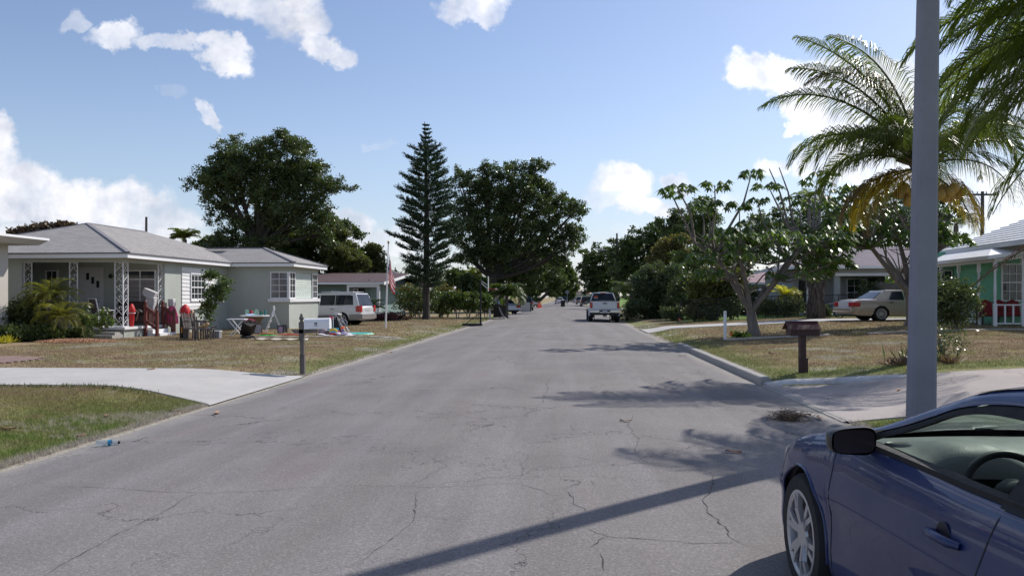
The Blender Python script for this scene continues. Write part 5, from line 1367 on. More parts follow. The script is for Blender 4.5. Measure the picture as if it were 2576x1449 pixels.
def limbs(t, base, blobs, r0, fork, n_sub=2, mi=0):
    base = Vector(base); fork = Vector(fork)
    mid = base.lerp(fork, .5) + Vector((rnd.uniform(-.1, .1), rnd.uniform(-.1, .1), 0)) * (fork - base).length * .2
    t.tube([base - Vector((0, 0, .3)), base, base.lerp(mid, .25), mid, fork], [r0 * 1.5, r0 * 1.35, r0 * 1.05, r0 * .92, r0 * .8], 10, mi)
    for b in blobs:
        c = Vector(b[0]); r = b[1]
        p1 = fork.lerp(c, .4) + Vector((rnd.uniform(-.3, .3), rnd.uniform(-.3, .3), -.1 * (c - fork).length)); e = c + Vector((0, 0, -.1 * r[2]))
        rr = r0 * .42
        t.tube([fork - Vector((0, 0, r0)), p1, p1.lerp(e, .55) + Vector((0, 0, .1)), e], [rr, rr * .7, rr * .45, rr * .2], 6, mi)
        for k in range(n_sub):
            q = c + Vector((rnd.uniform(-.8, .8) * r[0], rnd.uniform(-.8, .8) * r[1], rnd.uniform(-.3, .8) * r[2]))
            t.tube([p1.lerp(e, .4), p1.lerp(q, .7) + Vector((0, 0, .15)), q], [rr * .4, rr * .25, rr * .08], 5, mi)

def tree(name, label, base, pix, D, n, leaf, mat, r0, fork=None, cat='tree', group=None, depth=1.0, bark='trunkdark', hang=0.0, dj=.25, clump=None, twigs=2, shell=.5):
    """pix: crown masses as (x, y, rx, ry[, depth offset]) read at depth D; each becomes a real ellipsoid at its own depth"""
    k = D / F; blobs = []
    for q in pix:
        x, y, rx, ry = q[:4]; do = q[4] if len(q) > 4 else rnd.uniform(-dj, dj) * 60 * k
        Dd = D + do; kk = Dd / F; c = P(x, y, Dd); r = (rx * kk, depth * (rx + ry) / 2 * kk, ry * kk); blobs.append((c, r, 1.0))
    b = Vector(base); T = thing(name, label, cat, b, group=group); big = list(blobs)
    if n > 12000:                                   # broken outline: tufts pushed out of every mass, masses drawn in
        for c, r, w_ in big:
            for q_ in range(8):
                d = Vector((rnd.gauss(0, 1), rnd.gauss(0, 1), rnd.gauss(.25, .9))).normalized(); kf = rnd.uniform(.16, .36); o = rnd.uniform(.85, 1.32)
                blobs.append((c + Vector((d.x * r[0], d.y * r[1], d.z * r[2])) * o, (max(r[0] * kf, .35), max(r[1] * kf, .35), max(r[2] * kf, .28)), .8))
        blobs = [((c), (r[0] * .68, r[1] * .68, r[2] * .66), w_) if i < len(big) else (c, r, w_) for i, (c, r, w_) in enumerate(blobs)]
    V = crown_quads(blobs, n, leaf, hang, shell=shell, clump=clump)
    quads('crown', V - np.array(b)[None, None], mat, T)
    t = MB(); fk = Vector(fork) if fork is not None else b.lerp(sum((x[0] for x in big), Vector()) / len(big), .45)
    limbs(t, b, big, r0, fk, twigs); t.v = [tuple(Vector(v) - b) for v in t.v]; t.build('trunk', M[bark], T, smooth=60)
    return T

grpT = 'large trees beyond the left houses'
# the great ficus behind the sage green house
tree('ficus_tree', 'huge dark ficus tree towering behind the sage green house roof', on_ground(-20.5, 64),
     [(560,440,70,45),(640,400,80,50),(720,400,75,45),(700,355,40,20),(545,500,52,48),(600,480,75,60),(680,470,80,60),(760,470,70,60),(800,520,45,55),(835,470,38,18),(785,430,30,24),(620,560,60,35),(700,540,70,50),(770,560,60,40),
      (575,600,50,32),(650,390,30,36),(745,372,24,18),(520,455,28,30),(812,590,30,30),(730,440,60,50),(590,410,40,26),(640,630,80,45),(560,640,45,30)], 64, 105000, .17, M['lf_ficus'], .62, fork=P(650, 600, 64), group=grpT)
tree('shade_tree', 'mid green tree filling the gap below the great ficus above the wing roof', on_ground(-16.5, 74),
     [(720,600,60,50),(790,600,65,45),(850,620,50,45),(760,650,80,40),(840,665,60,35),(700,660,60,30),(880,680,30,20)], 74, 42000, .23, M['lf_mid'], .5, group=grpT)
tree('shade_tree', 'yellowish green low tree just right of the wing roof behind the teal house', on_ground(-12.2, 70),
     [(830,600,50,24),(860,640,45,30),(880,670,40,20)], 70, 15000, .22, M['lf_olive'], .35, group=grpT)
tree('shade_tree', 'small round olive tree above the brown roof left of the flagpole', on_ground(-13.8, 76),
     [(925,650,36,28),(895,672,30,20),(950,672,20,16),(930,636,18,14)], 76, 13000, .22, M['lf_olive'], .3, group=grpT)
tree('shade_tree', 'rust brown treetop above the far left end of the grey roof', on_ground(-44, 80), [(60,588,38,12),(110,578,40,14),(165,572,30,10),(85,600,70,16)], 80, 7000, .34, M['lf_brown'], .3, group=grpT)
tree('shade_tree', 'low dark tree showing left of the wing roof ridge', on_ground(-26, 70), [(545,608,35,12),(500,622,30,10),(520,640,50,24)], 70, 5000, .3, M['lf_dark'], .3, group=grpT)
# second giant over the street
tree('banyan_tree', 'giant dark spreading tree with hanging foliage right of the tall pine', on_ground(-2.4, 82),
     [(1180,500,40,40),(1160,455,26,30),(1215,470,36,32),(1255,500,60,50),(1270,440,34,26),(1320,435,50,26),(1350,418,26,12),(1300,490,70,50),(1365,480,45,34),(1210,560,70,50),(1290,560,80,60),(1370,550,60,50),
      (1420,515,42,30),(1450,530,22,24),(1440,580,26,26),(1445,610,18,34),(1400,600,34,40),(1340,620,60,40),(1200,620,60,42),(1260,640,60,34),(1150,590,30,50),(1175,650,34,24),(1420,640,14,26),(1385,650,20,20),(1225,430,20,18)], 82, 100000, .21, M['lf_ficus'], .52, fork=P(1240, 690, 82), group=grpT, hang=.35)
# trees lining the left side further down
grpL = 'street trees along the left side'
tree('street_tree', 'mid green tree with bare lower stems beneath the giant spreading tree', on_ground(-1.6, 105), [(1300,690,50,40),(1350,670,45,40),(1330,640,40,30),(1290,650,40,40),(1250,690,40,40)], 105, 20000, .30, M['lf_dark'], .4, group=grpL)
tree('street_tree', 'bright topped tree at the kerb behind the slate blue suv', on_ground(1.3, 128), [(1355,700,40,40),(1385,680,36,36),(1375,655,26,24),(1400,715,26,26),(1340,730,30,24)], 128, 18000, .34, M['lf_mid'], .4, group=grpL)
tree('street_tree', 'tree with fresh green leaves farthest along the left side', on_ground(5.2, 175), [(1405,690,26,34),(1425,700,24,26),(1415,668,18,18),(1435,722,20,16),(1395,730,22,16)], 175, 9000, .55, M['lf_mid'], .4, group=grpL)
for i, (x, y, rx, ry, D, lab) in enumerate([(1190,722,34,30,75,'dark shrubby tree right of the pine behind the low metal roof'), (1150,700,22,22,100,'small dark tree seen between pine and giant tree'), (1430,735,16,12,240,'small tree at the far end of the left side')]):
    tree('small_tree', lab, flat(x, D), [(x - rx * .4, y, rx * .6, ry), (x + rx * .4, y + 4, rx * .6, ry * .8), (x, y + ry * .7, rx, ry * .7)], D, 5000, .30 + D / 700, M['lf_dark'], .18, group=grpL)
# right side wall of trees
grpR = 'trees along the right side of the street'
tree('street_tree', 'dark feathery tree overhanging the far right of the street', flat(1510, 150), [(1490,650,38,26),(1530,640,44,30),(1500,690,40,34),(1545,680,44,40),(1475,690,22,24),(1520,725,40,26),(1480,725,24,22)], 150, 22000, .38, M['lf_dark'], .5, group=grpR)
tree('street_tree', 'broad dark tree crown right of the utility pole', flat(1620, 110), [(1590,610,40,28),(1640,590,44,30),(1600,660,54,50),(1660,640,50,46),(1570,650,30,40),(1690,600,36,36),(1640,700,60,40),(1575,700,40,40)], 110, 34000, .30, M['lf_dark'], .5, group=grpR)
tree('street_tree', 'thin grey green tree reaching up behind the yellowing tree', flat(1690, 95), [(1680,575,30,26),(1700,548,20,16),(1730,560,30,24),(1750,590,40,30),(1710,600,36,30)], 95, 14000, .24, M['lf_bush'], .3, group=grpR, shell=.3)
tree('street_tree', 'yellow brown leaved tree beside the tall dark bushes', flat(1690, 70), [(1680,640,40,26),(1700,615,26,18),(1720,660,40,26),(1660,670,34,22),(1750,640,34,24)], 70, 18000, .19, M['lf_yellow'], .22, group=grpR, shell=.4)
tree('street_tree', 'mass of mid green foliage behind the leftmost umbrella tree boughs', flat(1800, 62), [(1790,600,60,40),(1740,680,50,44),(1830,640,60,50),(1770,540,44,34),(1900,600,60,50),(1960,580,50,40),(1850,690,50,30),(1720,730,44,30)], 62, 40000, .18, M['lf_mid'], .35, group=grpR)
tree('street_tree', 'dense dark tree filling the view between the two umbrella trees', flat(2130, 66), [(2020,560,60,50),(2100,560,60,50),(2180,560,60,60),(2250,560,60,60),(2060,620,50,40),(2140,625,50,30),(2350,600,60,40)], 66, 32000, .20, M['lf_dark'], .4, group=grpR)
tree('bushy_tree', 'tall blue green conical bush overhanging the road edge behind the pickup truck', flat(1655, 54), [(1640,740,46,44),(1620,770,34,32),(1655,700,34,34),(1690,745,34,44),(1660,790,40,22),(1615,735,28,30),(1690,700,30,28)], 54, 38000, .14, M['lf_bush'], .2, group=grpR)
tree('bushy_tree', 'low dark bush mass between the conical bush and the fence', flat(1750, 50), [(1740,765,34,34),(1770,740,34,36),(1720,730,30,30),(1800,765,26,26)], 50, 18000, .13, M['lf_dark'], .12, group=grpR)
tree('bushy_tree', 'olive fruit tree with drooping leaves left of the first umbrella tree trunk', flat(1800, 46), [(1780,700,40,24),(1830,700,36,26),(1800,730,40,24),(1760,735,26,22)], 46, 8000, .20, M['lf_olive'], .12, group=grpR)

# ---- Norfolk pine
def pine():
    b = gx(1072, 53.8); H = P(1068, 303, 53.8).z - b.z
    T = thing('norfolk_pine', 'tall narrow tiered pine standing on the left lawn beside the flagpole', 'pine tree', b)
    t = MB(); t.tube([(0, 0, -.2), (0.02, 0, .0), (.0, 0, .35), (.03, 0, H * .5), (-.02, 0, H * .8), (-.10, 0, H - .1)], [.42, .34, .24, .17, .09, .02], 12)
    wp = [(.12, 1.0), (.20, 1.5), (.27, 1.6), (.36, 2.0), (.46, 2.15), (.59, 1.7), (.69, 1.42), (.80, 1.05), (.843, .80), (.90, .36), (.95, .20), (1, .02)]
    C, D_, L_ = [], [], []
    z = 2.2; k = 0
    while z < H - .35:
        f = z / H; Rr = float(np.interp(f, [a for a, _ in wp], [c for _, c in wp]))
        nb = 5
        for j in range(nb):
            a = 2 * PI * (j + .5 * (k % 2)) / nb + rnd.uniform(-.25, .25); Lb = Rr * rnd.uniform(.58, 1.14)
            if rnd.random() < (.14 if f < .5 else .08): continue
            n = max(4, int(Lb / .07)); pts = []
            for i in range(n + 1):
                u = i / n; r_ = .05 + Lb * u; dz = (-.10 * u + .34 * u * u) * Lb * (.8 if f < .8 else 1.3)
                pts.append(Vector((math.cos(a) * r_, math.sin(a) * r_, z + dz)))
            t.tube(pts[::max(1, n // 3)] , [.028 * (1 - f * .5)] * len(pts[::max(1, n // 3)]), 4)
            # brush-like twigs stand up along the outer part of the bough
            for i, p in enumerate(pts):
                u = i / n
                if u < .28 and f < .85: continue
                for q in range(4):
                    sa = a + rnd.choice((-1, 1)) * rnd.uniform(.4, 1.1)
                    tl = (.30 + .12 * rnd.random()) * (1.15 - .5 * abs(u - .6)) * (.25 + .8 * min(1, Lb))
                    e = p + Vector((math.cos(sa) * tl, math.sin(sa) * tl, tl * rnd.uniform(.25, .75)))
                    for m in range(9 if f < .85 else 5):
                        s_ = (m + rnd.random()) / 7; C.append(p.lerp(e, s_)); dv = (e - p).normalized() + Vector((rnd.gauss(0, .55), rnd.gauss(0, .55), rnd.gauss(.15, .5))); D_.append(dv); L_.append(.16 * rnd.uniform(.7, 1.2) * (.45 + .55 * min(1, Rr)))
        z += (.34 if f < .8 else .29); k += 1
    t.build('trunk', M['trunkdark'], T, smooth=60)
    quads('crown', leaf_quads(np.array(C), np.array(D_), np.array(L_), .05), M['lf_pine'], T)
pine()

# ---- palms
def frond_mesh(p0, az, el, L, droop, nl, ll, lw, hangl=.55, mats=None, twist=0.0, sparse=1.0, vee=.25, curl=0.0):
    """returns (rachis polyline, leaflet quads)"""
    pts = []; p = Vector(p0); a = el; n = 18; d = az
    for i in range(n + 1):
        pts.append(p.copy()); s = L / n; p = p + Vector((math.cos(d) * math.cos(a), math.sin(d) * math.cos(a), math.sin(a))) * s; a -= droop / n * (.5 + 1.1 * i / n); d += curl / n
    Q = []
    for k in range(nl):
        u = .12 + .88 * k / nl; i = min(int(u * n), n - 1); fr = u * n - i; b = pts[i].lerp(pts[i + 1], fr); t_ = (pts[i + 1] - pts[i]).normalized()
        sidev = t_.cross(Vector((0, 0, 1))); 
        if sidev.length < .05: sidev = Vector((1, 0, 0))
        sidev.normalize(); upv = sidev.cross(t_).normalized()
        lk = ll * (math.sin(PI * min(1, .18 + .80 * u)) ** .7) 
        for s in (-1, 1):
            if rnd.random() > sparse: continue
            l = lk * rnd.uniform(.82, 1.1); dv = (sidev * s * (1 - .35 * u) + t_ * (.45 + .55 * u) + upv * (vee + rnd.uniform(-.15, .15))).normalized()
            m1 = b + dv * l * .5; dv2 = (dv + Vector((0, 0, -1)) * hangl * (1 + rnd.uniform(-.3, .5))).normalized(); m2 = m1 + dv2 * l * .32; dv3 = (dv2 + Vector((0, 0, -1)) * hangl * .9).normalized(); m3 = m2 + dv3 * l * .3
            w = lw * rnd.uniform(.8, 1.15); wv = (t_ * .8 + upv * .3 * s).normalized() * w / 2
            Q.append([b - wv * .5, b + wv * .5, m1 + wv, m1 - wv]); Q.append([m1 - wv, m1 + wv, m2 + wv * .8, m2 - wv * .8]); Q.append([m2 - wv * .8, m2 + wv * .8, m3 + wv * .12, m3 - wv * .12])
    return pts, np.array([[tuple(v) for v in q] for q in Q])

def add_frond(T, name, base, p0, az, el, L, droop, nl, ll, lw, mat, **kw):
    pts, Q = frond_mesh(p0, az, el, L, droop, nl, ll, lw, **kw)
    b = Vector(base); t = MB(); pts = [p - b for p in pts]; Q = Q - np.array(b)[None, None]
    r = .028 * L / 3.2; t.tube(pts, [r * (1.1 - i / len(pts)) + .003 for i in range(len(pts))], 5)
    nt = len(t.v); f0 = len(t.f)
    V = Q.reshape(-1, 3); 
    t.v += [tuple(v) for v in V]; t.f += [(nt + 4 * i, nt + 4 * i + 1, nt + 4 * i + 2, nt + 4 * i + 3) for i in range(len(Q))]; t.m += [1] * len(Q)
    return t.build(name, [M['lf_olive'], mat], T, fixn=False)

def coconut_palm():
    b = gx(2318, 17.2); top = P(2318, 422, 17.2)
    T = thing('coconut_palm', 'coconut palm with yellow coconuts and golden lower fronds right behind the lamp post', 'palm tree', b)
    t = MB(); pts = [b + (top - b) * f + Vector((.05 * math.sin(f * 3), 0, 0)) for f in np.linspace(0, 1, 12)]
    t.tube([p - b for p in [pts[0] - Vector((0, 0, .2))] + pts], [.30, .24] + [.16 - .03 * f for f in np.linspace(0, 1, 11)], 14); t.build('trunk', M['palmbark'], T, smooth=60)
    fr = [(PI - .05, .92, 3.9, 1.5, 'lf_palm', 0), (PI + .10, 1.05, 3.7, 1.25, 'lf_palm', 0), (PI - .25, 1.22, 3.9, .95, 'lf_palm', 0), (PI + .35, 1.30, 3.5, 1.2, 'lf_palm', 0), (PI - .1, .72, 3.1, 1.9, 'lf_palm', 0),
          (PI + .25, .70, 2.9, 2.2, 'lf_palm', 0), (PI - .45, .80, 2.9, 2.1, 'lf_palm', 0), (PI + .6, .75, 2.7, 2.3, 'lf_palm', 0), (PI, .40, 2.5, 2.0, 'lf_palm', 0), (PI + .9, .9, 2.6, 2.4, 'lf_palm', 0), (PI - .8, .6, 2.6, 2.1, 'lf_palm', 0),
          (-PI / 2, 1.0, 2.6, 2.5, 'lf_palm', 0), (-PI / 2 + .4, .75, 2.6, 2.4, 'lf_palm', 0), (-PI / 2 - .3, .5, 2.4, 2.1, 'lf_palm', 0), (PI / 2, 1.1, 2.9, 1.6, 'lf_palm', 0), (.15, .9, 3.0, 1.9, 'lf_palm', 0), (-.3, .6, 2.9, 2.1, 'lf_palm', 0), (.5, 1.2, 3.0, 1.6, 'lf_palm', 0), (.9, .6, 2.8, 2.0, 'lf_palm', 0), (-.6, .85, 2.7, 2.3, 'lf_palm', 0), (.0, .3, 2.4, 1.8, 'lf_palm', 0),
          (PI + .05, 1.38, 3.5, 2.1, 'lf_palmdry', 1), (.25, .95, 2.5, 2.5, 'lf_palmdry', 1), (.45, .8, 2.3, 2.5, 'lf_palmdry', 1),
          (PI - .15, -.35, 1.8, 1.1, 'lf_palmgold', 1), (PI + .1, -.6, 1.7, .8, 'lf_palmdry', 1), (-.15, -.55, 1.7, .9, 'lf_palmgold', 1), (.25, -.4, 1.6, 1.1, 'lf_palmdry', 1), (PI - .3, -.1, 2.0, 1.4, 'lf_palmdry', 1), (PI + .15, -.2, 1.9, 1.3, 'lf_palmgold', 1), (PI + .4, -.3, 1.8, 1.1, 'lf_palmgold', 1)]
    for az, el, L, dr, m_, old in fr:
        add_frond(T, 'frond', b, top + Vector((math.cos(az) * .1, math.sin(az) * .1, .15 * el)), az + rnd.uniform(-.08, .08), el, L, dr, 92, .88 if not old else .72, .021, M[m_], hangl=.85 if not old else 1.3, sparse=1.0 if not old else .8, curl=rnd.uniform(-.25, .25))
    g = MB()
    for i in range(14): a = rnd.uniform(0, 2 * PI); g.tube([top - b - Vector((0, 0, .25)), top - b + Vector((math.cos(a) * .2, math.sin(a) * .2, .1)), top - b + Vector((math.cos(a) * .5, math.sin(a) * .5, .2))], [.10, .06, .02], 5)
    g.build('frond_bases', M['lf_palmdry'], T)
    for i, (x, y) in enumerate([(2276,474),(2286,490),(2262,486),(2372,478),(2388,484),(2400,474),(2392,494),(2378,496),(2410,488),(2366,490),(2284,506)]):
        q = P(x, y, 16.9 + rnd.uniform(-.15, .15)) - b; c_ = MB(); c_.ell(q, (.105, .10, .125), 12, 9); c_.build('coconut', M['coconut'], T, smooth=180)
coconut_palm()

def near_palm():
    b = on_ground(9.5, 12.2); top = Vector((9.5, 12.2, 5.55))
    T = thing('coconut_palm', 'nearer coconut palm whose green fronds hang into the upper right corner', 'palm tree', b)
    t = MB(); t.tube([(0, 0, -.2), (0, 0, .1)] + [((top - b) * f) for f in (.1, .4, .7, 1.0)], [.3, .26, .2, .17, .15, .14], 14); t.build('trunk', M['palmbark'], T, smooth=60)
    fr = [(PI, .95, 3.4, 2.0), (PI + .2, .55, 3.3, 1.9), (PI - .25, .35, 3.3, 1.7), (PI + .45, .2, 3.2, 1.5), (PI - .5, .7, 3.6, 1.8), (PI + .05, .12, 3.0, 1.4), (PI - .12, -.12, 2.9, 1.1), (PI - .7, .25, 3.5, 1.5), (PI + .6, .6, 3.4, 1.8), (PI + .28, -.15, 2.9, 1.0), (PI + .1, .75, 3.3, 1.9), (PI + .15, -.35, 2.7, .7), (PI - .3, -.3, 2.8, .8), (PI - .35, .1, 3.0, 1.3), (PI - .15, .55, 3.4, 1.8),
          (-PI / 2, .8, 3.8, 1.6), (0, .8, 3.8, 1.6), (PI / 2, .8, 3.8, 1.6), (.6, .4, 3.8, 1.6), (-.7, .4, 3.8, 1.6), (1.9, .5, 3.8, 1.6), (1.3, .2, 3.8, 1.6), (PI - .35, 1.15, 3.8, 1.9)]
    for az, el, L, dr in fr:
        add_frond(T, 'frond', b, top, az + rnd.uniform(-.05, .05), el, L, dr, 96, .95, .024, M['lf_palm'], hangl=.8, curl=rnd.uniform(-.2, .2))
    # one browned frond sagging low
    add_frond(T, 'frond', b, Vector((10.3, 12.4, 3.15)), PI - .10, -.22, 3.3, .55, 70, .42, .016, M['lf_purple'], hangl=1.1, sparse=.8)
    add_frond(T, 'frond', b, Vector((9.6, 12.1, 4.6)), PI - .05, -.35, 2.9, .8, 70, .75, .03, M['lf_palm'], hangl=1.1, sparse=.9)
    for i in range(3): c_ = MB(); c_.ell((-.35 + .2 * i, -.1, 5.0 - .1 * i), (.11, .11, .13), 10, 8); c_.build('coconut', M['coconut'], T, smooth=180)
near_palm()

def small_palm(name, label, base, h, r0, n, L, ll, mat, droop=1.6, lean=(0, 0), nl=34, lw=.02, el=(.2, 1.2), bark='palmbark', group=None, hangl=.4):
    b = Vector(base); top = b + Vector((lean[0], lean[1], h)); T = thing(name, label, 'palm tree', b, group=group)
    t = MB(); t.tube([(0, 0, -.15), (0, 0, .02), ((top - b) * .5), (top - b)], [r0 * 1.3, r0 * 1.1, r0, r0 * .9], 10); t.build('trunk', M[bark], T, smooth=60)
    for i in range(n):
        e = el[0] + (el[1] - el[0]) * rnd.random() ** .8
        add_frond(T, 'frond', b, top, i * 2.4 + rnd.uniform(-.2, .2), e, L * rnd.uniform(.8, 1.1), droop * rnd.uniform(.8, 1.2), nl, ll, lw, mat, hangl=hangl)
    return T
small_palm('pygmy_palm', 'yellow green pygmy date palm in front of the sage green porch', gx(118, 28.4), 1.45, .09, 34, 1.25, .34, M['lf_pygmy'], 2.0, (.1, 0), 46, .014, (-.2, 1.35), hangl=.25)
small_palm('pygmy_palm', 'low leaning pygmy date palm right of the taller one at the sage green porch', gx(142, 28.0), .8, .08, 26, 1.15, .30, M['lf_pygmy'], 1.8, (.25, -.1), 42, .013, (-.3, 1.2), hangl=.25)
small_palm('palm_tree', 'palm top rising behind the grey roof between antenna and ficus', on_ground(P(465, 0, 66).x, 66), P(465, 604, 66).z, .18, 18, 1.5, .6, M['lf_palm'], 1.5, nl=26, lw=.07)
small_palm('palm_tree', 'bushy Christmas palm behind the basketball hoop', gx(1275, 62), 1.7, .12, 34, 1.9, .62, M['lf_mid'], 2.2, nl=30, lw=.07, el=(.2, 1.5))
small_palm('palm_tree', 'small palm with stiff fronds at the teal house entrance', gx(930, 52), .7, .1, 14, 1.2, .4, M['lf_palm'], 1.2, nl=22, lw=.05)
small_palm('palm_tree', 'fan shaped palmetto behind the pickup truck at the road edge', gx(1590, 60), 1.6, .2, 22, 1.9, .8, M['lf_bush'], 1.3, nl=20, lw=.07, el=(-.2, 1.3))
small_palm('palm_tree', 'silvery palmetto tangled beneath the fan shaped one', gx(1578, 56), .3, .15, 18, 1.6, .5, M['lf_bush'], 1.6, nl=20, lw=.05, el=(-.1, 1.0))
small_palm('palm_tree', 'distant palms seen low between the pine and the hoop', on_ground(P(1195, 0, 84).x, 84), P(1195, 690, 84).z - .3, .15, 16, 1.6, .7, M['lf_palm'], 1.6, nl=22, lw=.07)
small_palm('palm_tree', 'palm with hanging fronds in front of the grey house corner', gx(2052, 42.5), 4.0, .2, 18, 1.9, .6, M['lf_palm'], 2.4, nl=26, lw=.05, el=(-.2, 1.2))
small_palm('palm_tree', 'thin palm behind the mint green house roof', on_ground(P(2405, 0, 44).x, 44), P(2405, 590, 44).z, .14, 14, 1.6, .5, M['lf_palm'], 2.0, nl=22, lw=.05, el=(-.1, 1.2))
small_palm('palm_tree', 'pale trunked palm above the umbrella tree boughs', on_ground(P(2035, 0, 58).x, 58), P(2035, 520, 58).z, .14, 12, 1.6, .5, M['lf_palm'], 1.8, nl=22, lw=.06, el=(0, 1.2))
def thatch_skirt():
    b = gx(2052, 41.5); T = thing('palm_skirt', 'shaggy grey skirt of dead palm fronds hanging down the palm trunk', 'dead fronds', b)
    C = []; D_ = []; L_ = []
    for i in range(5200):
        a = rnd.uniform(0, 2 * PI); z = rnd.uniform(.6, 3.6); r = rnd.uniform(.12, .50) * (.6 + .4 * z / 3.6); C.append((math.cos(a) * r + .12 * math.sin(z * 3 + a), math.sin(a) * r, z)); D_.append((rnd.gauss(0, .14), rnd.gauss(0, .14), -1)); L_.append(rnd.uniform(.3, .95))
    quads('fronds', leaf_quads(np.array(C), np.array(D_), np.array(L_), .05), M['thatch'], T)
thatch_skirt()

# ---- umbrella trees
def rosette(c, R_, n=11):
    """one whorl of drooping finger leaves; returns list of (C, D, L, N)"""
    C, D_, L_, N_ = [], [], [], []
    for i in range(n):
        a = i * 2.399 + rnd.uniform(-.2, .2); e = rnd.uniform(-.1, .75); pl = R_ * rnd.uniform(.45, .85)
        h = Vector(c) + Vector((math.cos(a) * math.cos(e), math.sin(a) * math.cos(e), math.sin(e) * .8)) * pl
        for k in range(9):
            b = 2 * PI * k / 9 + rnd.uniform(-.1, .1); o = Vector((math.cos(b), math.sin(b), 0)); dv = (o * .75 + Vector((0, 0, rnd.uniform(-1.05, -.5))) + Vector((math.cos(a), math.sin(a), 0)) * .25)
            C.append(h); D_.append(dv); L_.append(R_ * rnd.uniform(.42, .58)); N_.append(o + Vector((0, 0, .8)))
    return C, D_, L_, N_

def umbrella_tree(label, base, fork1, forks, tips, extra_box, D, n_extra, r0, R_=.48):
    b = Vector(base); T = thing('umbrella_tree', label, 'tree', b, group='umbrella trees on the right lawns')
    t = MB(); F0 = [Vector(f) for f in forks]
    fk = Vector(fork1)
    for j in range(3):
        an = j * 2.1; o = Vector((math.cos(an), math.sin(an), 0)) * r0 * .38
        t.tube([b + o * 1.9 - Vector((0, 0, .2)), b + o * 1.6, b + o * 1.1 + Vector((0, 0, .25)), b.lerp(fk, .6) + o, fk + o * .9], [r0 * .95, r0 * .85, r0 * .62, r0 * .58, r0 * .52], 10)
    for f in F0:
        L = (f - fk).length; m1 = fk.lerp(f, .5) + Vector((rnd.uniform(-.06, .06), 0, -.05 * L)); t.tube([fk - Vector((0, 0, r0 * .5)), m1, f], [r0 * .52, r0 * .42, r0 * .30], 8)
    C, D_, L_, N_ = [], [], [], []
    allt = [(Vector(p), sz) for p, sz in tips]
    x0, x1, y0, y1 = extra_box
    for i in range(n_extra):
        px = rnd.uniform(x0, x1); py = rnd.uniform(y0, y1); dd = D + rnd.uniform(-2.4, 2.4)
        allt.append((P(px, py, dd), rnd.uniform(.75, 1.1)))
    for p, sz in allt:
        f = min(F0, key=lambda q: (q - p).length + rnd.uniform(0, .6)); L = (p - f).length
        m1 = f.lerp(p, .35) + Vector((rnd.uniform(-.25, .25), rnd.uniform(-.25, .25), -.10 * L)); m2 = f.lerp(p, .72) + Vector((rnd.uniform(-.15, .15), rnd.uniform(-.15, .15), -.06 * L))
        rr = min(.085, .03 + .016 * L) * .9; t.tube([f - Vector((0, 0, .06)), m1, m2, p], [rr, rr * .75, rr * .5, rr * .28], 6)
        if sz > .3:
            a_, d_, l_, n_ = rosette(p, R_ * 1.25 * sz, 11 if sz > .9 else 9); C += a_; D_ += d_; L_ += l_; N_ += n_
    for j in range(26):                                          # bare twiggy stubs
        f = rnd.choice(F0); p = f + Vector((rnd.uniform(-1.6, 1.6), rnd.uniform(-1, 1), rnd.uniform(.1, 1.5))); t.tube([f, f.lerp(p, .5) + Vector((0, 0, .1)), p], [.035, .025, .012], 5)
    t.v = [tuple(Vector(v) - b) for v in t.v]; t.build('trunk', M['trunk'], T, smooth=60)
    V = leaf_quads(np.array([tuple(c) for c in C]), np.array([tuple(d) for d in D_]), np.array(L_), np.array(L_) * .30, np.array([tuple(n) for n in N_]))
    quads('crown', V - np.array(b)[None, None], M['lf_umb'], T)
    return T
b1 = gx(1895, 28.8)
P1 = lambda x, y, d=0: P(x, y, 28.8 + d)
umbrella_tree('pale barked umbrella tree with raised candelabra boughs beside the white marker post', b1, P1(1888, 778),
    [P1(1880,742), P1(1925,720,.3), P1(1955,700,-.4), P1(1850,700,-.3), P1(1985,650,.6), P1(1860,640,-.6), P1(2030,600,.5), P1(1800,640,.2)],
    [(P1(1705,475,-1.5),1.1),(P1(1690,490,-1.3),.8),(P1(1798,466,-.5),1.05),(P1(1890,440,.3),1.05),(P1(1932,468,.5),1.0),(P1(1935,425,.2),.2),(P1(1960,422,.2),.2),(P1(1905,505,0),.9),(P1(1860,520,-.8),1.1),(P1(1775,520,-.6),1.1),(P1(1990,505,.8),1.0),(P1(2055,455,1.5),1.2),(P1(2085,440,1.2),.8),(P1(1760,515,1),1.0),
     (P1(1840,580,-1),1.1),(P1(1800,600,0),1.0),(P1(1900,560,1),1.1),(P1(1960,560,1),1.1),(P1(1740,660,-1),.9),(P1(1770,640,0),1),(P1(1820,655,1),1),(P1(1785,690,-1),.9),(P1(2110,560,1),1.1),(P1(2090,600,.5),1.1),(P1(2060,520,1),1.1)],
    (1750, 2130, 565, 700), 29, 54, .205)
b2 = gx(2296, 31.5); P2 = lambda x, y, d=0: P(x, y, 31.5 + d)
umbrella_tree('broad umbrella tree with tangled boughs half hidden behind the lamp post', b2, P2(2292, 735),
    [P2(2290,720), P2(2265,690,.4), P2(2320,680,.2), P2(2230,650,.3), P2(2190,620,-.4), P2(2260,600,.4), P2(2300,610,-.4), P2(2350,640,.3)],
    [(P2(2120,500),1.1),(P2(2150,480,.5),1.1),(P2(2200,490,-.5),1.1),(P2(2090,530,-.6),1.0),(P2(2140,560,-.7),1.1),(P2(2230,520,.6),1.1),(P2(2180,610,-1),.8),(P2(2390,500,1),1.0),(P2(2400,530,0),.9),(P2(2370,600,0),1)],
    (2080, 2420, 465, 615), 31.5, 58, .25)
small_palm('palm_tree', 'short palm with arching fronds at the umbrella tree foot', gx(1975, 46), 1.2, .1, 12, 1.2, .35, M['lf_gold'], 1.6, nl=22, lw=.045)

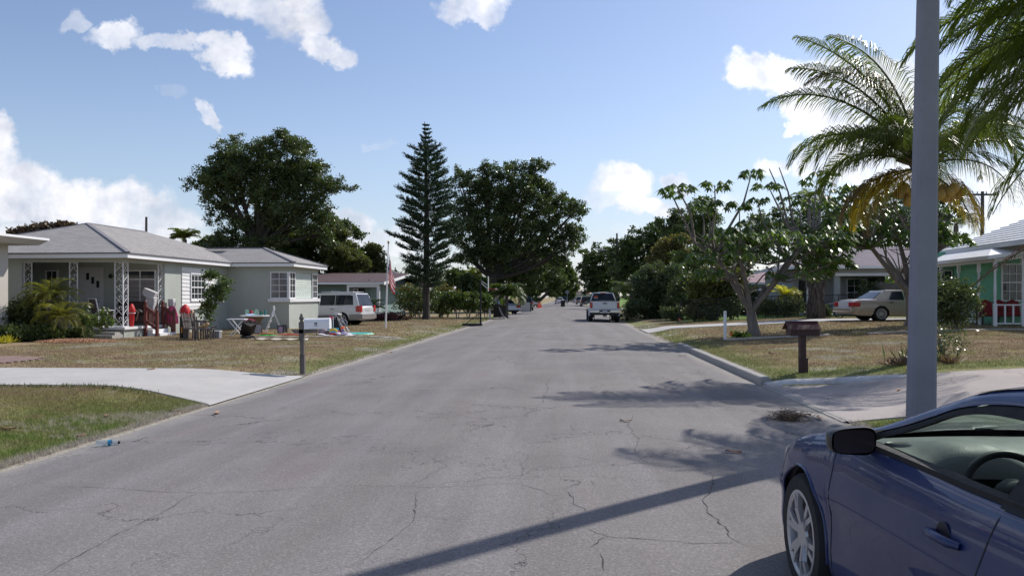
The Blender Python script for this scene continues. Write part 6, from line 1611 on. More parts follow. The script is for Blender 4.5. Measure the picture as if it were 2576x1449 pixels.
# ---- shrubs
def shrub(name, label, base, size, n, leaf, mat, cat='shrub', group=None, stems=5, hang=0, z0=0.0, shell=.35, asp=.5):
    b = Vector(base); T = thing(name, label, cat, b, group=group); sx, sy, sz = size
    blobs = []
    for i in range(max(3, int(4 + sx))):
        blobs.append((Vector((rnd.uniform(-.45, .45) * sx, rnd.uniform(-.4, .4) * sy, z0 + (sz - z0) * rnd.uniform(.35, .75))), (sx * .36, sy * .36, (sz - z0) * .32), 1))
    blobs.append((Vector((0, 0, z0 + (sz - z0) * .5)), (sx * .5, sy * .5, (sz - z0) * .45), 1.6))
    V = crown_quads(blobs, n, leaf, hang, shell=shell, clump=.10); V[:, :, 2] = np.maximum(V[:, :, 2], .005)
    quads('foliage', V, mat, T)
    t = MB()
    for i in range(stems):
        a = rnd.uniform(0, 2 * PI); e = Vector((math.cos(a) * sx * .3, math.sin(a) * sy * .3, sz * .7)); t.tube([(e.x * .15, e.y * .15, -.05), e * .5 + Vector((0, 0, .1)), e], [.022, .016, .008], 5)
    t.build('stems', M['trunk'], T); return T
shrub('shrub', 'large glossy dark shrub with a yellow bloom beside the mint green porch', gx(2402, 27.0), (1.5, 1.4, 1.9), 9000, .10, M['lf_bush'], stems=8)
shrub('shrub', 'tall dark shrub against the left end of the sage green porch', gx(62, 28.5), (1.3, 1.1, 1.55), 7000, .10, M['lf_bush'], stems=8)
shrub('shrub', 'low dark green shrub under the pygmy palms', gx(100, 27.6), (1.5, .8, .5), 4500, .10, M['lf_dark'])
shrub('shrub', 'dark green low shrub between mulch bed and porch step', gx(190, 28.4), (.8, .5, .4), 1800, .09, M['lf_dark'])
shrub('shrub', 'leafy low plants at the foot of the cream house', gx(15, 27.0), (1.5, .9, .5), 3500, .10, M['lf_dark'])
def spiky(name, label, base, n, L, mat, spread=.9, cat='plant', w=.05):
    b = Vector(base); T = None; C = np.zeros((n, 3)); a = nr.uniform(0, 2 * PI, n); e = nr.uniform(.25, 1.4, n); C[:, 0] = np.cos(a) * .05; C[:, 1] = np.sin(a) * .05; C += nr.normal(size=(n, 3)) * np.array([spread * .25, spread * .15, 0])
    C[:, 2] = .0; D_ = np.stack([np.cos(a) * np.cos(e), np.sin(a) * np.cos(e), np.sin(e)], 1)
    return tag(quads(name, leaf_quads(C, D_, L * nr.uniform(.6, 1.1, n), w), mat, None, b), label, cat)
spiky('golden_plant', 'bright yellow spiky plant at the far left edge of the mulch bed', gx(-6, 26.2), 170, .34, M['lf_gold'], .8)
spiky('bromeliad', 'reddish bromeliad clump left of the lamp post on the right lawn', gx(2262, 16.4), 80, .28, M['lf_red'], .45, w=.03)
spiky('bromeliad', 'reddish green bromeliad clump right of the lamp post on the right lawn', gx(2385, 16.3), 70, .25, M['lf_red'], .25, w=.03)
spiky('bromeliad', 'dark strappy plant around the coconut palm foot', gx(2325, 17.0), 120, .38, M['lf_dark'], 1.2, w=.035)
shrub('weed', 'wispy flowering weed behind the reddish green bromeliad clump', gx(2375, 17.2), (.8, .5, .75), 900, .05, M['lf_bush'], 'plant')
spiky('sucker_shoots', 'small leafy shoots at the base of the first umbrella tree', gx(1862, 28.4), 60, .3, M['lf_umb'], .5, w=.09)
for i, (x, D, s, lab) in enumerate([(952, 50.5, (2.2, .6, .45), 'maroon hedge left of the flagpole before the teal house'), (1000, 52, (1.6, .6, .5), 'maroon hedge right of the flagpole before the teal house')]):
    shrub('low_hedge', lab, gx(x, D), s, 2600, .10, M['lf_purple'], 'hedge', 'maroon hedges at the teal house')
hd = 'shrubs and hedge plants around the pine'
for i, (x, D, s, m_, lab) in enumerate([
    (1050, 56, (2.6, 1.6, 2.4), 'lf_dark', 'dark sea grape shrub left of the pine trunk'), (1036, 58, (1.6, 1.6, 2.7), 'lf_yellow', 'yellow spotted shrub against the teal gable wall'),
    (1110, 58, (1.8, 1.4, 2.2), 'lf_mid', 'green shrub directly right of the pine trunk'), (1125, 60, (1.6, 1.6, 2.5), 'lf_yellow', 'yellow flecked shrub behind the first hedge stems'),
    (1150, 56, (1.5, 1.0, 1.9), 'lf_mid', 'hedge plant with bare stems second from the pine'), (1178, 57, (1.5, 1.0, 1.9), 'lf_mid', 'hedge plant with bare stems third from the pine'),
    (1202, 58, (1.4, 1.0, 1.9), 'lf_sapling', 'fresh green hedge plant left of the hoop pole'), (1222, 60, (1.2, 1.0, 1.7), 'lf_sapling', 'fresh green hedge plant at the white mailbox post')]):
    shrub('hedge_plant', lab, gx(x, D), s, 3400, .15, M[m_], 'shrub', hd, 7, z0=.55 if i > 3 else .05)
fn = 'plants along the inside of the chain link fence'
for i, (x, D, s, m_, lab) in enumerate([
    (1985, 47, (1.3, 1.0, 1.7), 'lf_gold', 'yellow green croton behind the fence'), (1935, 45.5, (1.4, .8, 1.1), 'lf_dark', 'dark shrub just right of the first umbrella tree trunk'), (1840, 45.5, (2.0, .8, 1.25), 'lf_dark', 'wide dark shrub left of the first umbrella tree trunk'),
    (1985, 45, (1.3, .8, 1.1), 'lf_bush', 'dark shrub below the yellow green croton'), (1748, 46, (.9, .8, .8), 'lf_olive', 'small olive shrub near the leaning fence post'), (1700, 47.5, (1.2, .8, .9), 'lf_bush', 'grey green bush at the road end of the fence'),
    (1788, 45.2, (.8, .6, .8), 'lf_bush', 'small shrub at the second fence post'), (2062, 43, (.9, .6, .6), 'lf_bush', 'scrubby growth at the foot of the shaggy palm'), (2185, 46.8, (1.0, .8, 2.3), 'lf_bush', 'silvery tall shrub by the grey house wall')]):
    shrub('fence_shrub', lab, gx(x, D), s, 2600, .11, M[m_], 'shrub', fn)
tree('small_tree', 'low brushy undergrowth tree behind the mid fence', flat(1790, 53), [(1760,770,40,24),(1830,775,44,22),(1900,775,44,22),(1860,740,40,20)], 53, 9000, .2, M['lf_dark'], .08)
# young trees on the left lawn
def sapling(label, base, pix, D, n, leaf, mat, r, twig=None):
    return tree('sapling', label, base, pix, D, n, leaf, mat, r, group='young trees by the sage green house', bark='trunk', depth=.9, clump=.10, hang=.6, dj=.1, fork=twig)
b_ = gx(522, 33.4)
sapling('leafy young tree in front of the sage green house window', b_, [(540,712,24,26),(535,750,22,24),(520,780,16,18),(555,735,26,14),(575,715,12,10),(532,695,16,12),(530,805,9,9)], 33.4, 1900, .14, M['lf_sapling'], .03, P(523, 770, 33.4))
sapling('spindly potted tree right of the pygmy palms', gx(212, 28.2), [(212,792,14,8),(200,806,14,8),(226,806,12,8),(206,768,4,8)], 28.2, 260, .13, M['lf_sapling'], .014, P(212, 815, 28.2))
sapling('spindly tree with a single yellow fruit before the porch', gx(266, 28.0), [(262,798,14,10),(250,812,10,8),(276,812,8,8),(262,782,6,8)], 28.0, 220, .13, M['lf_sapling'], .014, P(266, 828, 28.0))
# wooded skyline closing the far distance on both sides
def far_woods():
    C = []
    for i in range(1500):
        a = rnd.uniform(-.75, .75); D = rnd.uniform(300, 420); x = math.tan(a) * D
        if abs(x - SLOPE * D) < 14: continue
        h = rnd.uniform(3, 11); C.append((x, D, h))
    C = np.array(C); per = 22; CC = np.repeat(C, per, 0) + nr.normal(size=(len(C) * per, 3)) * np.array([3.0, 3.0, 2.0]); CC[:, 2] = np.abs(CC[:, 2])
    L = nr.uniform(1.2, 2.6, len(CC)); tag(quads('far_woods', leaf_quads(CC, nr.normal(size=(len(CC), 3)), L, L * .7), M['lf_dark']), kind='stuff')
far_woods()
# ---------------------------------------------------------------- street furniture
def lamp_post():
    b = on_ground(4.98, 9.7); T = thing('lamp_post', 'tall square grey concrete lamp post standing behind the blue coupe', 'lamp post', b, rz=R(-9))
    t = MB(); rows = []
    for z, w, dx in ((-.4, .290, 0), (0, .285, 0), (2.2, .256, .035), (5.2, .212, .09), (7.6, .175, .16)):
        h = w / 2; c = w * .13
        pts = [(-h + c, -h), (h - c, -h), (h, -h + c), (h, h - c), (h - c, h), (-h + c, h), (-h, h - c), (-h, -h + c)]
        rows.append([(x + dx * .9, y, z) for x, y in pts])
    t.grid(rows, close=True); t.add(rows[-1], [tuple(range(8))]); t.build('pole', M['pole'], T, smooth=20)
    a = MB(); a.tube([(.15, 0, 7.4), (-.3, -.2, 7.9), (-1.6, -.9, 8.2)], .03, 8); a.build('lamp_arm', M['metal'], T)
    l = MB(); l.box((-1.8, -1.0, 8.18), (.55, .3, .14), rz=R(30)); l.build('lamp_head', M['metal'], T, bevel=.03)
lamp_post()

def white_mailbox():
    b = gx(762, 17.2); T = thing('mailbox', 'white mailbox on a weathered turned wooden post beside the left driveway', 'mailbox', b, rot=(0, R(-1.5), 0))
    t = MB()
    t.bar((0, 0, -.2), (0, 0, .40), .10); t.lathe([(.045, .40), (.058, .42), (.045, .46), (.052, .60), (.050, .70), (.058, .72), (.050, .75)], 12)
    t.bar((0, 0, .74), (0, 0, 1.13), .10); t.lathe([(.045, 1.13), (.03, 1.155), (.028, 1.165), (.048, 1.19), (.052, 1.22), (.036, 1.255), (.028, 1.262), (.032, 1.28), (.018, 1.31), (.001, 1.315)], 12)
    t.build('post', M['greywood'], T, smooth=40)
    a = MB(); a.prism([(-.19, .93), (-.15, .89), (.33, .89), (.33, .972), (-.21, .972)], lambda u, v, w: (u, w, v), -.05, .05); a.build('arm', M['greywood'], T)
    # the box: arched top, long side toward the street view
    m = MB(); prof = [(-.10, 0), (-.10, .14)] + [(-.10 * math.cos(a_), .14 + .09 * math.sin(a_)) for a_ in np.linspace(.2, PI - .2, 9)] + [(.10, .14), (.10, 0)]
    m.prism(prof, lambda u, v, w: (w, u * -1, .976 + v), .075, .60); bx = m.build('box', M['whiteclean'], T, smooth=50)
    d = MB(); prof2 = [(u * 1.06, v * 1.03 - .002) for u, v in prof]; d.prism(prof2, lambda u, v, w: (w, u * -1, .974 + v), .601, .622); d.build('door', M['whiteclean'], bx, smooth=50)
    f = MB(); f.bb((.30, -.104, 1.083), (.36, -.1005, 1.113)); f.build('decal', plain('decal_black', (.03, .03, .04), .5), bx)
    f = MB(); f.bb((.30, -.1035, 1.033), (.33, -.1005, 1.076)); f.bb((.335, -.1035, 1.033), (.365, -.1005, 1.076)); f.build('faded_number', plain('decal_grey', (.42, .42, .47), .6), bx)
    for y in (-.108,): s_ = MB(); s_.bb((.20, y, .970), (.205, y + .005, .993)); s_.bb((.27, y, .970), (.275, y + .005, .993)); s_.build('fastening', M['darkmetal'], bx)
white_mailbox()

def red_mailbox():
    b = gx(2018, 15.9); T = thing('mailbox', 'dark red wooden house shaped mailbox on a square post on the right lawn', 'mailbox', b, rz=R(2))
    t = MB(); t.bar((0, 0, -.2), (0, 0, .75), .115); t.build('post', M['darkwood'], T)
    t = MB(); t.bb((-.09, -.075, -.05), (.09, -.0585, .30)); t.build('post_foot', M['darkwood'], T)
    t = MB(); t.bb((-.28, -.14, .74), (.30, .14, .90)); t.build('box', M['darkwood'], T, bevel=.004)
    r = MB()
    for i in range(3):
        z0 = .875 + i * .045; y0 = .185 - i * .055
        for s in (-1, 1): r.add([(-.34, s * y0, z0), (.31, s * y0, z0), (.31, s * (y0 - .075), z0 + .062), (-.34, s * (y0 - .075), z0 + .062), (-.34, s * y0, z0 - .015), (.31, s * y0, z0 - .015), (.31, s * (y0 - .075), z0 + .045), (-.34, s * (y0 - .075), z0 + .045)], [(0,1,2,3),(7,6,5,4),(0,4,5,1),(1,5,6,2),(2,6,7,3),(3,7,4,0)])
    r.bb((-.34, -.03, 1.015), (.31, .03, 1.035)); r.build('roof', plain('worn_red_shingle', (.085, .022, .022), .7, 0, .4, 12, .3, 40, dirt=.5, dirtcol=(.16, .13, .13)), T)
    g = MB(); g.add([(-.285, -.14, .90), (-.285, .14, .90), (-.285, 0, 1.0)], [(0, 1, 2)]); g.add([(.30, -.14, .90), (.30, .14, .90), (.30, 0, 1.0)], [(0, 1, 2)]); g.build('gable', M['darkwood'], T)
red_mailbox()

def far_mailbox():
    b = gx(1232, 60); T = thing('mailbox', 'dark mailbox on a white post beside the basketball hoop', 'mailbox', b)
    t = MB(); t.bar((0, 0, -.2), (0, 0, 1.25), .14); t.lathe([(.09, 1.25), (.001, 1.36)], 4); t.build('post', M['whiteclean'], T)
    t = MB(); t.prism([(-.09, 0), (-.09, .14), (0, .24), (.09, .14), (.09, 0)], lambda u, v, w: (w, u, .98 + v), .12, .68); t.bar((.07, 0, .95), (.75, 0, .95), .08, .05); t.build('box', M['black'], T)
    t = MB(); t.tube([(.68, 0, .93), (.85, 0, .5), (1.1, 0, .1), (1.25, 0, .0)], .05, 6); t.build('brace', M['greyplastic'], T)
far_mailbox()

b = gx(1824, 27.6); T = thing('marker_post', 'white round topped marker post at the edge of the right lawn', 'post', b)
t = MB(); t.lathe([(.055, -.1), (.055, .95), (.045, .99), (.001, 1.0)], 14); t.build('post', M['whiteclean'], T, smooth=50)
t = MB(); t.lathe([(.0565, .90), (.0565, .915)], 14); t.build('band', M['greyplastic'], T)
def marker_flag(x, D, label):
    b = gx(x, D); T = thing('marker_flag', label, 'marker flag', b); t = MB(); t.bar((0, 0, 0), (0, 0, .28), .006); t.build('wire', M['metal'], T)
    t = MB(); t.add([(0, 0, .28), (0, 0, .16), (.14, .02, .20)], [(0, 1, 2)]); t.build('flag', M['orange'], T)
marker_flag(1836, 27.2, 'small orange utility flag at the foot of the white marker post')
marker_flag(1708, 43.4, 'small orange utility flag in front of the leaning fence post')

def flagpole():
    b = gx(970, 39.0); T = thing('flagpole', 'thin white flagpole with gold ball leaning on the left lawn', 'flagpole', b, rot=(0, R(1.9), 0))
    t = MB(); t.tube([(0, 0, -.1), (0, 0, 2.1), (0, 0, 4.12)], [.042, .040, .028], 10); t.build('pole', M['whiteclean'], T, smooth=50)
    t = MB(); t.ell((0, 0, 4.21), (.06, .06, .06)); t.cyl((0, 0, 4.10), (0, 0, 4.16), .03); t.build('ball', plain('gold_ball', (.30, .25, .12), .35, .7), T, smooth=180)
    # limp flag
    F_ = thing('flag', 'American flag hanging limp from the flagpole', 'flag', b, rot=(0, R(1.9), 0))
    me = bpy.data.meshes.new('cloth'); nx, nz = 26, 34; vs = []; uvs = []
    for j in range(nz + 1):
        v = j / nz
        for i in range(nx + 1):
            u = i / nx                                  # fly end has dropped: the cloth hangs in folds under its hoist
            zt = 3.64 - .62 * u ** 1.15; zb = zt - (1.28 + .12 * u)
            z = zt + (zb - zt) * v; wd = .05 + .30 * (u ** .8) * (.35 + .65 * min(1, v * 1.6))
            x = .045 + wd * u + .02 * math.sin(v * 7 + u * 4); y = .07 * math.sin(u * 11 + v * 3.0) * (.3 + u) + .03 * math.sin(v * 9)
            vs.append((x, y, z)); uvs.append((u, 1 - v))
    fs = [(j*(nx+1)+i, j*(nx+1)+i+1, (j+1)*(nx+1)+i+1, (j+1)*(nx+1)+i) for j in range(nz) for i in range(nx)]
    me.from_pydata(vs, [], fs); me.polygons.foreach_set('use_smooth', [True] * len(fs)); ul = me.uv_layers.new(name='uv')
    for p in me.polygons:
        for li in p.loop_indices: ul.data[li].uv = uvs[me.loops[li].vertex_index]
    m, t = newmat('flag_cloth'); uv = t.n('ShaderNodeUVMap', {'uv_map': 'uv'}).outputs[0]; x, y, z = t.sep(uv)[:3]
    st = t.math('LESS_THAN', t.math('FRACT', t.math('ADD', t.math('MULTIPLY', y, 6.5), .5)), .5)
    c = t.mix(st, (.50, .03, .05, 1), (.72, .70, .70, 1)); can = t.math('MULTIPLY', t.math('LESS_THAN', x, .42), t.math('GREATER_THAN', y, .46))
    dots = t.n('ShaderNodeTexVoronoi', {}, Vector=t.comb(t.math('MULTIPLY', x, 13), t.math('MULTIPLY', y, 17), 0.0), Scale=1.0, Randomness=0.15).outputs['Distance']
    blue = t.mix(t.mr(dots, .26, .2), (.02, .03, .13, 1), (.7, .7, .72, 1)); c = t.mix(can, c, blue)
    p_ = t.pbr(c, .8); tr = t.n('ShaderNodeBsdfTranslucent', Color=c); mx = t.n('ShaderNodeMixShader', _0=.3); t.nt.links.new(p_.outputs[0], mx.inputs[1]); t.nt.links.new(tr.outputs[0], mx.inputs[2]); t.out(mx)
    me.materials.append(m); o = bpy.data.objects.new('cloth', me); COL.objects.link(o); o.parent = F_
flagpole()

def hoop():
    b = gx(1209, 46); T = thing('basketball_hoop', 'portable basketball hoop with black base turned to the street', 'basketball hoop', b)
    t = MB(); t.bar((0, 0, 0), (0, 0, 2.62), .10); t.build('pole', M['black'], T)
    t = MB(); t.bb((-1.05, -.28, 0), (.1, .28, .14)); t.bar((-.85, 0, .12), (-.04, 0, .75), .04); t.build('base', M['black'], T, bevel=.03)
    t = MB(); t.bar((0, .0, 2.5), (.42, -.1, 2.15), .04); t.bar((0, .1, 2.62), (.42, .1, 2.35), .04); t.build('bracket', M['metal'], T)
    t = MB(); t.bb((.42, -.42, 2.0), (.46, .42, 2.85)); t.build('backboard', M['offwhite'], T)
    t = MB(); t.tube([(.72 + .22 * math.cos(a), .22 * math.sin(a), 2.12) for a in np.linspace(0, 2 * PI, 25)], .014, 6); t.bar((.46, 0, 2.12), (.52, 0, 2.12), .08); t.build('rim', plain('rim_red', (.45, .06, .05), .5), T)
hoop()

def util_pole(label, x, ytop, D, r=.16, arm=None, cross=False, base_z=None):
    b = on_ground(P(x, 0, D).x, D); h = P(x, ytop, D).z - b.z; T = thing('utility_pole', label, 'utility pole', b)
    t = MB(); t.tube([(0, 0, -.3), (.05, 0, h)], [r, r * .7], 10); t.build('pole', M['util'], T, smooth=50)
    if cross: t = MB(); t.bar((-1.1, 0, h - .25), (1.1, 0, h - .25), .14); t.build('crossarm', M['util'], T); 
    if cross:
        for k in (-1, -.35, .35, 1): t = MB(); t.cyl((k, 0, h - .18), (k, 0, h), .06, .04); t.build('insulator', M['offwhite'], T)
    if arm:
        L, dz = arm; t = MB(); t.tube([(0, 0, h - dz - .6), (-L * .5, 0, h - dz - .05), (-L, 0, h - dz + .05)], .05, 6); t.build('lamp_arm', M['metal'], T)
        t = MB(); t.ell((-L - .3, 0, h - dz + .02), (.42, .15, .1)); t.build('lamp_head', M['metal'], T)
    return T
util_pole('wooden utility pole with street lamp arm above the right side trees', 1551, 587, 110, .17, (2.2, 2.3))
util_pole('wooden utility pole with crossarm beyond the mint green house', 2470, 482, 62, .17, cross=True)
util_pole('top of a dark utility pole behind the grey shingled roof', 367, 546, 90, .18)
util_pole('thin dark pole top behind the flag', 966, 642, 92, .12)
util_pole('grey metal pole standing by the stop sign on the right', 1492, 705, 180, .14)

def fence():
    T = thing('chain_link_fence', 'black chain link fence with leaning end post on the right lawns', 'fence', (0, 0, 0))
    pa = gx(1706, 44.2); pb = gx(2160, 44.0); n = 9
    m, t = newmat('chain_link'); o = t.obj(); x, y, z = t.sep(o)[:3]
    a1 = t.math('ABSOLUTE', t.math('SUBTRACT', t.math('FRACT', t.math('MULTIPLY', t.math('ADD', x, z), 11)), .5)); a2 = t.math('ABSOLUTE', t.math('SUBTRACT', t.math('FRACT', t.math('MULTIPLY', t.math('SUBTRACT', x, z), 11)), .5))
    w_ = t.math('MAXIMUM', t.math('LESS_THAN', a1, .055), t.math('LESS_THAN', a2, .055)); p_ = t.pbr((.03, .032, .03, 1), .5, .3); tr = t.n('ShaderNodeBsdfTransparent'); mx = t.n('ShaderNodeMixShader', _0=w_)
    t.nt.links.new(tr.outputs[0], mx.inputs[1]); t.nt.links.new(p_.outputs[0], mx.inputs[2]); t.out(mx)
    pts = [pa.lerp(pb, i / n) for i in range(n + 1)]; pts = [Vector((p.x, p.y, gzf(p.x, p.y))) for p in pts]
    for i, p in enumerate(pts):
        q = MB(); ln = Vector((.18, 0, 0)) if i == 0 else Vector((0, 0, 0)); q.cyl(p - Vector((0, 0, .2)) - ln * .2, p + Vector((0, 0, 1.27)) + ln, .035 if i in (0, n) else .025, n=8); q.build('post', M['black'], T)
    q = MB(); q.tube([p + Vector((.18 if i == 0 else 0, 0, 1.24)) for i, p in enumerate(pts)], .02, 6); q.build('top_rail', M['black'], T)
    g = MB(); g.grid([[(p.x, p.y + .03, p.z + .03) for p in pts], [(p.x, p.y + .03, p.z + 1.22) for p in pts]]); g.build('wire_mesh', m, T)
fence()
def wood_fence():
    a = P(2200, 0, 46.6); T = thing('picket_fence', 'weathered grey wooden privacy fence behind the tan sedan', 'fence', (a.x, 46.6, .5))
    t = MB(); x = 0
    while x < 4.2: h = 1.95 + rnd.uniform(-.05, .05); t.bb((x, rnd.uniform(-.01, .01), 0), (x + .135, .03, h)); x += .15
    t.build('boards', M['greywood'], T); t = MB(); t.bb((1.78, -.12, 0), (1.93, -.02, 2.1)); t.bb((3.9, -.12, 0), (4.05, -.02, 2.1)); t.build('post', M['offwhite'], T)
wood_fence()
def board_fence():
    a = flat(1303, 88); T = thing('board_fence', 'short white board fence end beside the slate blue suv', 'fence', a)
    t = MB(); t.bb((1.2 * .0 + .35, 0, 0), (1.35, .05, 1.05)); t.build('panel', M['offwhite'], T); t = MB()
    for x in (-.3, 0): t.bb((x, 0, 0), (x + .07, .05, 1.0))
    t.bb((-.4, 0, .9), (.3, .05, .97)); t.build('pickets', M['offwhite'], T)
    t = MB(); t.bb((1.36, -.03, 0), (1.46, .08, 1.15)); t.build('post', M['black'], T)
board_fence()
for i, (x, D, lab) in enumerate([(1262, 66, 'black wheeled bin left of the white board fence nearest the mailbox'), (1252, 64, 'black wheeled bin behind the white mailbox post'), (1416, 128, 'dark wheeled bin standing at the left kerb before the white car')]):
    p = flat(x, D) if D > 100 else gx(x, D); T = thing('wheeled_bin', lab, 'bin', p, group='black wheeled bins'); t = MB()
    t.add([(-.28, -.3, .05), (.28, -.3, .05), (.28, .3, .05), (-.28, .3, .05), (-.36, -.4, 1.0), (.36, -.4, 1.0), (.36, .4, 1.0), (-.36, .4, 1.0)], [(0,3,2,1),(4,5,6,7),(0,1,5,4),(1,2,6,5),(2,3,7,6),(3,0,4,7)]); t.build('bin_body', M['black'], T)
    t = MB(); t.bb((-.38, -.42, 1.0), (.38, .42, 1.07)); t.build('lid', M['black'], T, bevel=.02)
    for s in (-1, 1): t = MB(); t.cyl((s * .30, .32, .12), (s * .36, .32, .12), .12); t.build('wheel', M['rubber'], T)
def cone(loc, lab):
    T = thing('traffic_cone', lab, 'traffic cone', loc, group='orange traffic cones at the left kerb'); t = MB(); t.lathe([(.16, .03), (.03, .78), (.001, .79)], 14); t.build('cone_body', M['cone'], T, smooth=50); t = MB(); t.bb((-.2, -.2, 0), (.2, .2, .03)); t.build('base', M['cone'], T)
cone(flat(1353.5, 118), 'leftmost of the three orange traffic cones at the left kerb'); cone(flat(1357, 120), 'middle one of the three orange traffic cones'); cone(flat(1361, 122), 'rightmost of the three orange traffic cones at the left kerb')
def sign(x, ytop, D, mat, n, lab, r=.38, word=None):
    b = flat(x, D); h = P(x, ytop, D).z - b.z; T = thing('road_sign', lab, 'sign', b); t = MB(); t.bar((0, 0, 0), (0, 0, h - .1), .06); t.build('post', M['metal'], T)
    t = MB(); t.prism([(r * math.cos(a), h - r + r * math.sin(a)) for a in (np.arange(n) + .5) * 2 * PI / n], lambda u, v, w: (u, w, v), -.05, -.035); t.build('sign_plate', mat, T)
sign(1427, 730, 150, M['greyplastic'], 16, 'round grey backed sign by the far left kerb', .36)
sign(1480, 728, 165, plain('stop_red', (.35, .03, .04), .6), 8, 'red octagonal stop sign seen over the black suv', .45)

# ---------------------------------------------------------------- things on and around the porch and the yard sale
HZ = -math.atan(.09)
def H_(a, b_, z=0.0):   # house frame -> world
    c, s = math.cos(HZ), math.sin(HZ); return Vector((-14.45 + a * c - b_ * s, 29.65 + a * s + b_ * c, z))
def porch_chair():
    T = thing('armchair', 'white framed patio armchair with brown mesh back beside the porch corner post', 'chair', H_(-1.22, .62, .475), rz=R(-38))
    t = MB()
    for x in (-.30, .30): t.tube([(x, .28, 0), (x, .28, .62), (x, -.22, .62), (x, -.30, .45), (x, -.30, 0)], .022, 6); t.tube([(x, -.25, .35), (x, -.40, 1.05)], .022, 6)
    t.tube([(-.30, -.40, 1.05), (.30, -.40, 1.05)], .026, 6); t.tube([(-.30, .28, .4), (.30, .28, .4)], .02, 6); t.build('frame', M['whiteclean'], T)
    t = MB(); t.add([(-.28, .27, .40), (.28, .27, .40), (.28, -.26, .38), (-.28, -.26, .38)], [(0, 1, 2, 3)]); t.build('seat', M['brownplastic'], T)
    t = MB(); t.add([(-.285, -.27, .40), (.285, -.27, .40), (.285, -.40, 1.03), (-.285, -.40, 1.03)], [(0, 1, 2, 3)]); t.build('backrest', plain('brown_mesh', (.16, .12, .115), .7, 0, .2), T)
porch_chair()
def sofa():
    T = thing('sofa', 'dark brown leather sofa on the porch behind the corner post', 'sofa', H_(-.75, 1.9, .475))
    t = MB(); t.box((0, 0, .25), (1.5, .75, .3)); t.build('seat', M['brownsofa'], T, bevel=.06); t = MB(); t.box((0, .35, .6), (1.5, .22, .7)); t.build('backrest', M['brownsofa'], T, bevel=.07)
    for s in (-1, 1): t = MB(); t.box((s * .72, -.02, .38), (.2, .8, .5)); t.build('armrest', M['brownsofa'], T, bevel=.06)
    b_ = thing('handbag', 'tan strapped dark bag lying on the brown sofa', 'bag', H_(-.45, 1.65, .875)); t = MB(); t.ell((0, 0, .12), (.22, .14, .14)); t.build('bag_body', M['black'], b_, smooth=180)
    t = MB(); t.tube([(-.1, -.14, .1), (0, -.2, .24), (.12, -.16, .12), (.05, -.2, -.2)], .018, 6); t.build('strap', plain('tan_strap', (.30, .16, .10), .6), b_)
sofa()
def tower_(loc, lab):
    T = thing('toy_basket_stand', lab, 'plastic stand', loc, rz=R(-5)); t = MB()
    t.add([(-.17, -.1, 0), (.17, -.1, 0), (.17, .1, 0), (-.17, .1, 0), (.0, -.1, 1.15), (.36, -.1, 1.0), (.36, .12, 1.0), (.0, .12, 1.15)], [(0,3,2,1),(4,5,6,7),(0,1,5,4),(1,2,6,5),(2,3,7,6),(3,0,4,7)]); t.build('stand_body', M['offwhite'], T, bevel=.03)
    t = MB(); t.box((.12, 0, 1.27), (.52, .26, .26), rot=(0, R(22), 0)); t.box((.14, 0, 1.12), (.46, .30, .10), rot=(0, R(22), 0)); t.build('stand_top', M['offwhite'], T, bevel=.02)
tower_(H_(-.35, 2.2, .475), 'tall tilted greyish white plastic stand leaning by the stair rail')
T = thing('plastic_stand', 'smaller white topped stand with crimson cover against the house wall', 'plastic stand', H_(.22, 3.05, .05)); t = MB(); t.box((0, 0, 1.32), (.22, .28, .30)); t.build('stand_top', M['offwhite'], T, bevel=.02)
t = MB(); t.lathe([(.26, .45), (.24, .8), (.12, 1.15), (.08, 1.18)], 12); t.build('cover', M['pink'], T, smooth=60); t = MB(); t.bar((0, 0, 0), (0, 0, 1.2), .06); t.build('post', M['darkmetal'], T)
def dummy(loc, lab, h=.85):
    T = thing('boxing_bag', lab, 'boxing bag', loc); t = MB(); t.lathe([(.06, 0), (.09, .2), (.10, .45), (.14, .5), (.12, .7), (.05, h), (.001, h + .02)], 12); t.build('bag_body', M['red'], T, smooth=60)
    t = MB(); t.lathe([(.102, .47), (.142, .50), (.141, .53)], 12); t.build('band', M['offwhite'], T)
dummy(H_(-.07, .62, .475), 'slim bright red figure shaped bag at the porch corner post')
def red_bag():
    b = gx(466, 29.4); T = thing('punch_bag', 'red dome topped bag on a black and brown stand left of the stacked chairs', 'punching bag', b)
    t = MB(); t.lathe([(.17, .78), (.175, .95), (.17, 1.08), (.10, 1.2), (.03, 1.25), (.001, 1.26)], 10); t.build('red_head', M['red'], T, smooth=35)
    t = MB(); t.bb((-.17, -.09, 0), (-.07, .09, .8)); t.build('black_post', M['black'], T); t = MB(); t.lathe([(.11, 0), (.115, .4), (.12, .78)], 12, 0, Matrix.Translation((.04, 0, 0))); t.build('brown_body', plain('brown_body', (.10, .075, .07), .6), T, smooth=50)
    t = MB(); t.bb((-.10, -.115, .2), (-.065, -.09, .42)); t.build('orange_strip', plain('orange_strip', (.75, .30, .05), .6), T)
    t = MB(); t.bar((-.42, .1, .78), (-.1, .1, .80), .015); t.build('lever', M['greyplastic'], T)
red_bag()
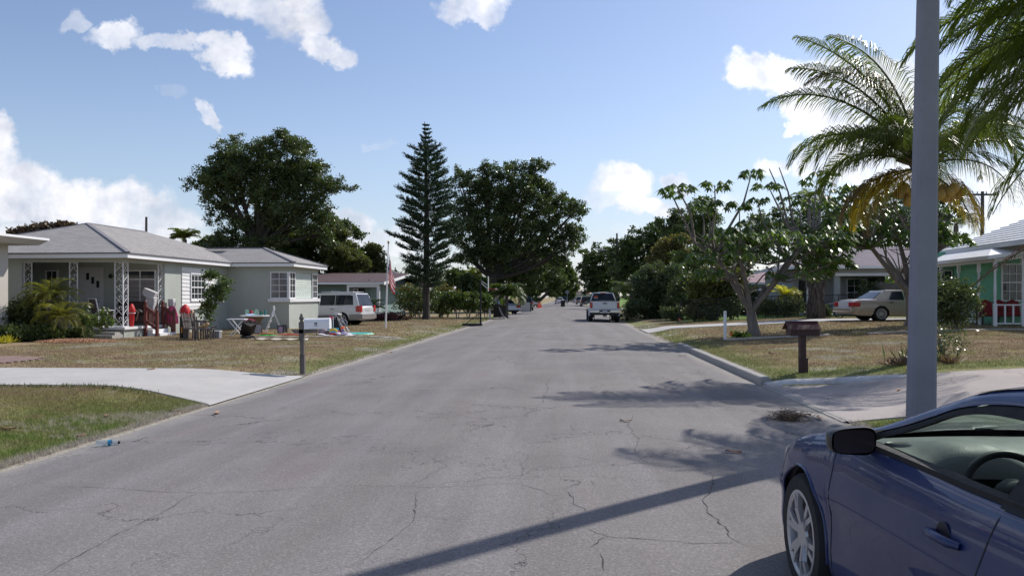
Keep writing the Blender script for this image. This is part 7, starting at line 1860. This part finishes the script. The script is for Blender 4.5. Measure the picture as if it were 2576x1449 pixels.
def slat_chair(loc, rz, lab, low=False):
    T = thing('slatted_chair', lab, 'chair', loc, rz=rz, group='brown slatted garden chairs by the punching bag'); m_ = M['brownplastic']
    for x in (-.24, .24):
        for y in (-.22, .22): l = MB(); l.bar((x, y, 0), (x, y, .42 if y > 0 else .62), .05); l.build('leg', m_, T)
    t = MB(); t.bb((-.27, -.25, .38), (.27, .25, .42)); t.build('seat', m_, T)
    t = MB(); h = .50 if low else .95
    for x in (-.25, .25): t.bar((x, .22, .40), (x, .34, h), .045)
    z = .48
    while z < h: t.bar((-.25, .23 + .12 * (z - .4) / .55, z), (.25, .23 + .12 * (z - .4) / .55, z), .02, .045); z += .08
    t.build('backrest', m_, T); 
    for x in (-.27, .27): a = MB(); a.bar((x, -.25, .64), (x, .28, .66), .05, .03); a.build('armrest', m_, T)
slat_chair(gx(488, 28.4), R(75), 'brown slatted garden chair with high ladder back beside the punching bag')
slat_chair(gx(494, 29.1), R(70), 'second brown slatted chair nested just behind the ladder back one')
slat_chair(gx(518, 28.3), R(-80), 'brown slatted armchair with a teddy bear on its seat', True)
T = thing('teddy_bear', 'tan soft toy lying on the brown slatted armchair', 'soft toy', gx(515, 28.3) + Vector((0, 0, .43))); t = MB(); t.ell((0, 0, .07), (.12, .08, .07)); t.ell((.10, -.02, .13), (.06, .06, .06)); t.ell((-.12, -.06, .04), (.07, .035, .035)); t.build('toy_body', plain('tan_plush', (.50, .33, .17), .9), T, smooth=180)
T = thing('radio', 'cream and orange lantern shaped radio on top of a brown chair behind the red bag', 'radio', gx(478, 30.2) + Vector((0, 0, .78))); t = MB(); t.box((0, 0, .14), (.26, .16, .24)); t.build('radio_case', plain('cream_case', (.55, .42, .32), .5), T, bevel=.04); t = MB(); t.box((.04, -.085, .13), (.14, .02, .14)); t.build('radio_face', plain('orange_face', (.35, .12, .05), .5), T)
T = thing('side_table', 'plain dark side table carrying the lantern shaped radio', 'table', gx(478, 30.2)); t = MB(); t.bb((-.22, -.18, .74), (.22, .18, .78)); t.build('table_top', M['brownplastic'], T)
for x in (-.19, .19):
    for y in (-.15, .15): l = MB(); l.bar((x, y, 0), (x, y, .74), .035); l.build('leg', M['brownplastic'], T)
T = thing('storage_box', 'pale grey lidded plastic box on the grass right of the slatted chairs', 'box', gx(545, 29.2)); t = MB(); t.box((0, 0, .13), (.30, .28, .26)); t.build('box_body', M['greyplastic'], T, bevel=.03); t = MB(); t.box((0, 0, .275), (.32, .30, .03)); t.build('lid', M['offwhite'], T)
T = thing('scooter', 'dark toy tricycle tangled beneath the slatted armchair', 'tricycle', gx(528, 28.9)); 
for x, y in ((-.12, .15), (.12, .15), (0, -.2)): t = MB(); t.lathe([(.05, -.02), (.10, -.02), (.10, .02), (.05, .02)], 14, 0, Matrix.Translation((x, y, .10)) @ Matrix.Rotation(PI / 2, 4, 'Y'), caps=False); t.build('wheel', M['rubber'], T)
t = MB(); t.tube([(0, .15, .12), (0, -.05, .25), (0, -.2, .35), (-.1, -.22, .45)], .018, 6); t.tube([(0, -.2, .1), (0, -.2, .4)], .015, 6); t.tube([(-.12, .15, .1), (.12, .15, .1)], .012, 6); t.build('frame', M['darkmetal'], T)

def folding_table():
    b = gx(597, 30.4); T = thing('tray_table', 'small white folding tray table with crossed legs left of the car seat', 'table', b)
    t = MB(); t.bb((-.34, -.22, .66), (.34, .22, .69)); t.build('table_top', M['whiteclean'], T)
    for y in (-.2, .2):
        l = MB(); l.bar((-.28, y, .66), (.28, y - .02, 0), .03); l.build('leg', M['whiteclean'], T); l = MB(); l.bar((.28, y + .03, .66), (-.28, y + .03, 0), .03); l.build('leg', M['whiteclean'], T)
folding_table()
def round_table():
    b = gx(641, 33.6); T = thing('table', 'round white topped table covered with glassware against the sage green wing', 'table', b)
    t = MB(); t.lathe([(.58, .70), (.60, .72), (.60, .745), (.58, .75)], 28); t.build('table_top', M['whiteclean'], T); t = MB(); t.lathe([(.30, 0), (.34, .1), (.20, .35), (.30, .55), (.40, .70)], 16); t.build('pedestal', plain('brown_pedestal', (.17, .12, .09), .7), T, smooth=40)
    gl = m_clear('jar_glass', (.7, .85, .8), .35, (.45, .6, .55))
    for i, (dx, dy, r, h, m_, lab) in enumerate([(-.34, .0, .07, .26, gl, 'tall clear glass vase leftmost on the round table'), (-.12, -.1, .06, .20, M['red'], 'dark red jar among the glassware'), (.05, .05, .09, .25, gl, 'wide clear glass jar in the middle of the round table'), (.28, -.05, .06, .18, plain('green_bottle', (.03, .16, .10), .15), 'green glass bottle right of the wide jar'), (.42, .05, .05, .22, plain('teal_bottle', (.04, .2, .18), .15), 'teal bottle rightmost on the round table')]):
        J = thing('glass_jar', lab, 'glassware', b + Vector((dx, dy, .751)), group='glassware on the round table'); t = MB(); t.lathe([(r * .8, 0), (r, .02), (r, h * .8), (r * .7, h * .88), (r * .75, h)], 14); t.build('jar_body', m_, J, smooth=50)
    pp = thing('paper_plates', 'pale blue and white papers spread in front of the jars', 'papers', b + Vector((-.1, -.3, .752))); t = MB(); t.lathe([(.001, .005), (.14, .01), (.18, .04)], 12, 0, Matrix.Rotation(R(12), 4, 'X')); t.bb((.15, -.05, 0), (.5, .15, .012)); t.build('paper', plain('blue_paper', (.35, .5, .7), .8), pp)
round_table()
def ladder():
    b = gx(690, 34.6); T = thing('step_ladder', 'open aluminium step ladder against the shaded wing wall', 'ladder', b, rz=R(8))
    for s in (-1, 1):
        r = MB(); r.bar((-.36, s * .18, 0), (.0, s * .12, 1.0), .035); r.build('front_rail', M['whiteclean'], T); r = MB(); r.bar((.34, s * .18, 0), (-.02, s * .12, .86), .03); r.build('rear_rail', M['metal'], T)
    t = MB()
    for f in (.22, .46, .7): x = -.36 + .36 * f; t.bb((x - .04, -.17, f - .012), (x + .06, .17, f + .012))
    t.build('steps', M['offwhite'], T); t = MB(); t.tube([(-.0, -.12, .98), (-.02, -.12, 1.12), (-.02, .12, 1.12), (0, .12, .98)], .018, 6); t.build('handle', M['whiteclean'], T)
ladder()
def leaning(loc, w, h, m1, m2, lab, name='picture_frame', rz=0, cat='picture frame', tilt=14):
    T = thing(name, lab, cat, loc, rot=(R(-tilt), 0, rz)); t = MB(); t.bb((-w / 2, 0, 0), (w / 2, .03, .04)); t.bb((-w / 2, 0, h - .04), (w / 2, .03, h)); t.bb((-w / 2, 0, .04), (-w / 2 + .04, .03, h - .04)); t.bb((w / 2 - .04, 0, .04), (w / 2, .03, h - .04)); t.build('frame', m1, T)
    t = MB(); t.bb((-w / 2 + .04, .01, .04), (w / 2 - .04, .022, h - .04)); t.build('picture', m2, T)
leaning(gx(646, 32.9), .42, .44, M['brownplastic'], plain('faded_print', (.42, .40, .40), .6, 0, .4, 9), 'framed print leaning against the round table pedestal')
leaning(gx(706, 33.6), .26, .34, M['black'], plain('pink_print', (.55, .35, .45), .6, 0, .5, 12), 'small pink print in a dark frame at the ladder foot', tilt=22, rz=R(20))
leaning(gx(718, 33.9), .22, .38, M['black'], M['black'], 'black board leaning to the right of the pink print', 'board', R(35), 'board', 25)
def car_seat():
    b = gx(624, 29.3); T = thing('child_car_seat', 'black child car seat with red piping on the grass before the round table', 'car seat', b, rz=R(35))
    rows = []
    for i in range(9):
        f = i / 8; y = .30 - .55 * f; z = .16 + .42 * f ** 1.6; rows.append([(-.22, y, z + .12), (-.20, y, z + .02), (0, y - .0, z - .03), (.20, y, z + .02), (.22, y, z + .12), (.23, y - .06, z - .02), (0, y - .12, z - .14), (-.23, y - .06, z - .02)])
    t = MB(); t.grid(rows, close=True); t.add(rows[0], [tuple(range(8))]); t.add(rows[-1], [tuple(range(8))]); t.build('shell', M['black'], T, smooth=60)
    t = MB(); t.tube([(-.23, .1, .2), (-.24, -.15, .55), (0, -.22, .66), (.24, -.15, .55), (.23, .1, .2)], .025, 8); t.build('handle', M['black'], T, smooth=60)
    t = MB(); t.tube([(-.2, .2, .33), (-.215, -.1, .48), (-.18, -.24, .66), (0, -.27, .72), (.18, -.24, .66), (.215, -.1, .48)], .014, 6); t.build('piping', M['pink'], T); t = MB(); t.bb((-.2, -.25, 0), (.2, .3, .1)); t.build('base', M['black'], T, bevel=.04)
car_seat()
def squiggle(name, lab, cat, c, rx, ry, mat, n=9, r=.012):
    t = MB(); pts = []
    for i in range(n * 14):
        a = i * 2 * PI / 14; k = .55 + .45 * math.sin(i * .37 + 1); pts.append((rx * k * math.cos(a) + .06 * math.sin(i * 1.3), ry * k * math.sin(a), .02 + .025 * (i % 5) / 5 + .02 * rnd.random()))
    t.tube(pts, r, 5); tag(t.build(name, mat, None, c, smooth=180), lab, cat)
squiggle('garden_hose', 'bright green coiled hose on the grass right of the car seat', 'hose', gx(672, 30.9), .28, .18, M['greenp'])
squiggle('extension_cord', 'orange red coiled cord behind the green hose', 'cord', gx(666, 32.2), .30, .2, M['redhose'], 7)
squiggle('extension_cord', 'tangled red cord on the grass left of the white mailbox post', 'cord', gx(733, 31.4), .40, .2, M['redhose'], 8)
def rug():
    rows = []
    a = gx(634, 28.3); b2 = gx(776, 28.0)
    for i in range(15): p = a.lerp(b2, i / 14); rows.append([(p.x + .02 * math.sin(j * 2 + i), p.y - .2 + j * .14 + .03 * math.sin(i * 1.1), gzf(p.x, p.y) + .035 + .02 * math.sin(i * 1.7 + j * 1.3)) for j in range(5)])
    t = MB(); t.grid(rows); tag(t.build('rug', M['cloth'], smooth=180), 'rumpled cream patterned rug lying on the left lawn', 'rug')
rug()
def toys():
    c = gx(842, 31.5); rows = []
    for i in range(22):
        rows.append([(c.x - .72 + i * .07 + .02 * math.sin(j), c.y - .5 + j * .13, c.z + .03 + .05 * abs(math.sin(i * .9 + j * .7)) * rnd.random() + .03 * math.sin(i * .5)) for j in range(8)])
    t = MB(); t.grid(rows); tag(t.build('blanket', plain('printed_blanket', (.66, .62, .68), .9, 0, .35, 14), smooth=180), 'crumpled white blanket with toys spread on the left lawn', 'blanket')
    def lump(name, lab, cat, x, dy, z, r, mat):
        q = gx(x, c.y + dy); t = MB(); t.ell((0, 0, 0), r); ob = t.build(name, mat, None, q + Vector((0, 0, z)), smooth=180); tag(ob, lab, cat, 'toys on the blanket')
    lump('toy', 'speckled pink and grey plush heap at the left end of the blanket', 'toy', 812, 0, .16, (.20, .14, .13), plain('speckled_plush', (.42, .33, .34), .9, 0, .6, 24)); lump('toy', 'dark plush toy beside the speckled heap', 'toy', 826, -.1, .12, (.10, .09, .09), M['brownplastic'])
    lump('toy', 'lilac soft toy at the right end of the blanket', 'toy', 866, -.3, .09, (.16, .10, .06), plain('lilac_plush', (.5, .42, .62), .9)); lump('toy', 'flat red toy near the front of the blanket', 'toy', 838, -.4, .08, (.17, .07, .04), M['red']); lump('toy', 'small pink ball near the blue box', 'toy', 852, .1, .14, (.06, .06, .07), M['pink']); lump('toy', 'white plush toy in the middle of the blanket', 'toy', 850, -.35, .09, (.12, .09, .06), M['whiteclean'])
    q = gx(832, c.y + .5); T = thing('toy_box', 'bright blue open plastic box behind the blanket', 'box', q); t = MB(); t.bb((-.28, -.12, .05), (.20, .12, .22)); t.build('box_body', M['cyan'], T, bevel=.01); t = MB(); t.box((.22, -.05, .18), (.22, .02, .20), rot=(R(10), 0, 0)); t.build('lid', M['cyan'], T)
    T = thing('toy_slide', 'yellow and orange curved toy on the blanket', 'toy', gx(838, c.y + .1)); t = MB(); t.tube([(-.22, 0, .06), (-.12, 0, .2), (.05, 0, .24), (.2, 0, .14), (.26, 0, .05)], .045, 8); t.build('toy_body', M['yellow'], T, smooth=180)
    T = thing('toy_mushroom', 'orange topped purple stick toy right of the yellow toy', 'toy', gx(862, c.y + .2)); t = MB(); t.bar((0, 0, .05), (0, 0, .28), .04); t.build('stick', plain('purple_toy', (.15, .08, .4), .5), T); t = MB(); t.ell((0, 0, .30), (.09, .07, .05)); t.build('cap', M['orange'], T, smooth=180)
    T = thing('golf_flag', 'thin stake with a small pink pennant behind the blanket', 'pennant', gx(838, c.y + .9)); t = MB(); t.bar((0, 0, 0), (0, 0, .72), .022); t.build('stake', M['whiteclean'], T); t = MB(); t.add([(0, 0, .74), (0, 0, .56), (-.12, .02, .68), (-.20, .0, .75)], [(0, 1, 2), (0, 2, 3)]); t.build('pennant', M['pink'], T)
    T = thing('play_ring', 'turquoise and lime flat ring lying on the grass right of the blanket', 'pool ring', gx(905, 32.5)); t = MB(); t.lathe([(.30, .02), (.32, .05), (.50, .06), (.54, .03)], 30); t.build('ring', plain('turquoise_ring', (.08, .50, .50), .4), T, smooth=60); t = MB(); t.lathe([(.55, .01), (.57, .04), (.60, .01)], 30, caps=False); t.build('rim', plain('lime_rim', (.35, .65, .25), .4), T)
toys()
def stroller():
    b = gx(857, 33.4); T = thing('stroller', 'folded dark stroller with spoked wheel in front of the minivan', 'stroller', b, rz=R(-10))
    t = MB(); t.add([(-.55, -.15, 0), (.12, -.15, 0), (-.1, -.1, .62), (-.5, -.1, .55), (-.55, .25, 0), (.12, .25, 0), (-.1, .2, .62), (-.5, .2, .55)], [(0,1,2,3),(7,6,5,4),(0,4,5,1),(1,5,6,2),(2,6,7,3),(3,7,4,0)]); t.build('seat_fabric', M['black'], T, bevel=.05)
    t = MB(); t.tube([(.30, -.2, .05), (.05, -.2, .45), (-.12, -.2, .78), (-.12, .2, .78), (.05, .2, .45), (.30, .2, .05)], .018, 6); t.tube([(.42, -.2, .04), (.26, -.2, .42), (.0, -.2, .6)], .014, 6); t.build('frame', M['metal'], T)
    t = MB(); M_ = Matrix.Translation((.20, -.23, .42)) @ Matrix.Rotation(R(80), 4, 'X'); t.lathe([(.15, -.015), (.19, -.015), (.19, .015), (.15, .015)], 24, 0, M_, caps=False)
    for k in range(5): t.bar(M_ @ Vector((0, 0, 0)), M_ @ Vector((.155 * math.cos(k * 1.257), .155 * math.sin(k * 1.257), 0)), .018)
    t.build('wheel', M['greyplastic'], T); t = MB(); t.box((-.13, 0, .80), (.2, .42, .07)); t.build('handle', M['offwhite'], T, bevel=.02)
stroller()
for x, D, lab, mt, r in ((98, 29.0, 'blue plastic tub under the left end of the porch', 'blue', (.17, .15, .22)), (118, 28.9, 'small red bucket half hidden by the pygmy palm trunk', 'red', (.15, .12, .12))):
    q = gx(x, D); T = thing('tub', lab, 'tub', q + Vector((0, 0, .25 if mt == 'blue' else 0))); t = MB(); t.lathe([(r[0] * .8, 0), (r[0], r[2] * 2)], 16); t.build('tub_body', M[mt], T, smooth=40); t = MB(); t.lathe([(r[0], r[2] * 2), (r[0] * 1.1, r[2] * 2 + .02), (r[0], r[2] * 2 + .03)], 16, caps=False); t.build('rim', M[mt], T)
# piled junk on the porch floor by the palms
T = thing('folding_cot', 'folded grey canvas lounger resting on the porch floor behind the saplings', 'lounger', H_(-2.3, .5, .475)); t = MB(); t.add([(-.65, 0, .0), (.55, 0, 0), (.75, .1, .15), (.25, .1, .45), (-.65, .1, .62)], [(0, 1, 2, 3, 4)]); t.build('canvas', plain('grey_canvas', (.16, .16, .15), .9), T)
t = MB(); t.tube([(-.65, .08, .64), (-.1, .08, .62), (.3, .08, .46), (.8, .05, .3)], .02, 6); t.tube([(-.65, 0, 0), (-.65, .08, .64)], .02, 6); t.build('frame', M['greyplastic'], T)
T = thing('shrivelled_plants', 'dried brown potted plants in front of the folded lounger', 'potted plants', H_(-1.75, .2, .475)); C = nr.normal(size=(260, 3)) * np.array([.32, .12, .12]) + np.array([0, 0, .28]); quads('leaves', leaf_quads(C, nr.normal(size=(260, 3)), .12, .05), M['lf_brown'], T)
t = MB(); t.lathe([(.09, 0), (.13, .18)], 12, 0, Matrix.Translation((-.2, 0, 0))); t.build('pot', M['redwood'], T); t = MB(); t.lathe([(.09, 0), (.12, .16)], 12, 0, Matrix.Translation((.2, 0, 0))); t.build('pot', M['black'], T)

def mulch():
    c = gx(190, 27.0); C = []; t = MB()
    for i in range(2600):
        a = rnd.uniform(0, 2 * PI); r = math.sqrt(rnd.random()); x = c.x + 1.35 * r * math.cos(a); y = c.y + .75 * r * math.sin(a); z = gzf(x, y) + .09 * (1 - r * r) + rnd.uniform(0, .02)
        t.box((x, y, z), (rnd.uniform(.04, .10), rnd.uniform(.015, .035), .012), rot=(rnd.uniform(-.5, .5), rnd.uniform(-.5, .5), rnd.uniform(0, PI)))
    tag(t.build('wood_chips', M['mulch'], fixn=False), kind='stuff')
mulch()
# leaf litter, each large dead leaf on its own; the debris heap and the bottle
def dead_leaf(p, s, lab, mt='deadleaf'):
    t = MB(); a = rnd.uniform(0, 2 * PI); rows = []
    for i in range(7):
        f = i / 6; w = .45 * math.sin(PI * min(1, .08 + f * .9)) * s; x = (f - .5) * s * 1.4
        rows.append([(x, -w * .5, .03 * s + .25 * s * abs(f - .5) * .6 + .10 * s), (x, 0, .02 * s + .10 * s * f), (x, w * .5, .05 * s + .16 * s * f)])
    t.grid(rows); o = t.build('dead_leaf', M[mt], None, p + Vector((0, 0, .012)), smooth=180, rz=a); tag(o, lab, 'dead leaf', 'large dead leaves on the ground')
LV = [(545,1043,.16,'deadpale','orange dead leaf on the asphalt off the near left verge'),(440,1038,.15,'deadpale','pale curled leaf in the near left verge grass'),(270,1050,.14,'deadleaf','dark brown leaf in the near left verge grass'),(205,1100,.12,'deadleaf','dark leaf low in the near left verge by the bottle'),(1574,1062,.13,'deadpale','single pale orange leaf on the asphalt in the middle of the street'),
      (2030,1048,.22,'deadpale','broad pinkish leaf in the gutter right of the twig heap'),(2062,1056,.2,'deadpale','second pinkish leaf further along the gutter'),(22,1083,.2,'deadpale','pale leaf at the left edge of the near verge'),(975,889,.2,'deadpale','pale leaf where the left lawn meets the street'),(380,932,.16,'deadleaf','brown leaf above the left driveway edge'),
      (495,884,.16,'deadleaf','dark leaf on the left lawn below the slatted chairs'),(1942,890,.2,'deadpale','orange leaf on the right lawn left of the red mailbox'),(1845,1141,.12,'deadleaf','small dark scrap on the asphalt left of the coupe mirror'),(815,905,.12,'deadpale','pale leaf near the white mailbox post'),(1716,897,.16,'deadpale','pale leaf in the palm shadow on the street'),(1925,958,.12,'deadpale','small leaf on the asphalt below the kerb end'),(2260,985,.14,'deadpale','pale leaf on the right driveway near the lamp post')]
for x, y, s, mt, lab in LV: dead_leaf(G(x, y), s, lab, mt)
def debris():
    c = G(1985, 1058); T = thing('twig_heap', 'heap of dried twigs and grass in the gutter of the right driveway', 'debris', c)
    C = nr.normal(size=(700, 3)) * np.array([.11, .08, .035]) + np.array([0, 0, .05]); C[:, 2] = np.abs(C[:, 2]); tag(quads('dry_grass', leaf_quads(C, nr.normal(size=(700, 3)) * np.array([1, 1, .5]), .12, .008), M['lf_brown'], T), kind='stuff')
    t = MB()
    for i in range(14): a = rnd.uniform(0, PI); l = rnd.uniform(.08, .19); t.bar((-math.cos(a) * l, -math.sin(a) * l * .6, .02 + .05 * rnd.random()), (math.cos(a) * l, math.sin(a) * l * .6, .04 + .06 * rnd.random()), .008)
    t.build('twigs', M['trunk'], T)
debris()
def bottle():
    c = G(268, 1122); T = thing('plastic_bottle', 'crushed clear plastic bottle with blue cap label at the verge edge', 'bottle', c + Vector((0, 0, .038)), rot=(0, R(90), R(12)))
    t = MB(); t.lathe([(.018, -.11), (.034, -.10), (.036, -.03), (.028, 0), (.036, .04), (.034, .07), (.014, .115), (.013, .13)], 14); t.build('bottle_body', m_clear('bottle_plastic', (.85, .9, .92), .25, (.6, .65, .7)), T, smooth=60)
    t = MB(); t.lathe([(.0365, .02), (.0365, .05)], 14, caps=False); t.build('label_band', plain('label_blue', (.03, .3, .5), .5), T); t = MB(); t.lathe([(.016, .12), (.016, .14)], 12); t.build('bottle_cap', M['black'], T)
bottle()
T = thing('bike', 'black bicycle frame leaning on the wall behind the tan sedan tail', 'bicycle', gx(2090, 42.0), rz=R(10))
for x in (-.5, .5): t = MB(); t.lathe([(.29, -.02), (.33, -.02), (.33, .02), (.29, .02)], 22, 0, Matrix.Translation((x, 0, .33)) @ Matrix.Rotation(PI / 2, 4, 'X'), caps=False); t.build('wheel', M['rubber'], T)
t = MB(); t.tube([(-.5, 0, .33), (-.15, 0, .75), (.35, 0, .8), (.5, 0, .33)], .018, 6); t.tube([(-.15, 0, .75), (0, 0, .3), (.35, 0, .75)], .016, 6); t.bar((-.3, 0, .88), (-.05, 0, .88), .08, .03); t.bar((.35, -.22, .95), (.35, .22, .95), .02); t.build('frame', M['black'], T)
# ---------------------------------------------------------------- cracks in the asphalt, surveyed one by one
def cracks():
    A = lambda L: [(858.7 + .4333 * x, 858.7 + .4333 * y) for x, y in L]      # middle and right of the street
    B = lambda L: [(.4071 * x, 858.7 + .4071 * y) for x, y in L]               # left of the street
    LN = [(A([(0,850),(180,848),(330,845),(385,847),(470,855),(620,850),(800,845),(930,835),(1000,830),(1085,848),(1160,870),(1210,895),(1290,910)]), 1.0), (B([(230,905),(420,906),(600,908),(760,915),(900,928),(1040,940),(1220,942),(1450,936),(1640,937),(1800,918),(1920,908),(2109,905)]), 1.0),
          (B([(1220,944),(1120,990),(1000,1070),(870,1135),(760,1185),(640,1255),(520,1315),(380,1400),(300,1449)]), .8),
          (A([(385,847),(460,815),(520,770),(600,725),(525,690),(545,655)]), .7), (A([(460,870),(420,905),(430,960),(435,1025),(370,1100),(300,1170),(180,1250),(90,1300),(20,1340)]), .7), (A([(440,1022),(560,1030),(640,1040),(760,1035)]), .6),
          (A([(660,540),(700,560),(720,585),(830,600)]), .5), (A([(980,595),(1000,640),(1070,670),(1180,672),(1340,670),(1440,690),(1560,707),(1700,712),(1830,722),(1990,735),(2150,750),(2290,775),(2450,785),(2570,800)]), .7), (A([(1080,672),(1050,720),(1065,760),(1045,800)]), .6), (A([(620,715),(780,712),(1000,704)]), .5),
          (A([(720,415),(780,435),(830,455),(740,475)]), .5), (A([(1215,205),(1195,250),(1185,300),(1165,360),(1130,400),(1120,440)]), .6), (A([(800,330),(850,340),(1000,342),(1160,352)]), .5), (A([(880,235),(960,270),(1060,290),(1200,302)]), .5), (A([(1500,180),(1640,188),(1720,205),(1790,240),(1840,285)]), .5),
          (A([(1700,430),(1660,500),(1690,540),(1720,570),(1700,625),(1735,690)]), .8), (A([(1310,875),(1340,910),(1355,950),(1420,975),(1430,1000)]), .9), (A([(1440,1090),(1490,1120),(1550,1138),(1720,1150),(1900,1163),(2100,1178),(2310,1175)]), 1.0),
          (A([(2140,760),(2170,830),(2140,890),(2115,930),(2140,1000),(2190,1055),(2240,1095),(2260,1140),(2310,1175),(2400,1210),(2500,1240)]), 1.2), (A([(1500,1230),(1510,1290),(1525,1340)]), 1.0), (A([(1550,1140),(1500,1160),(1455,1205)]), .7), (A([(1450,810),(1480,850)]), .6),
          (A([(170,380),(300,375),(370,355),(480,290),(640,200)]), .5), (A([(240,325),(200,370)]), .5), (A([(1330,490),(1350,520),(1335,550)]), .6), (A([(0,535),(60,530),(200,518),(420,520)]), .4), (A([(820,558),(980,556),(1060,520)]), .4)]
    t = MB()
    for L, wd in LN:
        pts = [G(x, y) for x, y in L]; fine = []
        for a, b in zip(pts, pts[1:]):
            n = max(2, int((b - a).length / .05))
            for i in range(n): fine.append(a.lerp(b, i / n))
        fine.append(pts[-1]); out = []; off = 0
        for i, p in enumerate(fine):
            off = off * .8 + rnd.gauss(0, .009); q = fine[min(i + 1, len(fine) - 1)]; d = (q - fine[max(i - 1, 0)]); d.z = 0; d.normalize(); nrm = Vector((-d.y, d.x, 0)); out.append((p + nrm * off, nrm))
        rows = []
        for i, (p, nrm) in enumerate(out):
            w = .0024 * wd * (.45 + 1.1 * rnd.random()) * (1 if rnd.random() > .08 else 2.0) * min(1, .2 + 6 * min(i, len(out) - 1 - i) / len(out))
            w *= max(1, p.y / 8.5)
            z = gzf(p.x, p.y) + .0115; rows.append([(p.x - nrm.x * w, p.y - nrm.y * w, z), (p.x + nrm.x * w, p.y + nrm.y * w, z)])
        t.grid(rows)
    o = t.build('cracks', plain('crack_dark', (.065, .06, .06), .95, 0, .3, 9), bpy.data.objects['road'], fixn=False)
cracks()
